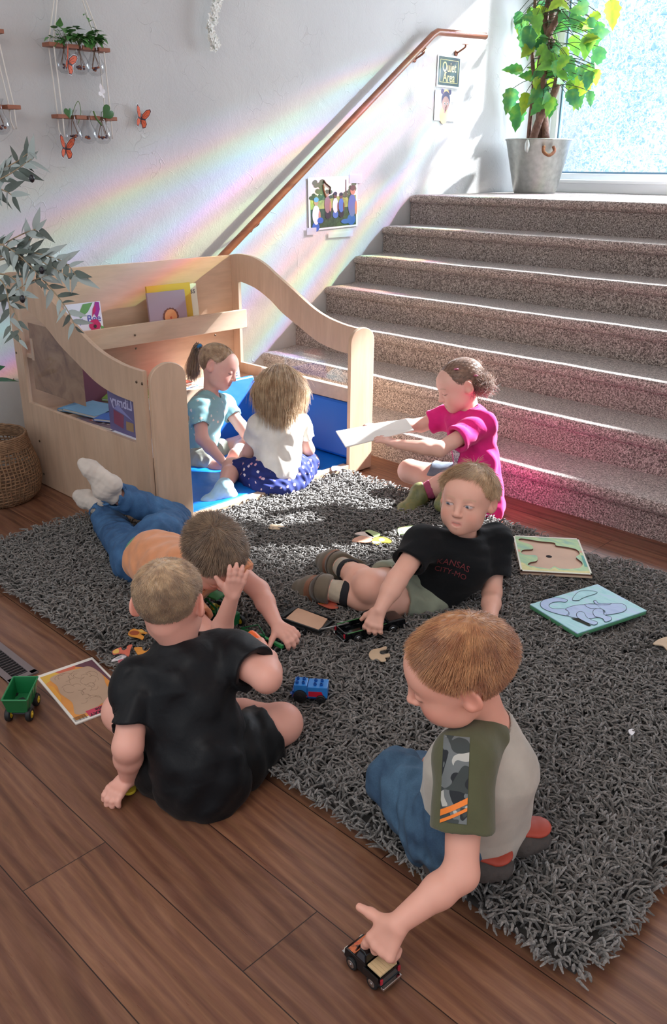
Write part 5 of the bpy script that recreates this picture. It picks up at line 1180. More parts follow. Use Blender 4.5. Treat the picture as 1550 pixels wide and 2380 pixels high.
# pull-behind implement: green bars and disks
im = empty('toy_implement', tuple(P(600, 1470, z=Z0)), label='green toy farm implement with a long drawbar and small disks under the lying boy\'s hand', cat='toy implement')
i0, i1, i2, i3 = P(560, 1462, z=Z0+.03), P(615, 1478, z=Z0+.028), P(600, 1452, z=Z0+.035), P(655, 1508, z=Z0+.012)
mb = rel(MB(), im); mb.tube([i0, i1], .0042, 6); mb.tube([i0+v3((0, 0, .003)), i2, i1+v3((0, 0, .004))], .0022, 6); mb.build('drawbar', M_DGREEN, im, smooth=True)
mb = rel(MB(), im); d_ = unit((i3-i1)*v3((1, 1, 0))); f_ = np.column_stack([d_, np.cross((0, 0, 1), d_), (0, 0, 1)]); Lb = float(np.linalg.norm(i3-i1)); mb.obox((i1+i3)/2, f_, (Lb*1.1, .010, .010)); mb.build('toolbar', mat('bright_green_bar', '#2f9a50', .35), im, bevel=.001)
for k in range(6):
    c = i1+(i3-i1)*(.1+.17*k); 
    for s in (-1, 1): wheel(im, c+f_@v3((0, s*.014, -.006)), f_[:, 0], .011, .003, M_BF, name='disk', rimr=.5)
# black truck with pine bed, held by the redhead boy; z on wood floor
ba, bb_ = P(905, 2292, z=0), P(822, 2215, z=0)
bt, bf, bO, bL = pickup('toy_truck', ba, bb_, .052, 'black toy truck with flame print and pale wooden bed under the redhead boy\'s hand', H=.060, z=0.0, bed=mat('pine_bed', '#d8b98c', .5))
mb = rel(MB(), bt); vehicle_body(mb, bf, bO+bf@v3((0, 0, .0012)), [(x*bL, zz*.060) for x, zz in ((.60, .99), (.72, .66), (.80, .64), (.90, .62), (.90, .605), (.72, .62), (.60, .93))], .047); mb.build('flame_print', m_paintboard('flame_red_orange', ['#c4433a', '#e07a4a', '#3a2630'], (40, 40, 40)), bt)
# small things: held by hands
# ================================================================ smooth solid modelling for the figures
def sd_cone(Pt, a, b, r1, r2, nrm=None, fl=1.0):
    a, b = v3(a), v3(b); ba = b-a; L2 = max(1e-9, float(ba@ba)); pa = Pt-a
    t = np.clip(pa@ba/L2, 0, 1); q = pa-t[..., None]*ba
    if nrm is not None:
        n = unit(nrm); q = q+(fl-1)*(q@n)[..., None]*n
    return np.sqrt((q*q).sum(-1))-(r1+(r2-r1)*t)
def sd_ell(Pt, c, fr, r):
    q = (Pt-v3(c))@fr; r = v3(r); k0 = np.sqrt(((q/r)**2).sum(-1)); k1 = np.sqrt(((q/(r*r))**2).sum(-1))
    return k0*(k0-1)/np.maximum(k1, 1e-9)
def sd_plane(Pt, c, n): return (Pt-v3(c))@unit(n)
class Sdf:
    def __init__(s): s.p = []; s.disp = None
    def cone(s, a, b, r1, r2, k=.015, nrm=None, fl=1.0, op='u'):
        a, b = v3(a), v3(b); s.p.append(('c', (a, b, r1, r2, nrm, fl), k, op, (a+b)/2, np.linalg.norm(b-a)/2+max(r1, r2))); return s
    def chain(s, pts, rs, k=.012, **kw):
        for i in range(len(pts)-1): s.cone(pts[i], pts[i+1], rs[i], rs[i+1], k, **kw)
        return s
    def ell(s, c, r, fr=None, k=.015, op='u'):
        r = v3(r) if hasattr(r, '__len__') else v3((r, r, r)); s.p.append(('e', (v3(c), np.eye(3) if fr is None else fr, r), k, op, v3(c), float(r.max()))); return s
    def cut(s, c, n, k=.004): s.p.append(('p', (v3(c), n), k, 'i', v3(c), 1e9)); return s
    def grow(s, d):
        """a copy with every solid inflated"""
        o = Sdf()
        for t, a, k, op, c, R in s.p:
            if op != 'u': continue
            if t == 'c': a = (a[0], a[1], a[2]+d, a[3]+d, a[4], 1+(a[5]-1)*.9)
            elif t == 'e': a = (a[0], a[1], a[2]+d)
            o.p.append((t, a, k, op, c, R+d))
        return o
    def _ev(s, pr, Pt):
        if pr[0] == 'c': return sd_cone(Pt, *pr[1][:4], pr[1][4], pr[1][5])
        if pr[0] == 'e': return sd_ell(Pt, *pr[1])
        return sd_plane(Pt, *pr[1])
    def val(s, Pt, near=None):
        Dv = np.full(Pt.shape[:-1], 1.0)
        for pr in s.p:
            sel = slice(None)
            if near is not None and pr[0] != 'p':
                m = np.linalg.norm(near-pr[4], axis=-1) < pr[5]+.05+pr[2]+(.02 if pr[3] == 'u' else 0)
                if not m.any(): continue
                sel = m
            d = s._ev(pr, Pt[sel]); k = pr[2]; A = Dv[sel]
            if pr[3] == 'u':
                h = np.maximum(k-np.abs(A-d), 0)/k; r = np.minimum(A, d)-h*h*k*.25
            else:
                if pr[3] == 's': d = -d
                h = np.maximum(k-np.abs(A-d), 0)/k; r = np.maximum(A, d)+h*h*k*.25
            Dv[sel] = r
        if s.disp is not None: Dv = Dv+s.disp(Pt)
        return Dv
    def bounds(s):
        lo, hi = np.full(3, 9.), np.full(3, -9.)
        for t, a, k, op, c, R in s.p:
            if op != 'u': continue
            if t == 'c':
                for p, r in ((a[0], a[2]), (a[1], a[3])): lo = np.minimum(lo, p-r); hi = np.maximum(hi, p+r)
            else: lo = np.minimum(lo, c-R); hi = np.maximum(hi, c+R)
        return lo-.02, hi+.02
    def mesh(s, h=.003):
        B = 8; lo, hi = s.bounds(); nb = np.ceil((hi-lo)/(h*B)).astype(int); N = nb*B
        gi = np.stack(np.meshgrid(*[np.arange(n) for n in nb], indexing='ij'), -1).reshape(-1, 3)
        cc = lo+(gi*B+(B-1)/2)*h; dv = s.val(cc); act = np.abs(dv) < h*B*1.75+.012
        V = np.repeat(np.repeat(np.repeat(np.where(dv < 0, -1, 1).astype(np.float32).reshape(nb), B, 0), B, 1), B, 2)
        ga = gi[act]; off = np.stack(np.meshgrid(*[np.arange(B)]*3, indexing='ij'), -1).reshape(-1, 3)
        idx = ga[:, None, :]*B+off[None]; pts = lo+idx*h
        for c0 in range(0, len(ga), 1500):
            sl = slice(c0, c0+1500); d = s.val(pts[sl], near=cc[act][sl]); ii = idx[sl]; V[ii[..., 0], ii[..., 1], ii[..., 2]] = d
        return surface_net(V, lo, h)
def surface_net(V, lo, h):
    S = V < 0; n = np.array(V.shape)-1
    cnt = np.zeros(n, np.int8)
    for dx in (0, 1):
        for dy in (0, 1):
            for dz in (0, 1): cnt += S[dx:n[0]+dx, dy:n[1]+dy, dz:n[2]+dz]
    cells = np.argwhere((cnt > 0) & (cnt < 8)); vid = np.full(n, -1, np.int32); vid[tuple(cells.T)] = np.arange(len(cells))
    C = np.stack([V[cells[:, 0]+dx, cells[:, 1]+dy, cells[:, 2]+dz] for dx in (0, 1) for dy in (0, 1) for dz in (0, 1)], 1)
    co = np.array([(dx, dy, dz) for dx in (0, 1) for dy in (0, 1) for dz in (0, 1)], float); acc = np.zeros((len(cells), 3)); w = np.zeros(len(cells))
    for i in range(8):
        for j in range(i+1, 8):
            if np.abs(co[i]-co[j]).sum() != 1: continue
            a, b = C[:, i], C[:, j]; m = (a < 0) != (b < 0); t = np.where(m, a/np.where(m, a-b, 1), 0)
            acc += np.where(m[:, None], co[i]+(co[j]-co[i])*t[:, None], 0); w += m
    P_ = lo+(cells+acc/w[:, None])*h; Q = []
    for ax in range(3):
        a, b = [(1, 2), (2, 0), (0, 1)][ax]; s0 = [slice(0, -1)]*3; s1 = [slice(0, -1)]*3; s1[ax] = slice(1, None)
        s0 = [slice(0, n[k]) for k in range(3)]; s1 = list(s0); s1[ax] = slice(1, n[ax]+1)
        d = S[tuple(s0)].astype(np.int8)-S[tuple(s1)].astype(np.int8); e = np.argwhere(d != 0); e = e[(e[:, a] > 0) & (e[:, b] > 0)]
        sg = d[tuple(e.T)]; ea = e.copy(); ea[:, a] -= 1; eb = e.copy(); eb[:, b] -= 1; eab = ea.copy(); eab[:, b] -= 1
        q = np.stack([vid[tuple(x.T)] for x in (e, ea, eab, eb)], 1); q[sg < 0] = q[sg < 0][:, ::-1]; Q.append(q)
    Q = np.vstack(Q); return P_, Q[(Q >= 0).all(1)]
def folds(seed, amp=.0022, wl=.05, axis=None):
    rg = np.random.default_rng(seed); W = rg.normal(0, 1, (6, 3)); W /= np.linalg.norm(W, axis=1, keepdims=True); fr_ = 2*PI/(wl*rg.uniform(.6, 1.6, 6)); ph = rg.uniform(0, 6, 6)
    if axis is not None: W = W-(W@unit(axis))[:, None]*unit(axis)*.75
    def f(Pt):
        q = Pt+.010*np.sin(Pt[..., [1, 2, 0]]*31+ph[:3]); r = 0
        for i in range(6): r = r+np.sin(q@W[i]*fr_[i]+ph[i])
        r = r/6*2.2; return amp*(np.abs(r)**.8*np.sign(r))
    return f
def skin_mat(name, base, cheek=.0):
    t = NT(name); c = t.add('ShaderNodeVertexColor'); c.layer_name = 'Col'; v = t.coord(); n = t.noise(v, 26, 3)
    col = t.mix(.35, c.outputs['Color'], t.ramp(n.outputs['Fac'], [(.3, (.90, .86, .84, 1)), (.7, (1, 1, 1, 1))]), 'MULTIPLY')
    t.set(Base_Color=col, Roughness=.5, Subsurface_Weight=.18, Subsurface_Scale=.012, Subsurface_Radius=(1.0, .35, .2)); n2 = t.noise(v, 300, 2); t.bump(n2.outputs['Fac'], .06, .001); return t.m
M_SKIN = skin_mat('skin', '#dca58d')
def cloth(name, col, rough=.85, var=.10, weave=420, amp=.12, sheen=.25, **kw):
    if name in MATS: return MATS[name]
    t = NT(name); v = t.coord(); n = t.noise(v, 18, 3); w = t.noise(v, weave, 2); c = srgb(col)[:3]
    cc = t.ramp(n.outputs['Fac'], [(.3, tuple(x*(1-var) for x in c)+(1,)), (.7, tuple(min(1, x*(1+var)) for x in c)+(1,))])
    t.set(Base_Color=cc, Roughness=rough, Sheen_Weight=sheen, Specular_IOR_Level=.22); big = t.noise(v, 22, 3, .5, .6); h_ = t.math('ADD', t.math('MULTIPLY', big.outputs['Fac'], 1.3), t.math('MULTIPLY', w.outputs['Fac'], amp)); t.bump(h_, .35, .004); MATS[name] = t.m; return t.m
def denim(name, a, b):
    t = NT(name); v = t.coord(); n = t.noise(v, 14, 4, .6); w = t.noise(v, 380, 2); f = t.noise(t.coord('Object', (30, 30, 220)), 3, 2)
    col = t.ramp(n.outputs['Fac'], [(.3, srgb(a)), (.7, srgb(b))]); col = t.mix(.3, col, t.ramp(w.outputs['Fac'], [(.35, (.6, .62, .66, 1)), (.65, (1.15, 1.15, 1.15, 1))]), 'MULTIPLY'); t.set(Base_Color=col, Roughness=.85); t.bump(w.outputs['Fac'], .3, .002); MATS[name] = t.m; return t.m

# ---- anatomy -------------------------------------------------------------
def head_frame(face, up=(0, 0, 1)): return frame(face, up)
def add_head(S, c, fr, s=1.0, eyes=True, mouth_open=False):
    """child head about .2 m from chin to crown; fr columns right, face, up"""
    def q(x, y, z): return v3(c)+fr@(v3((x, y, z))*s)
    S.ell(q(0, -.016, .026), v3((.0715, .089, .074))*s, fr, .01)
    S.ell(q(0, .020, -.022), v3((.0610, .060, .066))*s, fr, .035*s)
    S.ell(q(0, .050, .030), v3((.050, .032, .040))*s, fr, .03*s)           # forehead
    for k in (-1, 1): S.ell(q(k*.030, .050, -.040), v3((.025, .024, .026))*s, fr, .026*s); S.ell(q(k*.030, .022, -.062), v3((.024, .026, .022))*s, fr, .03*s)
    S.ell(q(0, .056, -.080), v3((.023, .019, .017))*s, fr, .026*s)          # chin
    S.ell(q(0, .064, -.056), v3((.024, .015, .020))*s, fr, .020*s)          # muzzle
    for k in (-1, 1): S.ell(q(k*.030, .092, -.001), v3((.0135, .0105, .0085))*s, fr, .014*s, 's')
    for k in (-1, 1): S.ell(q(k*.029, .0700, -.002), v3((.0128, .0125, .0112))*s, fr, .004*s)
    S.cone(q(0, .080, .004), q(0, .0925, -.026), .0062*s, .0082*s, .012*s)
    S.ell(q(0, .0935, -.029), v3((.0088, .0075, .0070))*s, fr, .006*s)
    for k in (-1, 1): S.ell(q(k*.0095, .086, -.032), v3((.0058, .0065, .0052))*s, fr, .005*s)
    if mouth_open:
        
        for k in (-1, 1): S.cone(q(0, .079, -.0530), q(k*.0165, .073, -.0545), .0034*s, .0026*s, .005*s); S.cone(q(0, .0775, -.0680), q(k*.014, .072, -.0610), .0044*s, .0028*s, .005*s)
        S.ell(q(0, .084, -.0600), v3((.0140, .011, .0050))*s, fr, .003*s, 's')
    else:
        S.cone(q(-.014, .0765, -.0535), q(.014, .0765, -.0535), .0036*s, .0036*s, .005*s); S.cone(q(-.011, .0755, -.0610), q(.011, .0755, -.0610), .0044*s, .0044*s, .005*s)
        S.cone(q(-.017, .0815, -.0572), q(.017, .0815, -.0572), .0010*s, .0010*s, .003*s, op='s')
    for k in (-1, 1):                                                       # ears
        ef = fr@np.array(Matrix.Rotation(k*.50, 3, 'Z') @ Matrix.Rotation(-.18, 3, 'X'))
        S.ell(q(k*.0765, -.012, -.004), v3((.0062, .0165, .0265))*s, ef, .006*s); S.ell(q(k*.0735, -.004, -.020), v3((.008, .010, .012))*s, ef, .008*s)
        S.ell(q(k*.0835, -.008, .000), v3((.0055, .0098, .0165))*s, ef, .005*s, 's')
def face_color(c, fr, s, base, lip=(.62, .24, .22), brow=(.35, .22, .14), eye=None, blush=.35, lash=True, closed=False):
    base = v3(base)
    def f(V):
        q = (V-v3(c))@fr/s; col = np.tile(base, (len(V), 1))
        def blend(m, cc): nonlocal col; m = np.clip(m, 0, 1)[:, None]; col = col*(1-m)+v3(cc)*m
        near = (np.abs(q).max(1) < .12) & (q[:, 1] > .02)
        ax = np.abs(q[:, 0])
        g = np.exp(-(((ax-.040)/.017)**2+((q[:, 2]+.034)/.016)**2))*near; blend(g*blush, base*v3((1.0, .62, .60)))
        blend(np.exp(-((ax/.009)**2+((q[:, 2]+.030)/.007)**2))*near*.30*(q[:, 1] > .08), base*v3((1, .72, .70)))
        ears = (ax > .072) & (np.abs(q[:, 2]) < .04) & (np.abs(q[:, 1]) < .04); blend(ears*.35, base*v3((1, .66, .60)))
        lm = (ax < .0185) & near & (q[:, 2] < -.0490+.03*ax*0) & (q[:, 2] > -.0665+ax*.18) & (q[:, 1] > .06); blend(lm*.55*(1-(ax/.02)**4), lip)
        bz = .0195-((ax-.028)/.022)**2*.006; bm = near*(ax > .011)*(ax < .046)*np.exp(-((q[:, 2]-bz)/.0026)**2); blend(bm*.45, brow)
        if lash:
            lz = (-.0085 if closed else .0016)-((ax-.029)/.016)**2*(-.004 if closed else .0045); blend(near*(np.abs(ax-.029) < .0145)*np.exp(-((q[:, 2]-lz)/.0017)**2)*.75*(q[:, 1] > .05), (.10, .06, .05))
        if eye is not None and not closed:
            em = near*(((ax-.029)/.0115)**2+((q[:, 2]+.0030)/.0040)**2 < 1)*(q[:, 1] > .06); blend(em*.75, (.62, .56, .56))
            ox = eye[3]*np.sign(q[:, 0]); im = near*(((ax-.029-ox)/.0058)**2+((q[:, 2]+.0022-eye[4])/.0058)**2 < 1)*em; blend(im, eye[:3]); pm = near*(((ax-.029-ox)/.0026)**2+((q[:, 2]+.0022-eye[4])/.0026)**2 < 1)*em; blend(pm, (.02, .015, .015))
        return col
    return f
def add_hand(S, w, d, n, side, s=1.0, curl=(.3, .35, .3), spread=.10, thumb=(.7, .5, .3), each=None, k=.005):
    """w wrist, d towards the knuckles, n out of the back of the hand, side +1 puts the thumb on d x n"""
    d = unit(d); n = unit(v3(n)-d*np.dot(n, d)); a = np.cross(d, n)*side; w = v3(w); PL = .050*s
    kn = [w+d*PL*(1.0-.06*abs(i-1.2))+a*(.0200-.0137*i)*s for i in range(4)]
    for i, q in enumerate(kn): S.cone(w+a*(.010-.0065*i)*s+d*.006, q, .0105*s, .0078*s, .008*s)
    S.cone(w+a*.013*s+d*.012*s, w+a*.017*s+d*.032*s-n*.004*s, .011*s, .010*s, .008*s)
    FL = [.040, .045, .042, .033]; tips = []
    for i, q in enumerate(kn):
        cu = each[i] if each else curl; sp = spread*(1.2-i); f = unit(d+a*sp); p = q; L = FL[i]*s; ang = 0; r = (.0074, .0070, .0066, .0055)
        seg = (.46, .30, .24)
        for j in range(3):
            ang += cu[j]; dr = f*math.cos(ang)-n*math.sin(ang); p2 = p+dr*L*seg[j]; rr = (.97 if i < 3 else .86)*s
            S.cone(p, p2, r[j]*rr, r[j+1]*rr, k*(1 if j else 1.4)); p = p2
        tips.append(p)
    p = w+a*.018*s+d*.014*s-n*.003*s; t0 = unit(d*math.cos(thumb[0])+a*math.sin(thumb[0])-n*thumb[1]); p2 = p+t0*.026*s; S.cone(p, p2, .0108*s, .0082*s, .008*s)
    t1 = unit(t0+d*thumb[2]-a*thumb[2]*.35-n*thumb[2]*.3); p3 = p2+t1*.022*s; S.cone(p2, p3, .0080*s, .0064*s, .006*s); return tips, p3
def add_foot(S, ank, d, up, s=1.0, L=.135, grow=0.0, k=.014, toes=False):
    """ankle, direction to the toes, up of the foot"""
    d = unit(d); up = unit(v3(up)-d*np.dot(up, d)); sd = np.cross(d, up); heel = v3(ank)-d*.022*s-up*.038*s; ball = heel+d*(L*.70)*s-up*.004*s; toe = heel+d*(L*.92)*s-up*.006*s
    S.cone(v3(ank), heel, .030*s+grow, .027*s+grow, k); S.cone(heel, ball, .026*s+grow, .027*s+grow, k); S.cone(v3(ank), ball+up*.004, .028*s+grow, .018*s+grow, k*1.3)
    S.cone(ball-sd*.010*s, ball+sd*.012*s, .024*s+grow, .024*s+grow, k, nrm=up, fl=1.15); S.cone(ball, toe, .026*s+grow, .021*s+grow, k, nrm=up, fl=1.2)
    if toes:
        for i in range(5): q = toe+sd*(-.022+.0105*i)*s; S.cone(q-d*.01*s, q+d*(.014-.0028*i)*s, .0095*s-.0008*i, .0078*s-.0006*i, .004)
    return heel, ball, toe
def seg_rep(nm, J, prs):
    print('LEN', nm, ' '.join('%s-%s %.3f' % (a, b, np.linalg.norm(J[a]-J[b])) for a, b in prs), '| z', ' '.join('%s %.2f' % (k, J[k][2]) for k in J))
def hair_strands(C, D0, L, flow, n_seg=4, r=.0011, jitter=.2, seed=1, droop=0, curl=0, lift=.15, nrm=None, head=None):
    """strands from root points C (n,3) following direction field flow(P)->dir; thin triangular tubes"""
    rg = np.random.default_rng(seed); n = len(C); Pn = [C.copy()]; p = C.copy(); L = np.broadcast_to(L, (n,))[:, None]
    jit = rg.normal(0, jitter, (n, 3)); ph = rg.uniform(0, 6.28, (n, 1)); d = None
    for i in range(n_seg):
        d = flow(p)+jit; 
        if nrm is not None: d = d+nrm*lift*(1.6 if i == 0 else .2)
        if curl: d = d+curl*np.concatenate([np.sin(ph+i*1.7), np.cos(ph+i*1.7), .3*np.sin(ph*2+i)], 1)
        d = d+np.array([0, 0, -droop*i]); d /= np.linalg.norm(d, axis=1, keepdims=True)+1e-9; p = p+d*L/n_seg
        if head is not None: # keep outside of the skull
            hc, hf, hr = head; q = (p-hc)@hf/hr; ln = np.linalg.norm(q, axis=1, keepdims=True); q = np.where(ln < 1.0, q/np.maximum(ln, 1e-6)*1.0, q); p = hc+(q*hr)@hf.T
        Pn.append(p.copy())
    X = np.stack(Pn, 1); T = np.gradient(X, axis=1); T /= np.linalg.norm(T, axis=2, keepdims=True)+1e-9
    A = np.cross(T, np.array([.3, .5, .81])); A /= np.linalg.norm(A, axis=2, keepdims=True)+1e-9; Bv = np.cross(T, A); m = n_seg+1
    rr = r*np.linspace(1, .25, m)[None, :, None]*rg.uniform(.7, 1.3, (n, 1, 1)); V = np.stack([X+rr*(A*math.cos(k*2*PI/3)+Bv*math.sin(k*2*PI/3)) for k in range(3)], 2)
    b = (np.arange(n)*m*3)[:, None, None]; i = np.arange(m-1)[None, :, None]*3; k = np.arange(3)[None, None, :]; Q = np.stack([b+i+k, b+i+(k+1) % 3, b+i+3+(k+1) % 3, b+i+3+k], -1).reshape(-1, 4)
    sh = np.clip(rg.normal(1, .17, (n, 1, 1, 1)), .55, 1.5)*np.ones((n, m, 3, 3)); return V.reshape(-1, 3), Q, sh.reshape(-1, 3)
def hair_mat(name, a, b, rough=.42):
    t = NT(name); c = t.add('ShaderNodeVertexColor'); c.layer_name = 'Col'; n = t.noise(t.coord(), 35, 3); col = t.ramp(n.outputs['Fac'], [(.3, srgb(a)), (.7, srgb(b))]); col = t.mix(1, col, c.outputs['Color'], 'MULTIPLY'); t.set(Base_Color=col, Roughness=rough, Sheen_Weight=.3); return t.m
def make_hair(parent, c, fr, s, m, hairline, length, flow, n=4200, seed=1, thick=.0045, capgrow=.0, r=.0010, extra=None, lift=.15, jitter=.2, droop=0, curl=0, nseg=4, keep_out=True, edge=.5, tint=None, name='hair'):
    """cap following the skull, cut by the hairline test in head coordinates, plus strands"""
    rad = (v3((.0715, .089, .074))+thick)*s; cc = v3(c)+fr@(v3((0, -.016, .026))*s); rg = np.random.default_rng(seed)
    # cap: dense lat-long ellipsoid, with faces off the hairline dropped
    nu, nv = 96, 60; th = np.linspace(0, PI, nv); ph = np.linspace(0, 2*PI, nu, endpoint=False); T_, F_ = np.meshgrid(th, ph, indexing='ij')
    U = np.stack([np.sin(T_)*np.cos(F_), np.sin(T_)*np.sin(F_), np.cos(T_)], -1).reshape(-1, 3); q = U*rad/s+v3((0, -.016, .026))
    bump_ = 1+.012*np.sin(U[:, 0]*23+U[:, 2]*17)*np.sin(U[:, 1]*19)
    hl = hairline(q); pull = np.clip(hl/.010, -1, 1)         # sink the rim under the skin
    rr = (rad*(1-.07*(1-np.clip(pull, 0, 1)))[:, None]) if True else rad
    W = cc+((U*rr*bump_[:, None]))@fr.T; idx = np.arange(nu*nv).reshape(nv, nu); Q = np.stack([idx[:-1], idx[1:], np.roll(idx, -1, 1)[1:], np.roll(idx, -1, 1)[:-1]], -1).reshape(-1, 4)
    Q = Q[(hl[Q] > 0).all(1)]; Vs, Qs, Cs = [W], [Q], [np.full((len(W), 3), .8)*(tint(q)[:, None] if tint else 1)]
    u = rg.normal(0, 1, (n*3, 3)); u /= np.linalg.norm(u, axis=1, keepdims=True); q0 = u*(rad/s)+v3((0, -.016, .026)); ok = hairline(q0)+rg.uniform(-.003, .004, len(q0)) > 0; u = u[ok][:n]; q0 = q0[ok][:n]
    root = cc+(u*(rad-.002*s))@fr.T; nrm = (u/rad); nrm /= np.linalg.norm(nrm, axis=1, keepdims=True); nrm = nrm@fr.T
    Lh = length(q0) if callable(length) else np.full(len(q0), length)
    if edge: Lh = np.minimum(Lh, .006+np.clip(hairline(q0), 0, 1)*edge)
    def fl(p): return flow((p-v3(c))@fr/s)@fr.T
    ho = (cc, fr, rad*1.0) if keep_out else None
    V, Qh, Ch = hair_strands(root, None, Lh*s*rg.uniform(.7, 1.15, len(root)), fl, nseg, r, jitter, seed, droop, curl, lift, nrm, ho)
    
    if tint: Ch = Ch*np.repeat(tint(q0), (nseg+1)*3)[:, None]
    k = len(W); Vs.append(V); Qs.append(Qh+k); Cs.append(Ch); k += len(V)
    if extra:
        for V, Qh, Ch in extra: Vs.append(V); Qs.append(Qh+k); Cs.append(Ch); k += len(V)
    Vv = np.vstack(Vs)-v3(tuple(parent.location)); return npmesh(name, Vv, np.vstack(Qs), m, parent, True, np.vstack(Cs))
def solid(name, S, m, parent, h=.0035, col=None, smooth_it=0, **kw):
    V, Q = S.mesh(h); cols = col(V) if col is not None else None
    return npmesh(name, V-v3(tuple(root_of(parent).location)), Q, m, parent, True, cols, **kw)
def project_text(mb_root, txt, S, c, fr, size, m, parent, name, arc=0, bold=.0012, lift=.0012):
    """lettering laid on a garment: vertices slide along -fr[:,2] until they touch the solid"""
    V, Fs = text_mesh(txt, size, bold); X = np.array(V)
    # refine long faces is not needed at this size
    Wp = np.array([v3(c)+fr@v3((x, y-arc*x*x, .06)) for x, y, z in V]); d = -fr[:, 2]
    for _ in range(40): Wp = Wp+d*np.clip(S.val(Wp)*.8, -.01, .02)[:, None]
    Wp = Wp-d*lift; mb = MB(); mb.M = Matrix.Translation(-Vector(parent.location)); mb.put(Wp, Fs); return mb.build(name, m, parent)
def torso(S, J, front, g=0.0, sc=1.0, w=.088, low=0.0):
    f = unit(front); up = unit(J['chest']-J['pel']); mid = (J['pel']+J['chest'])/2
    S.cone(J['pel']-up*low, mid, w*.98*sc+g, w*.93*sc+g, .03, nrm=f, fl=1.16); S.cone(mid, J['chest'], w*.93*sc+g, w*1.0*sc+g, .03, nrm=f, fl=1.20)
    S.cone(J['chest'], J['neck']-up*.010, w*.95*sc+g, .040*sc+g, .03, nrm=f, fl=1.2)
    for k in ('shL', 'shR'): S.cone(J['chest']+(J['neck']-J['chest'])*.45, J[k], .046*sc+g, .037*sc+g, .03)
def arm(S, J, k, sc=1.0, g=0, upto=1.0, r=(.036, .030, .029, .0195)):
    s, e, w = J['sh'+k], J['el'+k], J['wr'+k]; S.cone(s, e, r[0]*sc+g, r[1]*sc+g, .015)
    m = e+(w-e)*.35; S.cone(e, m, r[1]*sc+g, r[2]*sc*1.03+g, .015); S.cone(m, w, r[2]*sc+g, r[3]*sc+g, .012)
def leg(S, J, k, sc=1.0, g=0, r=(.070, .047, .043, .029)):
    h, n, a = J['hip'+k], J['kn'+k], J['an'+k]; S.cone(h, n, r[0]*sc+g, r[1]*sc+g, .025); S.ell(n, r[1]*sc*1.02+g, None, .01)
    m = n+(a-n)*.35; S.cone(n, m, r[1]*sc*.92+g, r[2]*sc+g, .02); S.cone(m, a, r[2]*sc+g, r[3]*sc+g, .015)
def sleeve(S, J, k, frac, r0=.050, r1=.049, sc=1.0, armr=.034, flare=0):
    s, e = J['sh'+k], J['el'+k]; d = unit(e-s); c = s+(e-s)*frac
    S.cone(s, c, r0*sc, r1*sc, .015); fr = frame(d); cuff(S, c, d, r1*sc*1.6, armr*sc)
def cuff(S, c, d, R, inner):
    fr = frame(d); S.ell(c+d*.035, (R*1.3, .035, R*1.3), fr, .003, 's'); S.cone(c-d*.018, c+d*.03, inner, inner+.002, .003, op='s')
def trouser(S, J, k, frac, which='sh', r=(.085, .062, .056), sc=1.0, inner=.045):
    """trouser leg along thigh (and shank) ending at frac of the shank ('sh') or thigh ('th')"""
    h, n, a = J['hip'+k], J['kn'+k], J['an'+k]
    if which == 'th': c = h+(n-h)*frac; d = unit(n-h); S.cone(h, c, r[0]*sc, r[1]*sc, .02); cuff(S, c, d, r[1]*sc*1.3, inner)
    else:
        c = n+(a-n)*frac; d = unit(a-n); S.cone(h, n, r[0]*sc, r[1]*sc, .025); S.cone(n, c, r[1]*sc, r[2]*sc, .02); cuff(S, c, d, r[2]*sc*1.3, inner)
def make_person(nm, J, front, face, up, lb, hands, feet, skin=(.73, .43, .32), s=1.0, h=.0026, mouth_open=False, neck_r=.033, color_kw=None, skip_legs=(), toes=(), legr=None, armsc=1.0):
    o = empty(nm, (float(J['pel'][0]), float(J['pel'][1]), float(FLOORZ)), label=lb, cat='person')
    S = Sdf(); fr = head_frame(face, up); add_head(S, J['head'], fr, s, mouth_open=mouth_open)
    S.cone(J['head']+fr@v3((0, -.022, -.045))*s, J['neck'], neck_r*s, neck_r*1.08*s, .018)
    torso(S, J, front, g=-.006)
    for k in 'LR':
        arm(S, J, k, armsc)
        if k not in skip_legs: leg(S, J, k, 1.0, 0, legr or (.070, .047, .043, .029))
    tips = {}
    for k, hd in hands.items():
        kw = dict(hd); side = kw.pop('side', 1 if k == 'L' else -1); tips[k] = add_hand(S, J['wr'+k], kw.pop('d'), kw.pop('n'), side, kw.pop('s', .88), **kw)
    for k, (d, u) in feet.items():
        add_foot(S, J['an'+k], d, u, toes=(k in toes))
    ck = dict(base=skin); ck.update(color_kw or {})
    body = solid('body', S, M_SKIN, o, h, face_color(J['head'], fr, s, **ck))
    return o, S, fr, tips
FLOORZ = 0.0
def hl_short(q, front=.052, temple=.028, nape=-.052):
    """positive inside the hair area: q in head coordinates"""
    x, y, z = np.abs(q[..., 0]), q[..., 1], q[..., 2]
    zf = np.interp(y, [-.10, -.055, -.02, .008, .022, .045, .058, .075], [nape, nape-.004, -.018, .008, .018, temple, front, front+.006])
    ear = ((y+.012)/.020)**2+((z+.002)/.028)**2 < 1
    return np.where(ear & (x > .055), -.01, z-zf)

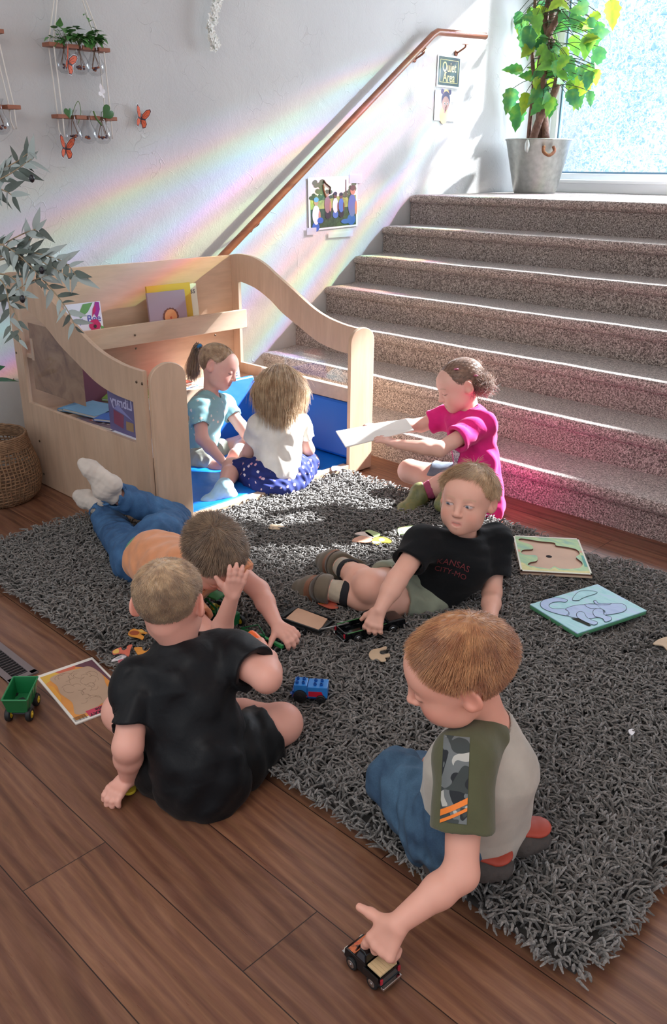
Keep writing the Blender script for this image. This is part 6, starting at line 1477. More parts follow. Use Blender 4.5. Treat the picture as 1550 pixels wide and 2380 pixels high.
def shoe_parts(Sf, hl, bl, te, upv, parent, ref, msole, sole_at=-.010, straps=(), toe=None, tread=True):
    """pieces cut out of the slightly swollen shoe: sole, toe cap, straps across the instep"""
    dd = unit(te-hl); un = unit(v3(upv)-dd*np.dot(upv, dd))
    G = Sf.grow(.0035); G.cut(hl+un*sole_at, un, .002); solid('shoe_sole', G, msole, parent, .0028)
    if toe is not None: G = Sf.grow(.0028); G.cut(te-dd*.006, -dd, .002); G.cut(te+un*.012, un, .01); solid('toe_cap', G, toe, parent, .0028)
    for pos, wd, m, nm in straps:
        c = hl+(bl-hl)*pos; G = Sf.grow(.0032); G.cut(c+dd*wd/2, dd, .001); G.cut(c-dd*wd/2, -dd, .001); G.cut(c+un*(sole_at+.004), -un, .001); solid(nm, G, m, parent, .0022)
# ================================================================ the children
def V(*a, **k): return P(*a, **k)
# ---- B: red-haired boy in the foreground
J = {}
J['head'] = V(1062, 1560, d=1.53); J['neck'] = V(1140, 1690, d=1.60); J['chest'] = V(1120, 1790, d=1.625); J['pel'] = V(1098, 1895, d=1.70)
J['shL'] = V(1082, 1765, d=1.535); J['shR'] = V(1165, 1755, d=1.725); J['elL'] = V(1072, 2030, d=1.50); J['wrL'] = V(922, 2148, d=1.475)
J['elR'] = V(1040, 1860, d=1.80); J['wrR'] = V(1000, 1775, d=1.83)
J['hipL'] = V(1045, 1930, d=1.68); J['hipR'] = V(1120, 1890, d=1.80); J['knL'] = V(926, 1812, d=1.80); J['knR'] = V(985, 1815, d=1.93)
J['anL'] = V(1030, 2008, z=.078); J['anR'] = V(1120, 1972, z=.080)
seg_rep('B', J, [('head', 'neck'), ('neck', 'chest'), ('chest', 'pel'), ('shL', 'shR'), ('shL', 'elL'), ('elL', 'wrL'), ('hipL', 'knL'), ('knL', 'anL')])
frontB = unit(v3((-.80, .62, -.1))); faceB = -.90*CR-.32*CU+.12*CD; upB = .88*CU-.47*CD
hd = unit(V(868, 2222, z=.07)-J['wrL'])
KB, SB, fB, tipB = make_person('person', J, frontB, faceB, upB, 'red-haired boy in a grey shirt with olive camouflage sleeves reaching for the black truck',
    dict(L=dict(d=hd, n=v3((.25, -.25, .95)), side=1, s=1.12, each=[(.45, .2, .15), (.8, .6, .4), (1.05, .8, .5), (1.2, .9, .5)], thumb=(1.25, .0, .05), spread=.14), R=dict(d=unit(V(985, 1790, d=1.86)-J['wrR']), n=v3((.3, -.3, .9)), curl=(.4, .4, .3))),
    dict(L=(V(1150, 2052, z=.062)-J['anL'], (.2, .1, -1)), R=(V(1215, 1983, z=.072)-J['anR'], (.1, .1, -1))), s=1.02, h=.0024, skin=(.80, .41, .31),
    color_kw=dict(brow=(.45, .22, .12), closed=True, blush=.5), armsc=.98, legr=(.06, .046, .042, .028))
# trousers
S = Sdf(); trouser(S, J, 'L', .80, r=(.078, .062, .050)); trouser(S, J, 'R', .80, r=(.078, .060, .050)); S.cone(J['hipL'], J['hipR'], .085, .085, .03); S.cone(J['pel'], (J['hipL']+J['hipR'])/2, .088, .088, .03)
S.disp = folds(3, .0042, .045); M_JEAN = denim('blue_denim', '#27405a', '#46657e'); M_JEAN2 = denim('mid_blue_denim', '#2a4c74', '#47719c')
solid('jeans', S, M_JEAN, KB, .0034)
# shirt with raglan sleeves: body and sleeves are separate pieces
def camo_mat():
    t = NT('camouflage_panel'); v = t.coord(); n = t.noise(v, 21, 1, .4, .8); n2 = t.noise(t.coord('Object', (1, 1, 1), (1, 2, 3)), 19, 1, .4, .9)
    c = t.ramp(n.outputs['Fac'], [(0, srgb('#23272b')), (.42, srgb('#23272b')), (.425, srgb('#6d7272')), (.56, srgb('#6d7272')), (.565, srgb('#b9b8b0'))], 'CONSTANT'); c = t.mix(t.ramp(n2.outputs['Fac'], [(.55, (0, 0, 0, 1)), (.56, (1, 1, 1, 1))]), c, srgb('#3d4342')); t.set(Base_Color=c, Roughness=.85); return t.m
M_GREY = cloth('oatmeal_jersey', '#b3aca1', .9); M_OLIVE = cloth('olive_jersey', '#57583f', .9)
St = Sdf(); torso(St, J, frontB, g=.012, low=.02, w=.094); St.cone(J['pel'], J['pel']+v3((0, 0, .02)), .105, .10, .03); St.disp = folds(11, .0030, .075, (0, 0, 1))
nk = unit(J['head']-J['neck']); St.cone(J['neck']-nk*.01, J['neck']+nk*.06, .040, .046, .006, op='s')
solid('shirt', St, M_GREY, KB, .0034)
cr = Sdf(); ring = [J['neck']+frame(nk)@(v3((.042*math.cos(a), -.004, .042*math.sin(a)))) for a in np.linspace(0, 2*PI, 17)]
mb = rel(MB(), KB); mb.tube(ring, .0055, 8, cap=False); mb.build('collar', M_GREY, KB, smooth=True)
for k, fracs in (('L', .60), ('R', .60)):
    Ss = Sdf(); e = J['sh'+k]; d = unit(J['el'+k]-e); c = e+(J['el'+k]-e)*fracs; top = J['neck']+(J['sh'+k]-J['neck'])*.35+v3((0, 0, .0)); Ss.cone(top, e, .050, .056, .02); Ss.cone(e, c, .055, .058, .02); cuff(Ss, c, d, .09, .038)
    Ss.disp = folds(21+(k == 'R'), .0016, .06, d); so_ = solid('sleeve', Ss, M_OLIVE, KB, .0032)
    if k == 'L':
        # camouflage panel and orange stripes hugging the outer sleeve
        out = unit(CAM-(e+c)/2); ax = d; sd_ = unit(np.cross(ax, out)); on = np.cross(sd_, ax)
        def panel(u0, u1, w0, w1, nm, m, lift, par=so_, skew=0, n=(18, 10)):
            G = [];  L_ = np.linalg.norm(c-e)
            for i in range(n[0]+1):
                for j in range(n[1]+1):
                    u = u0+(u1-u0)*i/n[0]; w_ = w0+(w1-w0)*j/n[1]; G.append(e+ax*(u*L_+skew*w_)+sd_*w_+on*.10)
            G = np.array(G)
            for _ in range(40): G = G-on*np.clip(Ss.val(G)*.8, -.01, .02)[:, None]
            G = G+on*lift; Q = np.array([(i*(n[1]+1)+j, (i+1)*(n[1]+1)+j, (i+1)*(n[1]+1)+j+1, i*(n[1]+1)+j+1) for i in range(n[0]) for j in range(n[1])]); npmesh(nm, G-v3(tuple(KB.location)), Q, m, par, True)
        M_ORS = mat('orange_print', '#f0812a', .6)
        panel(-.36, .88, .040, -.006, 'camouflage_panel', camo_mat(), .0012); panel(.53, .62, .040, -.006, 'orange_stripe', M_ORS, .0022, skew=.55); panel(.67, .72, .040, -.006, 'orange_stripe', M_ORS, .0022, skew=.55)
# shoes: dark knitted upper with rust red sole
for k, tgt, u_ in (('L', V(1150, 2052, z=.062), (.2, .1, -1)), ('R', V(1215, 1983, z=.072), (.1, .1, -1))):
    Sf = Sdf(); hl, bl, te = add_foot(Sf, J['an'+k], tgt-J['an'+k], u_, grow=.006); Sf.disp = folds(5, .001, .02); solid('shoe', Sf, mat('dark_ribbed_knit', '#4a4441', .9, bump=(120, .8, .003)), KB, .003)
    Sf = Sdf(); uu = -unit(v3(u_)); Sf.cone(hl+uu*.029, te+uu*.026, .031, .029, .01, nrm=uu, fl=3.0); solid('shoe_sole', Sf, mat('rust_red_rubber', '#a8412f', .6), KB, .003)
M_HR = hair_mat('auburn_hair', '#a0623c', '#d29a68')
def hlB(q): return hl_short(q, .056, .030, -.056)
def flB(q):
    c = v3((.008, -.052, .092)); d = q-c; d[:, 2] *= .6; t = d/np.linalg.norm(d, axis=1, keepdims=True); t[:, 2] -= .35; t[:, 1] += .25*(q[:, 2] > .03); return t
make_hair(KB, J['head'], fB, 1.02, M_HR, hlB, lambda q: np.interp(q[:, 2], [-.06, 0, .05, .09], [.007, .012, .024, .030]), flB, 16000, 3, .0045, r=.00060, lift=.05, jitter=.09)
for k_ in ('group',):
    if k_ in KB: del KB[k_]

# ---- C: boy in the lettered black shirt, leaning on one hand
J = {}
J['head'] = V(1086, 1160, d=2.60); J['neck'] = V(1078, 1243, d=2.70); J['chest'] = V(1062, 1305, d=2.71); J['pel'] = V(992, 1372, d=2.80)
J['shR'] = V(982, 1262, d=2.62); J['shL'] = V(1152, 1258, d=2.76); J['elR'] = V(922, 1348, d=2.53); J['wrR'] = V(882, 1418, d=2.50)
J['elL'] = V(1143, 1378, d=2.72); J['wrL'] = V(1138, 1452, z=.062)
J['hipR'] = V(975, 1345, d=2.83); J['hipL'] = V(992, 1390, d=2.77); J['knR'] = V(868, 1362, d=2.66); J['knL'] = V(890, 1398, z=.072)
J['anR'] = V(790, 1314, z=.105); J['anL'] = V(758, 1368, z=.092)
J['knR'] = V(862, 1362, z=.13)
frontC = unit(-.35*CR-.25*CU-.9*CD); faceC = unit(-.42*CR-.20*CU-.85*CD); upC = unit(CU*.95-.25*CD+.10*CR)
KC, SC_, fC, tC = make_person('person', J, frontC, faceC, upC, 'blond boy in a black lettered T-shirt leaning on one hand over the toy pickup',
    dict(R=dict(d=unit(V(868, 1452, z=.10)-J['wrR']), n=v3(-CD*.8+CU*.6), side=1, s=.98, curl=(.45, .75, .5), spread=.20, thumb=(.8, .5, .3)), L=dict(d=unit(V(1178, 1478, z=.045)-J['wrL']), n=v3((0, 0, 1)), side=-1, s=.95, curl=(.12, .15, .1), spread=.22, thumb=(.8, .2, .1))),
    dict(R=(V(705, 1285, z=.088)-J['anR'], unit(CU*.1-.9*CD+.0*CR)), L=(V(672, 1352, z=.076)-J['anL'], unit(CU*.3-.9*CD))), s=1.03, h=.0023, mouth_open=True, skin=(.82, .45, .34),
    color_kw=dict(eye=(.16, .20, .26, .0038, -.0022), blush=.35, brow=(.62, .42, .27), lip=(.70, .28, .26)), legr=(.066, .050, .044, .028))
tm = Sdf(); tm.cone(J['head']+fC@v3((-.011, .079, -.0545))*1.03, J['head']+fC@v3((.011, .079, -.0545))*1.03, .0026, .0026, .002); solid('upper_teeth', tm, mat('tooth_white', '#e8e2d8', .25), KC, .001)
S = Sdf(); trouser(S, J, 'R', .74, 'th', r=(.080, .072, .05), inner=.056); trouser(S, J, 'L', .60, 'th', r=(.078, .068, .05), inner=.054); S.cone(J['hipL'], J['hipR'], .078, .078, .03); S.cone(J['pel']-unit(J['chest']-J['pel'])*.0, J['pel']+(J['chest']-J['pel'])*.12, .090, .088, .03, nrm=frontC, fl=1.15); S.disp = folds(7, .0030, .05)
solid('shorts', S, cloth('sage_green_cotton', '#8a8f7c', .9), KC, .0032)
M_BLK = cloth('black_cotton', '#0e1013', .8, sheen=.06)
St = Sdf(); sleeve(St, J, 'R', .52, .050, .053, armr=.040); sleeve(St, J, 'L', .66, .050, .055, armr=.040); torso(St, J, frontC, g=.017, low=-.022, w=.086); St.disp = folds(31, .0028, .06)
nk = unit(J['head']-J['neck']); St.cone(J['neck']+nk*.0-frontC*0, J['neck']+nk*.06+frontC*.01, .040, .050, .008, op='s'); solid('tshirt', St, M_BLK, KC, .003)
tf_ = frame(-frontC*0+unit(.10*CR+CU*.95), -frontC); tx = np.column_stack([unit(CR*.95-.30*CU-.15*CD), unit(CU*.95+.30*CR-.2*CD), unit(-CD)]); tx[:, 1] = unit(tx[:, 1]-tx[:, 0]*np.dot(tx[:, 0], tx[:, 1])); tx[:, 2] = np.cross(tx[:, 0], tx[:, 1])
M_KCP = mat('faded_red_print', '#6e2a2e', .8)
project_text(None, 'KANSAS', St, V(1054, 1312, d=2.60), tx, .028, M_KCP, KC, 'shirt_lettering', arc=3.0, bold=.0, lift=.0035); project_text(None, 'CITY-MO', St, V(1046, 1334, d=2.60), tx, .025, M_KCP, KC, 'shirt_lettering', arc=2.4, bold=.0, lift=.0030)
# socks and strapped shoes
def sock(parent, J, k, top, m, band=None, r0=.030, name='sock', tgt=None, g=.004, upv=None):
    n, a = J['kn'+k], J['an'+k]; d = unit(a-n); t = a-d*top; Sx = Sdf(); Sx.cone(t, a, r0*1.24+g, r0*.95+g, .01); cuff(Sx, t, -d, r0*2, r0*.9)
    if tgt is not None: add_foot(Sx, a, tgt, upv, grow=g)
    Sx.disp = folds(9, .0008, .02); o = solid(name, Sx, m, parent, .0028)
    if band is not None:
        Sy = Sdf(); Sy.cone(t+d*.003, t+d*.016, r0*1.28+g+.0015, r0*1.20+g+.0015, .002); cuff(Sy, t+d*.016, d, r0*2, r0*.8); cuff(Sy, t, -d, r0*2, r0*.8); solid(name+'_band', Sy, band, o, .0026)
    return o
M_SHOE = cloth('olive_brown_leather', '#6a5f50', .7, weave=90); M_SOLE = mat('grey_rubber_sole', '#6b655c', .7, bump=(80, .5, .003)); M_STRAP = cloth('shoe_strap_webbing', '#4d443a', .8); M_LACE = mat('rust_brown_lace', '#7d4d3a', .8)
for k, tg, uu in (('R', V(705, 1285, z=.088), unit(-.9*CD+.1*CU)), ('L', V(672, 1352, z=.076), unit(CU*.3-.9*CD))):
    sock(KC, J, k, .074, cloth('beige_sock', '#b5a894', .9), MATS.get('sock_black') or mat('sock_black', '#191a20', .85), .029)
    Sf = Sdf(); hl, bl, te = add_foot(Sf, J['an'+k], tg-J['an'+k], uu, s=1.34, grow=.004, L=.135); ld_ = unit(J['an'+k]-J['kn'+k]); Sf.cut(J['an'+k]-ld_*.014, -ld_); so1 = solid('shoe', Sf, M_SHOE, KC, .0028)
    dd = unit(te-hl); un = unit(uu-dd*np.dot(uu, dd)); sd = np.cross(dd, un)
    shoe_parts(Sf, hl, bl, te, uu, so1, KC, M_SOLE, -.012, ((.42, .022, M_STRAP, 'shoe_strap'), (.80, .030, mat('rust_brown_leather', '#8a5f48', .7), 'shoe_tongue')), M_SOLE)
    mb = rel(MB(), KC)
    for j in range(4):
        c = hl+(bl-hl)*(.66+.11*j)+un*(.048-.004*j); mb.tube(smoothpts([c-sd*.024-un*.014, c+un*.0, c+sd*.024-un*.014], 4), .0026, 5)
    mb.build('laces', M_LACE, so1, smooth=True)
    if k == 'R': mb = rel(MB(), KC); c = hl+(bl-hl)*.42+un*.056; mb.obox(c, np.column_stack([dd, sd, un]), (.018, .014, .003)); mb.build('red_tag', mat('tag_red', '#a03a48', .6), so1)
M_HC = hair_mat('sandy_blond_hair', '#b88f66', '#e9cba4')
def flC(q):
    c = v3((.010, -.060, .085)); d = q-c; t = d/np.linalg.norm(d, axis=1, keepdims=True); t[:, 0] += .5*(q[:, 2] > .03)*np.where(q[:, 1] > 0, 1, 0); t[:, 2] -= .45; return t
make_hair(KC, J['head'], fC, 1.03, M_HC, lambda q: hl_short(q, .060, .030, -.050), lambda q: np.interp(q[:, 2], [-.06, 0, .05, .09], [.010, .016, .034, .040]), flC, 11000, 7, .0055, r=.00062, lift=.06, jitter=.09)

# ---- A: boy in black with a shaved head, back to the room
J = {}
J['head'] = V(394, 1400, d=1.93); J['neck'] = V(420, 1500, d=1.965); J['chest'] = V(430, 1600, d=1.955); J['pel'] = V(462, 1765, d=1.94)
J['shL'] = V(322, 1592, d=1.93); J['shR'] = V(535, 1520, d=1.97); J['elL'] = V(297, 1735, d=1.86); J['wrL'] = V(300, 1808, z=.040)
J['elR'] = V(620, 1576, d=1.90); J['wrR'] = V(626, 1530, d=1.985)
J['hipL'] = V(400, 1768, d=1.99); J['hipR'] = V(536, 1752, d=2.00); J['knL'] = V(285, 1655, z=.09); J['knR'] = V(655, 1682, z=.085); J['anL'] = V(470, 1600, z=.04); J['anR'] = V(400, 1640, z=.045)
frontA = unit(.10*CR+.35*CU+.93*CD); faceA = unit(.12*CR+.05*CU+.99*CD); upA = unit(.97*CU-.12*CD-.02*CR)
KA, SA, fA, tA = make_person('person', J, frontA, faceA, upA, 'boy with cropped blond hair and black T-shirt sitting with his back to the view',
    dict(L=dict(d=unit(V(268, 1838, z=.03)-J['wrL']), n=v3((0, 0, 1)), side=1, s=.95, curl=(.5, .7, .5)), R=dict(d=unit(V(606, 1484, d=2.05)-J['wrR']), n=unit(CR*.8-CD*.5), side=-1, s=.98, curl=(.9, 1.1, .7), thumb=(.6, .5, .3))),
    {}, s=1.0, h=.0026, skin=(.80, .41, .32), neck_r=.036, armsc=1.05, color_kw=dict(closed=True))
S = Sdf(); trouser(S, J, 'R', .68, 'th', r=(.088, .072, .05), inner=.056); trouser(S, J, 'L', .55, 'th', r=(.088, .07, .05), inner=.056); S.cone(J['hipL'], J['hipR'], .092, .092, .03); S.cone(J['pel'], J['pel']-v3((0, 0, .01)), .092, .09, .03); S.disp = folds(17, .0025, .05)
M_SHO = cloth('black_sports_fabric', '#090a0c', .55, sheen=.05); solid('shorts', S, M_SHO, KA, .0034)
St = Sdf(); sleeve(St, J, 'L', .70, .052, .050, armr=.038); sleeve(St, J, 'R', .62, .054, .056, armr=.040); torso(St, J, frontA, g=.018, low=.04, w=.094); St.cone(J['pel'], J['pel']-unit(J['chest']-J['pel'])*.035, .112, .098, .03, nrm=frontA, fl=1.1); St.disp = folds(41, .0048, .085)
nk = unit(J['head']-J['neck']); St.cone(J['neck']+nk*.008, J['neck']+nk*.07, .043, .050, .006, op='s'); solid('tshirt', St, cloth('black_jersey', '#0b0c10', .5, sheen=.05), KA, .0034)
M_HA = hair_mat('cropped_blond_hair', '#9a7a5e', '#d6b48c')
def flA(q):
    c = v3((.0, -.050, .095)); d = q-c; t = d/np.linalg.norm(d, axis=1, keepdims=True); t[:, 1] += .3; t[:, 2] -= .2; return t
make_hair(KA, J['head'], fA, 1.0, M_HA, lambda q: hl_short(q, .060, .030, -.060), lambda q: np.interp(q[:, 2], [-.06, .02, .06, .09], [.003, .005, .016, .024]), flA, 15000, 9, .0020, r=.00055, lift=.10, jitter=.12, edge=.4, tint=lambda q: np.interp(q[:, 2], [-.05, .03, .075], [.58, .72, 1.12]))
# orange peg in his fist, yellow disc under the other hand
pg = MB(); pc_ = V(597, 1489, d=2.03); pdr = unit(V(588, 1480, d=2.03)-V(612, 1502, d=2.035)); pg.lathe([(0, -.028), (.011, -.026), (.0135, -.02), (.0135, .016), (.011, .024), (.006, .028), (0, .029)], pc_, 14, fr=frame(CD, pdr)[:, [0, 1, 2]])
pg.build('toy_peg', mat('orange_plastic', '#ee6a2c', .35), None, smooth=40, label='ribbed orange plastic peg held in the fist of the boy with the shaved head', cat='toy')
yd = MB(); yc = V(300, 1838, z=.004); yd.lathe([(0, 0), (.016, 0), (.017, .003), (.016, .007), (0, .007)], yc, 20); yd.build('toy_disc', mat('yellow_plastic', '#dcc23a', .4), None, smooth=40, label='small yellow plastic disc on the wood floor under a boy\'s left hand', cat='toy')

# ---- D: boy in the orange shirt lying on the rug
J = {}
J['head'] = V(498, 1292, d=2.40); J['neck'] = V(462, 1345, d=2.50); J['chest'] = V(425, 1335, d=2.62); J['pel'] = V(345, 1285, d=2.88)
J['shL'] = V(535, 1318, d=2.58); J['shR'] = V(415, 1405, d=2.50); J['elL'] = V(602, 1372, d=2.56); J['wrL'] = V(643, 1452, d=2.48)
J['elR'] = V(505, 1492, d=2.42); J['wrR'] = V(540, 1385, d=2.33)
J['hipL'] = V(372, 1250, d=2.95); J['hipR'] = V(318, 1300, d=2.93); J['knL'] = V(412, 1203, z=.085); J['knR'] = V(262, 1228, z=.075)
J['anL'] = V(240, 1138, z=.27); J['anR'] = V(232, 1178, z=.13); 
J['knL'] = V(405, 1206, z=.09)
frontD = unit(v3((.15, -.05, -1))); faceD = unit(.42*CR-.62*CU-.25*CD+v3((0, 0, -.35))); upD = unit(.50*CU+.25*CR-.70*CD)
KD, SD, fD, tD = make_person('person', J, frontD, faceD, upD, 'boy lying on his belly in an orange T-shirt and jeans, hand on his face',
    dict(L=dict(d=unit(V(668, 1472, d=2.46)-J['wrL']), n=unit(CU*.6-CD*.7+v3((0, 0, .3))), side=1, s=1.0, curl=(.35, .6, .5), spread=.12, thumb=(1.2, .2, .1)), R=dict(d=unit(V(556, 1320, d=2.30)-J['wrR']), n=unit(CR*.35-CD*.9), side=-1, s=1.0, curl=(.1, .15, .15), spread=.10, thumb=(.9, .2, .1))),
    dict(L=(V(182, 1100, d=depth(J['anL']))-J['anL'], unit(-CU*.9+CD*.3)), R=(V(196, 1160, d=depth(J['anR'])-.0)-J['anR'], unit(CU*.2-CD*.6-CR*.3))), s=1.02, h=.0026, skin=(.80, .42, .33), color_kw=dict(closed=True, brow=(.3, .2, .14)), armsc=.98, legr=(.062, .046, .040, .028))
S = Sdf(); trouser(S, J, 'L', .90, r=(.076, .058, .048)); trouser(S, J, 'R', .86, r=(.076, .058, .050)); S.cone(J['hipL'], J['hipR'], .083, .083, .03); S.cone(J['pel'], J['pel']+(J['chest']-J['pel'])*.22, .086, .084, .02, nrm=frontD, fl=1.15); cuff(S, J['pel']+(J['chest']-J['pel'])*.25, unit(J['chest']-J['pel']), .13, .07); S.disp = folds(51, .0034, .045)
jD = solid('jeans', S, M_JEAN2, KD, .0032)
up_ = unit(J['chest']-J['pel']); fbl = frame(frontD, up_)
def band(S_, c, fr, n=40, r0=.2, lift=.002):
    G = []
    for i in range(n): a = 2*PI*i/n; G.append(v3(c)+fr@v3((r0*math.cos(a), r0*math.sin(a), 0)))
    G = np.array(G)
    for _ in range(60): dr = (v3(c)-G); dr /= np.linalg.norm(dr, axis=1, keepdims=True); G = G+dr*np.clip(S_.val(G)*.8, -.01, .03)[:, None]
    return G
G = band(S, J['pel']+up_*.045, fbl); mb = rel(MB(), KD); mb.tube(list(G)+[G[0]], .004, 6, cap=False); G2_ = band(S, J['pel']+up_*.020, fbl); mb.tube(list(G2_)+[G2_[0]], .0016, 5, cap=False)
for i in range(0, 40, 5): mb.tube([G[i], (G[i]+G2_[i])/2+(G[i]-J['pel'])*.03, G2_[i]], .0035, 6)
mb.build('waistband', M_JEAN2, jD, smooth=True)
Sg = Sdf(); a_, b_ = J['pel']+up_*.035, J['pel']+up_*.085; Sg.cone(a_, b_, .092, .092, .01, nrm=frontD, fl=1.16); solid('undershirt', Sg, cloth('green_cotton', '#4f9a62', .9), KD, .0032)
St = Sdf(); sleeve(St, J, 'L', .42, .046, .050, armr=.036); sleeve(St, J, 'R', .50, .050, .056, armr=.038); torso(St, J, frontD, g=.013, low=-.075, w=.088); St.cone(J['pel']+up_*.085, J['chest'], .108, .10, .02, nrm=frontD, fl=1.2); St.disp = folds(61, .0036, .06)
nk = unit(J['head']-J['neck']); St.cone(J['neck']+nk*.012, J['neck']+nk*.06, .040, .050, .008, op='s'); M_ORG = cloth('peach_orange_cotton', '#dc9468', .9); solid('tshirt', St, M_ORG, KD, .0032)
M_SOCK = cloth('greyish_white_sock', '#c9beb4', .95)
for k, tgt, uu in (('L', V(182, 1100, d=depth(J['anL']))-J['anL'], unit(-CU*.9+CD*.3)), ('R', V(196, 1160, d=depth(J['anR']))-J['anR'], unit(CU*.2-CD*.6-CR*.3))): sock(KD, J, k, .05, M_SOCK, None, .028, tgt=tgt, upv=uu)
M_HD = hair_mat('ash_brown_hair', '#6b5442', '#a5886b')
def flD(q):
    c = v3((.010, -.060, .085)); d = q-c; t = d/np.linalg.norm(d, axis=1, keepdims=True); t[:, 2] -= .3; t[:, 0] += .2; return t
make_hair(KD, J['head'], fD, 1.02, M_HD, lambda q: hl_short(q, .058, .030, -.058), lambda q: np.interp(q[:, 2], [-.06, 0, .05, .09], [.010, .018, .030, .034]), flD, 10000, 11, .0060, r=.0007, lift=.10, jitter=.14)

# ---- E: girl in the magenta shirt holding a board
J = {}
J['head'] = V(1068, 895, d=3.42); J['neck'] = V(1092, 958, d=3.44); J['chest'] = V(1098, 1010, d=3.47); J['pel'] = V(1115, 1135, d=3.52)
J['shL'] = V(1122, 985, d=3.38); J['shR'] = V(1043, 970, d=3.55); J['elL'] = V(1022, 1044, d=3.28); J['wrL'] = V(922, 1032, d=3.28)
J['elR'] = V(978, 988, d=3.60); J['wrR'] = V(884, 992, d=3.55)
J['hipL'] = V(1085, 1140, d=3.45); J['hipR'] = V(1075, 1120, d=3.60); J['knL'] = V(1035, 1125, z=.12); J['knR'] = V(952, 1095, z=.12); J['anL'] = V(978, 1146, z=.080); J['anR'] = V(1052, 1150, z=.085)
frontE = unit(-.80*CR-.25*CU-.42*CD); faceE = unit(-.90*CR-.38*CU-.08*CD); upE = unit(.93*CU-.38*CR*0-.30*CD-.28*CR)
KE, SE, fE, tE = make_person('person', J, frontE, faceE, upE, 'girl in a magenta T-shirt sitting by the bottom step and holding a white board',
    dict(L=dict(d=unit(V(885, 1018, d=3.30)-J['wrL']), n=unit(CU*.9-CD*.4), side=1, s=1.0, curl=(.15, .2, .2), spread=.16, thumb=(.7, .9, .2)), R=dict(d=unit(V(838, 985, d=3.50)-J['wrR']), n=unit(CU*.9-CD*.2), side=-1, s=1.0, curl=(.35, .45, .3), spread=.12, thumb=(.7, .9, .2))),
    dict(L=(V(935, 1176, z=.068)-J['anL'], unit(CU*.7-CD*.3+CR*.2)), R=(V(985, 1178, z=.075)-J['anR'], unit(CD*.9+CU*.2))), s=1.0, h=.0028, skin=(.82, .47, .38), color_kw=dict(closed=True, brow=(.4, .26, .18)), armsc=.95, legr=(.062, .048, .040, .028))
M_MAG = cloth('magenta_cotton', '#e0267f', .85, sheen=.15)
St = Sdf(); sleeve(St, J, 'L', .60, .048, .054, armr=.040); sleeve(St, J, 'R', .58, .048, .052, armr=.040); torso(St, J, frontE, g=.016, low=.07, w=.086); St.cone(J['pel'], J['pel']-unit(J['chest']-J['pel'])*.05, .105, .095, .02, nrm=frontE, fl=1.25); St.disp = folds(71, .0040, .07)
nk = unit(J['head']-J['neck']); St.cone(J['neck']+nk*.004, J['neck']+nk*.06, .040, .048, .006, op='s'); soE = solid('tshirt', St, M_MAG, KE, .0032)
gx = np.column_stack([unit(frame(frontE)[:, 0]*-1), v3((0, 0, 1)), unit(-frontE)*-1]); gx[:, 0] = unit(np.cross((0, 0, 1), frontE)); gx[:, 2] = unit(np.cross(gx[:, 0], gx[:, 1]))
def decal(S_, c, fr, w, h, m, parent, ref, nm, n=(10, 10), lift=.0016, shape=None, far=.12):
    G = np.array([v3(c)+fr@v3((w*(i/n[0]-.5), h*(j/n[1]-.5), far)) for i in range(n[0]+1) for j in range(n[1]+1)]); d = -fr[:, 2]
    for _ in range(50): G = G+d*np.clip(S_.val(G)*.8, -.01, .03)[:, None]
    G = G-d*lift; Q = [(i*(n[1]+1)+j, (i+1)*(n[1]+1)+j, (i+1)*(n[1]+1)+j+1, i*(n[1]+1)+j+1) for i in range(n[0]) for j in range(n[1]) if shape is None or shape(((i+.5)/n[0]-.5)*2, ((j+.5)/n[1]-.5)*2)]
    npmesh(nm, G-v3(tuple(ref.location)), np.array(Q), m, parent, True)
M_DEC = m_paintboard('purple_white_print', ['#b9a9b8', '#6c4a66', '#e6d3dd', '#8a5a72'], (30, 30, 30))
decal(St, J['chest']+frontE*.02+v3((0, 0, -.01)), gx, .07, .075, M_DEC, soE, KE, 'shirt_print', (16, 16), shape=lambda a, b: a*a+b*b < 1); decal(St, J['chest']+frontE*.02+v3((0, 0, -.10)), gx, .05, .12, M_DEC, soE, KE, 'shirt_print', (14, 14), shape=lambda a, b: abs(a) < .4+.6*abs(math.sin(b*3)))
S = Sdf(); trouser(S, J, 'R', .55, 'th', r=(.076, .066, .05), inner=.052); trouser(S, J, 'L', .50, 'th', r=(.076, .066, .05), inner=.052); S.cone(J['hipL'], J['hipR'], .08, .08, .03); S.disp = folds(77, .002, .05); solid('shorts', S, denim('grey_blue_denim', '#5c6878', '#8590a0'), KE, .0034)
M_BOOT = m_paintboard('olive_green_boot', ['#59603f', '#767a4f', '#8a7a4a'], (12, 12, 12)); M_BSOLE = mat('tan_boot_sole', '#a3917a', .75, bump=(50, .6, .004))
for k, tg, uu, s_ in (('L', V(935, 1176, z=.068)-J['anL'], unit(CU*.7-CD*.3+CR*.2), 1.25), ('R', V(985, 1178, z=.075)-J['anR'], unit(CD*.9+CU*.2), 1.25)):
    sock(KE, J, k, .045, mat('pink_cuff', '#a8486a', .9), None, .030); Sf = Sdf(); hl, bl, te = add_foot(Sf, J['an'+k], tg, uu, s=s_, grow=.006); ld_ = unit(J['an'+k]-J['kn'+k]); Sf.cut(J['an'+k]-ld_*.022, -ld_); sB = solid('boot', Sf, M_BOOT, KE, .003)
    dd = unit(te-hl); un = unit(uu-dd*np.dot(uu, dd)); shoe_parts(Sf, hl, bl, te, uu, sB, KE, M_BSOLE, -.016)
    mb = rel(MB(), KE); sd = np.cross(dd, un)
    for j in range(4): c = hl+(bl-hl)*(.45+.15*j)+un*.034; mb.tube(smoothpts([c-sd*.022-un*.010, c+un*.001, c+sd*.022-un*.010], 4), .0022, 5)
    mb.build('laces', mat('pink_lace', '#b0506a', .8), sB, smooth=True)
M_HE = hair_mat('light_brown_hair', '#6e4f40', '#a07c66')
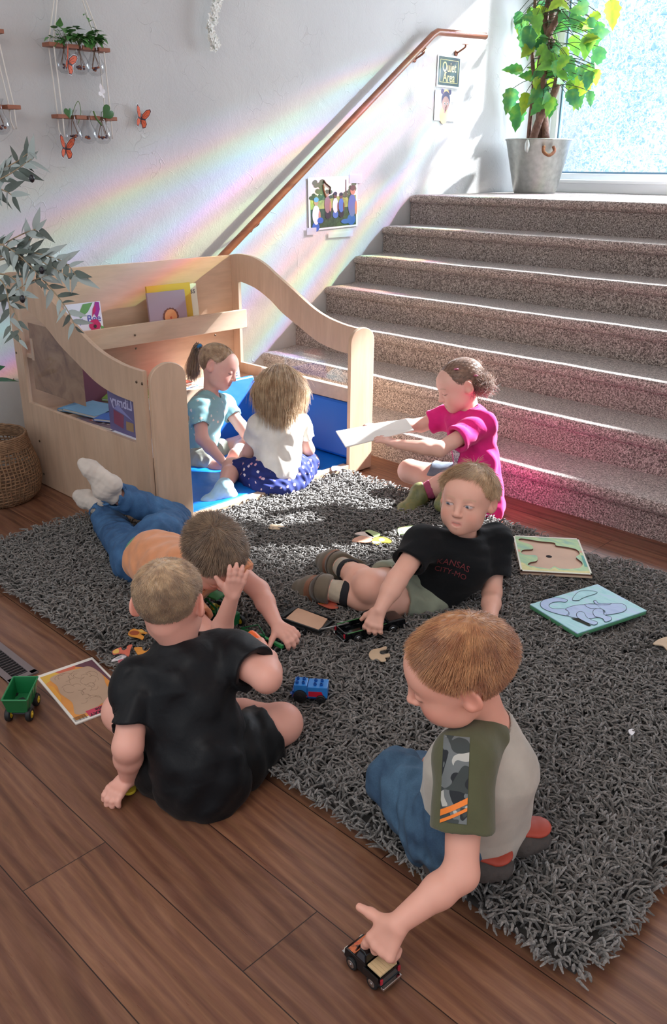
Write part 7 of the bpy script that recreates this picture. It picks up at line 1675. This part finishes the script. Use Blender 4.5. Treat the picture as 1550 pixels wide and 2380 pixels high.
def hlG(q): return hl_short(q, .062, .034, -.050)
def flE(q): # combed back to two low knots
    c = v3((0, -.105, .010)); d = c-q; d[:, 0] += np.sign(q[:, 0])*.035; return d/np.linalg.norm(d, axis=1, keepdims=True)
def knot(c, r, n=260, seed=1, th=.0011):
    rg = np.random.default_rng(seed); u = rg.normal(0, 1, (n, 3)); u /= np.linalg.norm(u, axis=1, keepdims=True); ax = rg.normal(0, 1, (n, 3)); return hair_strands(v3(c)+u*r*.8, None, r*2.6, lambda p: np.cross(p-v3(c), ax)/(np.linalg.norm(np.cross(p-v3(c), ax), axis=1, keepdims=True)+1e-9), 6, th, .25, seed, 0, 0, .2, u)
ex = [knot(V(1121, 893, d=3.38), .026, 700, 2), knot(V(1105, 850, d=3.45), .014, 200, 3)]
hE = make_hair(KE, J['head'], fE, 1.0, M_HE, hlG, .05, flE, 8000, 13, .0035, r=.0008, lift=.02, jitter=.06, extra=ex)
mb = rel(MB(), KE)
for a, b in ((1060, 858), (1106, 873)): mb.lathe([(.004, -.003), (.009, -.002), (.009, .002), (.004, .003)], V(a, b, d=3.335), 10, fr=frame(CD)); 
mb.build('hair_ties', mat('pink_elastic', '#c06a86', .6), hE, smooth=True)
bd = MB(); bq = [V(780, 1003, d=3.48), V(803, 1040, d=3.34), V(962, 1000, d=3.28), V(944, 974, d=3.42)]; nB = unit(np.cross(bq[1]-bq[0], bq[3]-bq[0])); nB = nB if nB[2] > 0 else -nB
bd.put([p+nB*.003 for p in bq]+[p-nB*.003 for p in bq], [(0, 1, 2, 3), (7, 6, 5, 4), (0, 4, 5, 1), (1, 5, 6, 2), (2, 6, 7, 3), (3, 7, 4, 0)]); bd.build('puzzle_board', mat('white_board', '#f2ede6', .5), None, bevel=.002, label='plain white board held out flat by the girl in magenta', cat='board')

# ---- F: small girl with wavy hair, back to the room
J = {}
J['head'] = V(650, 905, d=3.72); J['neck'] = V(652, 968, d=3.75); J['chest'] = V(648, 1010, d=3.74); J['pel'] = V(645, 1105, d=3.76)
J['shL'] = V(600, 990, d=3.72); J['shR'] = V(696, 988, d=3.80); J['elL'] = V(578, 1050, d=3.80); J['wrL'] = V(560, 1075, d=3.90); J['elR'] = V(716, 1045, d=3.84); J['wrR'] = V(690, 1062, d=3.95)
J['hipL'] = V(610, 1108, d=3.76); J['hipR'] = V(675, 1100, d=3.80); J['knL'] = V(540, 1088, d=3.84); J['knR'] = V(718, 1075, d=3.92); J['anL'] = V(520, 1135, z=.085); J['anR'] = V(640, 1090, d=4.0)
frontF = unit(-.05*CR+.3*CU+.95*CD); faceF = unit(-.10*CR-.15*CU+.95*CD); upF = unit(CU+.05*CD)
KF, SF, fF, tF = make_person('person', J, frontF, faceF, upF, 'small girl with loose wavy hair, cream top and navy floral skirt in the nook',
    dict(L=dict(d=unit(V(550, 1080, d=3.98)-J['wrL']), n=v3((0, 0, 1)), side=1, curl=(.3, .4, .3)), R=dict(d=unit(V(672, 1070, d=4.02)-J['wrR']), n=v3((0, 0, 1)), side=-1, curl=(.3, .4, .3))),
    dict(L=(V(468, 1150, z=.075)-J['anL'], unit(CU*.8-CD*.3))), s=.98, h=.0030, skin=(.82, .47, .38), armsc=.92, legr=(.058, .044, .038, .027))
St = Sdf(); sleeve(St, J, 'L', .55, .044, .046, armr=.034); sleeve(St, J, 'R', .55, .044, .046, armr=.034); torso(St, J, frontF, g=.012, low=.0, w=.084); St.cone(J['chest'], J['pel']-unit(J['chest']-J['pel'])*.0, .09, .112, .02, nrm=frontF, fl=1.15); St.disp = folds(81, .0036, .06)
solid('top', St, cloth('cream_linen', '#e6e0d6', .9), KF, .0032)
S = Sdf(); S.cone(J['hipL'], J['hipR'], .092, .092, .03); trouser(S, J, 'L', .80, 'th', r=(.088, .060, .05), inner=.05); trouser(S, J, 'R', .85, 'th', r=(.088, .066, .05), inner=.052); S.ell(J['pel']-v3((0, 0, .03)), (.15, .13, .07), frame((1, .5, 0)), .04); S.disp = folds(83, .0045, .055)
def floral(name, base, dots, scale, thr=.16):
    t = NT(name); v = t.coord(); vo = t.add('ShaderNodeTexVoronoi'); vo.inputs['Scale'].default_value = scale; vo.inputs['Randomness'].default_value = .6; t.ln(v, vo.inputs['Vector']); n = t.noise(v, scale*2.2, 1); f = t.math('ADD', vo.outputs['Distance'], t.math('MULTIPLY', t.math('SUBTRACT', n.outputs['Fac'], .5), .5))
    m = t.ramp(f, [(thr, (1, 1, 1, 1)), (thr+.03, (0, 0, 0, 1))]); hue = t.ramp(t.add('ShaderNodeSeparateColor').outputs[0] if False else vo.outputs['Color'], [(0, srgb(dots[0])), (.5, srgb(dots[1])), (1, srgb(dots[2]))]); c = t.mix(m, srgb(base), hue); t.set(Base_Color=c, Roughness=.85); return t.m
solid('skirt', S, floral('navy_floral_cotton', '#1c2a6e', ['#e7e3ea', '#c98a9c', '#f0e8d8'], 34, .22), KF, .0034)
M_SOCKB = cloth('pale_blue_sock', '#a9cfe0', .9); sock(KF, J, 'L', .03, M_SOCKB, None, .027, tgt=V(468, 1150, z=.075)-J['anL'], upv=unit(CU*.8-CD*.3))
M_HF = hair_mat('golden_brown_hair', '#b48a64', '#efd3ab')
def flF(q):
    c = v3((0, .01, .10)); d = q-c; t = d/np.linalg.norm(d, axis=1, keepdims=True); t[:, 2] -= .6+.5*(q[:, 2] < .03); t[:, 1] -= .1; t[:, :2] -= 5*q[:, :2]*(q[:, 2:3] < -.02); return t
def wild(q): return np.interp(q[:, 1], [-.1, 0, .04, .08], [.150, .155, .10, .04])
make_hair(KF, J['head'], fF, .98, M_HF, lambda q: hl_short(q, .055, .020, -.055), wild, flF, 9000, 17, .0080, r=.0009, lift=.02, jitter=.09, curl=.13, nseg=9, droop=.05, edge=0)

# ---- G: girl with the ponytail
J = {}
J['head'] = V(508, 852, d=3.98); J['neck'] = V(490, 920, d=4.02); J['chest'] = V(482, 960, d=4.03); J['pel'] = V(462, 1060, d=4.08)
J['shR'] = V(462, 948, d=3.93); J['shL'] = V(520, 938, d=4.12); J['elR'] = V(470, 1020, d=3.90); J['wrR'] = V(522, 1078, d=3.86); J['elL'] = V(560, 990, d=4.10); J['wrL'] = V(592, 1035, d=4.08)
J['hipR'] = V(475, 1078, d=4.02); J['hipL'] = V(488, 1060, d=4.15); J['knR'] = V(482, 1112, z=.12); J['knL'] = V(570, 1030, d=4.22); J['anR'] = V(455, 1118, z=.095); J['anL'] = V(548, 1058, z=.10)
J['knR'] = V(520, 1092, d=3.95); J['anR'] = V(470, 1110, d=3.95)
frontG = unit(.85*CR+.1*CU+.15*CD); faceG = unit(.88*CR-.40*CU-.15*CD); upG = unit(.93*CU+.28*CR-.18*CD)
KG, SG, fG, tG = make_person('person', J, frontG, faceG, upG, 'girl with a high ponytail and aqua flowered T-shirt sitting in the nook',
    dict(R=dict(d=unit(V(550, 1095, d=3.86)-J['wrR']), n=unit(CU*.7-CD*.5), side=-1, curl=(.3, .3, .3)), L=dict(d=unit(V(602, 1065, d=4.08)-J['wrL']), n=unit(CU*.5-CD*.5+CR*.4), side=1, curl=(.3, .3, .3))),
    dict(L=(V(590, 1052, z=.09)-J['anL'], unit(CU*.6-CD*.5)), R=(V(430, 1128, z=.08)-J['anR'], unit(CU*.6-CD*.4))), s=1.0, h=.0028, skin=(.82, .47, .39), toes=('L', 'R'), color_kw=dict(closed=True, brow=(.4, .26, .18)), armsc=.95, legr=(.060, .046, .038, .027))
St = Sdf(); sleeve(St, J, 'R', .55, .044, .046, armr=.036); sleeve(St, J, 'L', .55, .044, .046, armr=.036); torso(St, J, frontG, g=.010, low=.0, w=.082); St.disp = folds(91, .0028, .05)
nk = unit(J['head']-J['neck']); St.cone(J['neck']+nk*.0+frontG*.01, J['neck']+nk*.06, .038, .046, .006, op='s'); solid('tshirt', St, floral('aqua_flowered_cotton', '#8fbdc4', ['#e9efe9', '#e3d2c4', '#f2f2ee'], 30, .17), KG, .003)
S = Sdf(); trouser(S, J, 'R', .55, 'th', r=(.074, .062, .05), inner=.05); trouser(S, J, 'L', .45, 'th', r=(.074, .062, .05), inner=.05); S.cone(J['hipL'], J['hipR'], .08, .08, .03); S.cone(J['pel'], J['pel']+(J['chest']-J['pel'])*.15, .083, .083, .02); S.disp = folds(97, .0022, .05); solid('shorts', S, cloth('pale_khaki_cotton', '#b3b5a4', .9), KG, .0034)
M_HG = hair_mat('fair_brown_hair', '#8a6a50', '#c9a987')
tie = V(463, 805, d=4.03); tq = fG.T@(tie-J['head'])
def flG(q):
    d = tq*.85-q; return d/np.linalg.norm(d, axis=1, keepdims=True)
rg_ = np.random.default_rng(4); nP = 1500; r0 = tie+rg_.normal(0, .005, (nP, 3)); tgt = [V(450, 820, d=4.08), V(443, 900, d=4.09), V(440, 950, d=4.09)]
def flP(p):
    t = unit(V(438, 940, d=4.09)-tie); back = unit(tie-J['head']); w = np.clip(np.linalg.norm(p-tie, axis=1)/.030, 0, 1)[:, None]; return back*(1-w)*.9+v3((0, 0, -1.0))*w-CR*.16*w
pony = hair_strands(r0, None, .185*rg_.uniform(.75, 1.1, nP), flP, 10, .0009, .10, 21)
hG = make_hair(KG, J['head'], fG, 1.0, M_HG, lambda q: hl_short(q, .064, .036, -.045), .055, flG, 8000, 19, .0035, r=.0008, lift=.02, jitter=.05, extra=[pony])
mb = rel(MB(), KG); mb.lathe([(.006, -.008), (.013, -.006), (.014, 0), (.013, .006), (.006, .008)], tie, 12, fr=frame(CD, unit(tie-J['head']))); mb.build('hair_tie', mat('blue_elastic', '#2a7fb8', .5), hG, smooth=True)
SUN_DIR = (-.30, -1.0, -.69)
EXPO = 0.72
cy = SC.cycles
cy.max_bounces = 6; cy.diffuse_bounces = 4; cy.glossy_bounces = 3; cy.transmission_bounces = 3; cy.transparent_max_bounces = 14
cy.caustics_reflective = False; cy.caustics_refractive = False; cy.sample_clamp_indirect = 8; cy.use_denoising = True; cy.adaptive_threshold = .03
PRISM = 52
# light split into colours by the patterned window film: a spot just inside the pane whose emission varies with direction
def prism_spot(name, loc, power, pattern, mtx, cone=140, rad=.02):
    l = D.lights.new(name, 'SPOT'); l.energy = power; l.spot_size = math.radians(cone); l.spot_blend = .5; l.shadow_soft_size = rad
    o = D.objects.new(name, l); COL.objects.link(o); o.matrix_world = Matrix.Translation(Vector(loc)) @ mtx.to_4x4()
    l.use_nodes = True; t = l.node_tree; n = t.nodes; em = n.get('Emission') or n.new('ShaderNodeEmission'); pattern(t, n, em); return o
def mk(t, typ, **kw):
    nd = t.nodes.new(typ)
    for k, v in kw.items(): setattr(nd, k, v)
    return nd
def m2(t, op, a, b=None, clamp=False):
    nd = mk(t, 'ShaderNodeMath', operation=op); nd.use_clamp = clamp
    for i, v in enumerate((a, b)):
        if v is None: continue
        if isinstance(v, (int, float)): nd.inputs[i].default_value = v
        else: t.links.new(v, nd.inputs[i])
    return nd.outputs[0]
def ramp2(t, f, stops, interp='LINEAR'):
    r = mk(t, 'ShaderNodeValToRGB'); cr = r.color_ramp; cr.interpolation = interp
    while len(cr.elements) < len(stops): cr.elements.new(.5)
    for e, (p, c) in zip(cr.elements, stops): e.position = p; e.color = tuple(c)+(1,) if len(c) == 3 else c
    t.links.new(f, r.inputs[0]); return r.outputs[0]
def rainbow(t, n, em):
    tc = mk(t, 'ShaderNodeTexCoord'); sp = mk(t, 'ShaderNodeSeparateXYZ'); t.links.new(tc.outputs['Normal'], sp.inputs[0])
    X, Y, Z = sp.outputs[0], sp.outputs[1], sp.outputs[2]
    th = m2(t, 'ARCTAN2', m2(t, 'MULTIPLY', Y, -1), m2(t, 'MULTIPLY', X, -1))      # angle below level, in the wall plane
    nz = m2(t, 'ABSOLUTE', Z); rr = m2(t, 'DIVIDE', m2(t, 'SQRT', m2(t, 'ADD', m2(t, 'MULTIPLY', X, X), m2(t, 'MULTIPLY', Y, Y))), m2(t, 'MAXIMUM', nz, .02))
    cv = mk(t, 'ShaderNodeCombineXYZ'); t.links.new(m2(t, 'MULTIPLY', th, 9), cv.inputs[0]); t.links.new(m2(t, 'MULTIPLY', m2(t, 'LOGARITHM', rr, 2.718), .9), cv.inputs[1])
    no = mk(t, 'ShaderNodeTexNoise'); no.inputs['Scale'].default_value = 1.0; no.inputs['Detail'].default_value = 2; t.links.new(cv.outputs[0], no.inputs['Vector'])
    cv2 = mk(t, 'ShaderNodeCombineXYZ'); t.links.new(m2(t, 'MULTIPLY', th, 34), cv2.inputs[0]); t.links.new(m2(t, 'MULTIPLY', m2(t, 'LOGARITHM', rr, 2.718), 2.6), cv2.inputs[1])
    n2 = mk(t, 'ShaderNodeTexNoise'); n2.inputs['Scale'].default_value = 1.0; n2.inputs['Detail'].default_value = 3; t.links.new(cv2.outputs[0], n2.inputs['Vector'])
    hue = m2(t, 'FRACT', m2(t, 'ADD', m2(t, 'MULTIPLY', th, 10.5), m2(t, 'MULTIPLY', no.outputs[0], 2.6)))
    col = ramp2(t, hue, [(0, (1, .28, .30)), (.17, (1, .72, .30)), (.33, (.55, 1, .42)), (.5, (.35, .95, 1)), (.67, (.42, .50, 1)), (.84, (.95, .45, 1)), (1, (1, .28, .30))])
    sat = ramp2(t, n2.outputs[0], [(.35, (.45,)*3), (.62, (1.0,)*3)])
    mx = mk(t, 'ShaderNodeMix', data_type='RGBA'); t.links.new(sat, mx.inputs[0]); mx.inputs[6].default_value = (.95, .97, 1, 1); t.links.new(col, mx.inputs[7])
    t.links.new(mx.outputs[2], em.inputs['Color'])
    env = ramp2(t, m2(t, 'MULTIPLY', th, 1/1.5708), [(.19, (0, 0, 0)), (.27, (1, 1, 1)), (.52, (.9, .9, .9)), (.75, (.15, .15, .15)), (1, (0, 0, 0))])
    st = ramp2(t, n2.outputs[0], [(.30, (.35,)*3), (.62, (1.0,)*3), (.75, (1.0,)*3)])
    fall = ramp2(t, m2(t, 'MULTIPLY', rr, 1/6), [(.0, (0,)*3), (.12, (.12,)*3), (.30, (.42,)*3), (.48, (.8,)*3), (.74, (.85,)*3), (.98, (.1,)*3)])
    k = m2(t, 'DIVIDE', 1.0, m2(t, 'MAXIMUM', m2(t, 'POWER', nz, 3), .004))
    s = m2(t, 'MULTIPLY', m2(t, 'MULTIPLY', env, st), m2(t, 'MULTIPLY', fall, k)); t.links.new(s, em.inputs['Strength'])
MX = Matrix(((0, 0, 1), (1, 0, 0), (0, 1, 0)))       # local X = world y, local Y = world z, local -Z looks at the stair wall
prism_spot('prism_light', (1.0, YW-.10, 2.50), PRISM, rainbow, MX, 178)
# ================================================================ light and camera
SUN = D.lights.new('sun', 'SUN'); SUN.energy = 48; SUN.angle = math.radians(2.6); SUN.color = (1.0, .97, .92)
so = D.objects.new('sun', SUN); COL.objects.link(so)
so.rotation_euler = Vector(SUN_DIR).to_track_quat('-Z', 'Y').to_euler()
def area(name, loc, to, size, power, col=(1, 1, 1), sy=None):
    l = D.lights.new(name, 'AREA'); l.energy = power; l.color = col; l.shape = 'RECTANGLE'; l.size = size; l.size_y = sy or size
    o = D.objects.new(name, l); COL.objects.link(o); o.location = loc
    o.rotation_euler = (Vector(to)-Vector(loc)).to_track_quat('-Z', 'Y').to_euler(); return o
area('daylight_window', (1.45, YW-.05, 1.95), (1.45, 3.0, .9), 2.4, 52, (.82, .91, 1.0), 1.25)
area('room_fill_light', (3.2, -.6, 2.9), (2.4, 1.6, 0), 1.6, 17, (1.0, .95, .9))  # unseen fill added for soft light from the room behind the camera
wd = D.worlds.new('sky'); SC.world = wd; wd.use_nodes = True
bg = wd.node_tree.nodes['Background']; bg.inputs['Color'].default_value = (.86, .92, 1.0, 1); bg.inputs['Strength'].default_value = .52
cam = D.cameras.new('camera'); co = D.objects.new('camera', cam); COL.objects.link(co); SC.camera = co
cam.sensor_fit = 'VERTICAL'; cam.sensor_height = 36; cam.lens = F_PX/2380*36; cam.clip_start = .05
Rm = Matrix(((RC[0][0], -RC[1][0], -RC[2][0]), (RC[0][1], -RC[1][1], -RC[2][1]), (RC[0][2], -RC[1][2], -RC[2][2])))
co.matrix_world = Matrix.Translation(Vector(CAM)) @ Rm.to_4x4()
SC.view_settings.view_transform = 'Standard'; SC.view_settings.look = 'None'; SC.view_settings.gamma = 1
SC.view_settings.use_curve_mapping = False; SC.view_settings.exposure = EXPO
print('script seconds', round(time.time()-T0, 1))
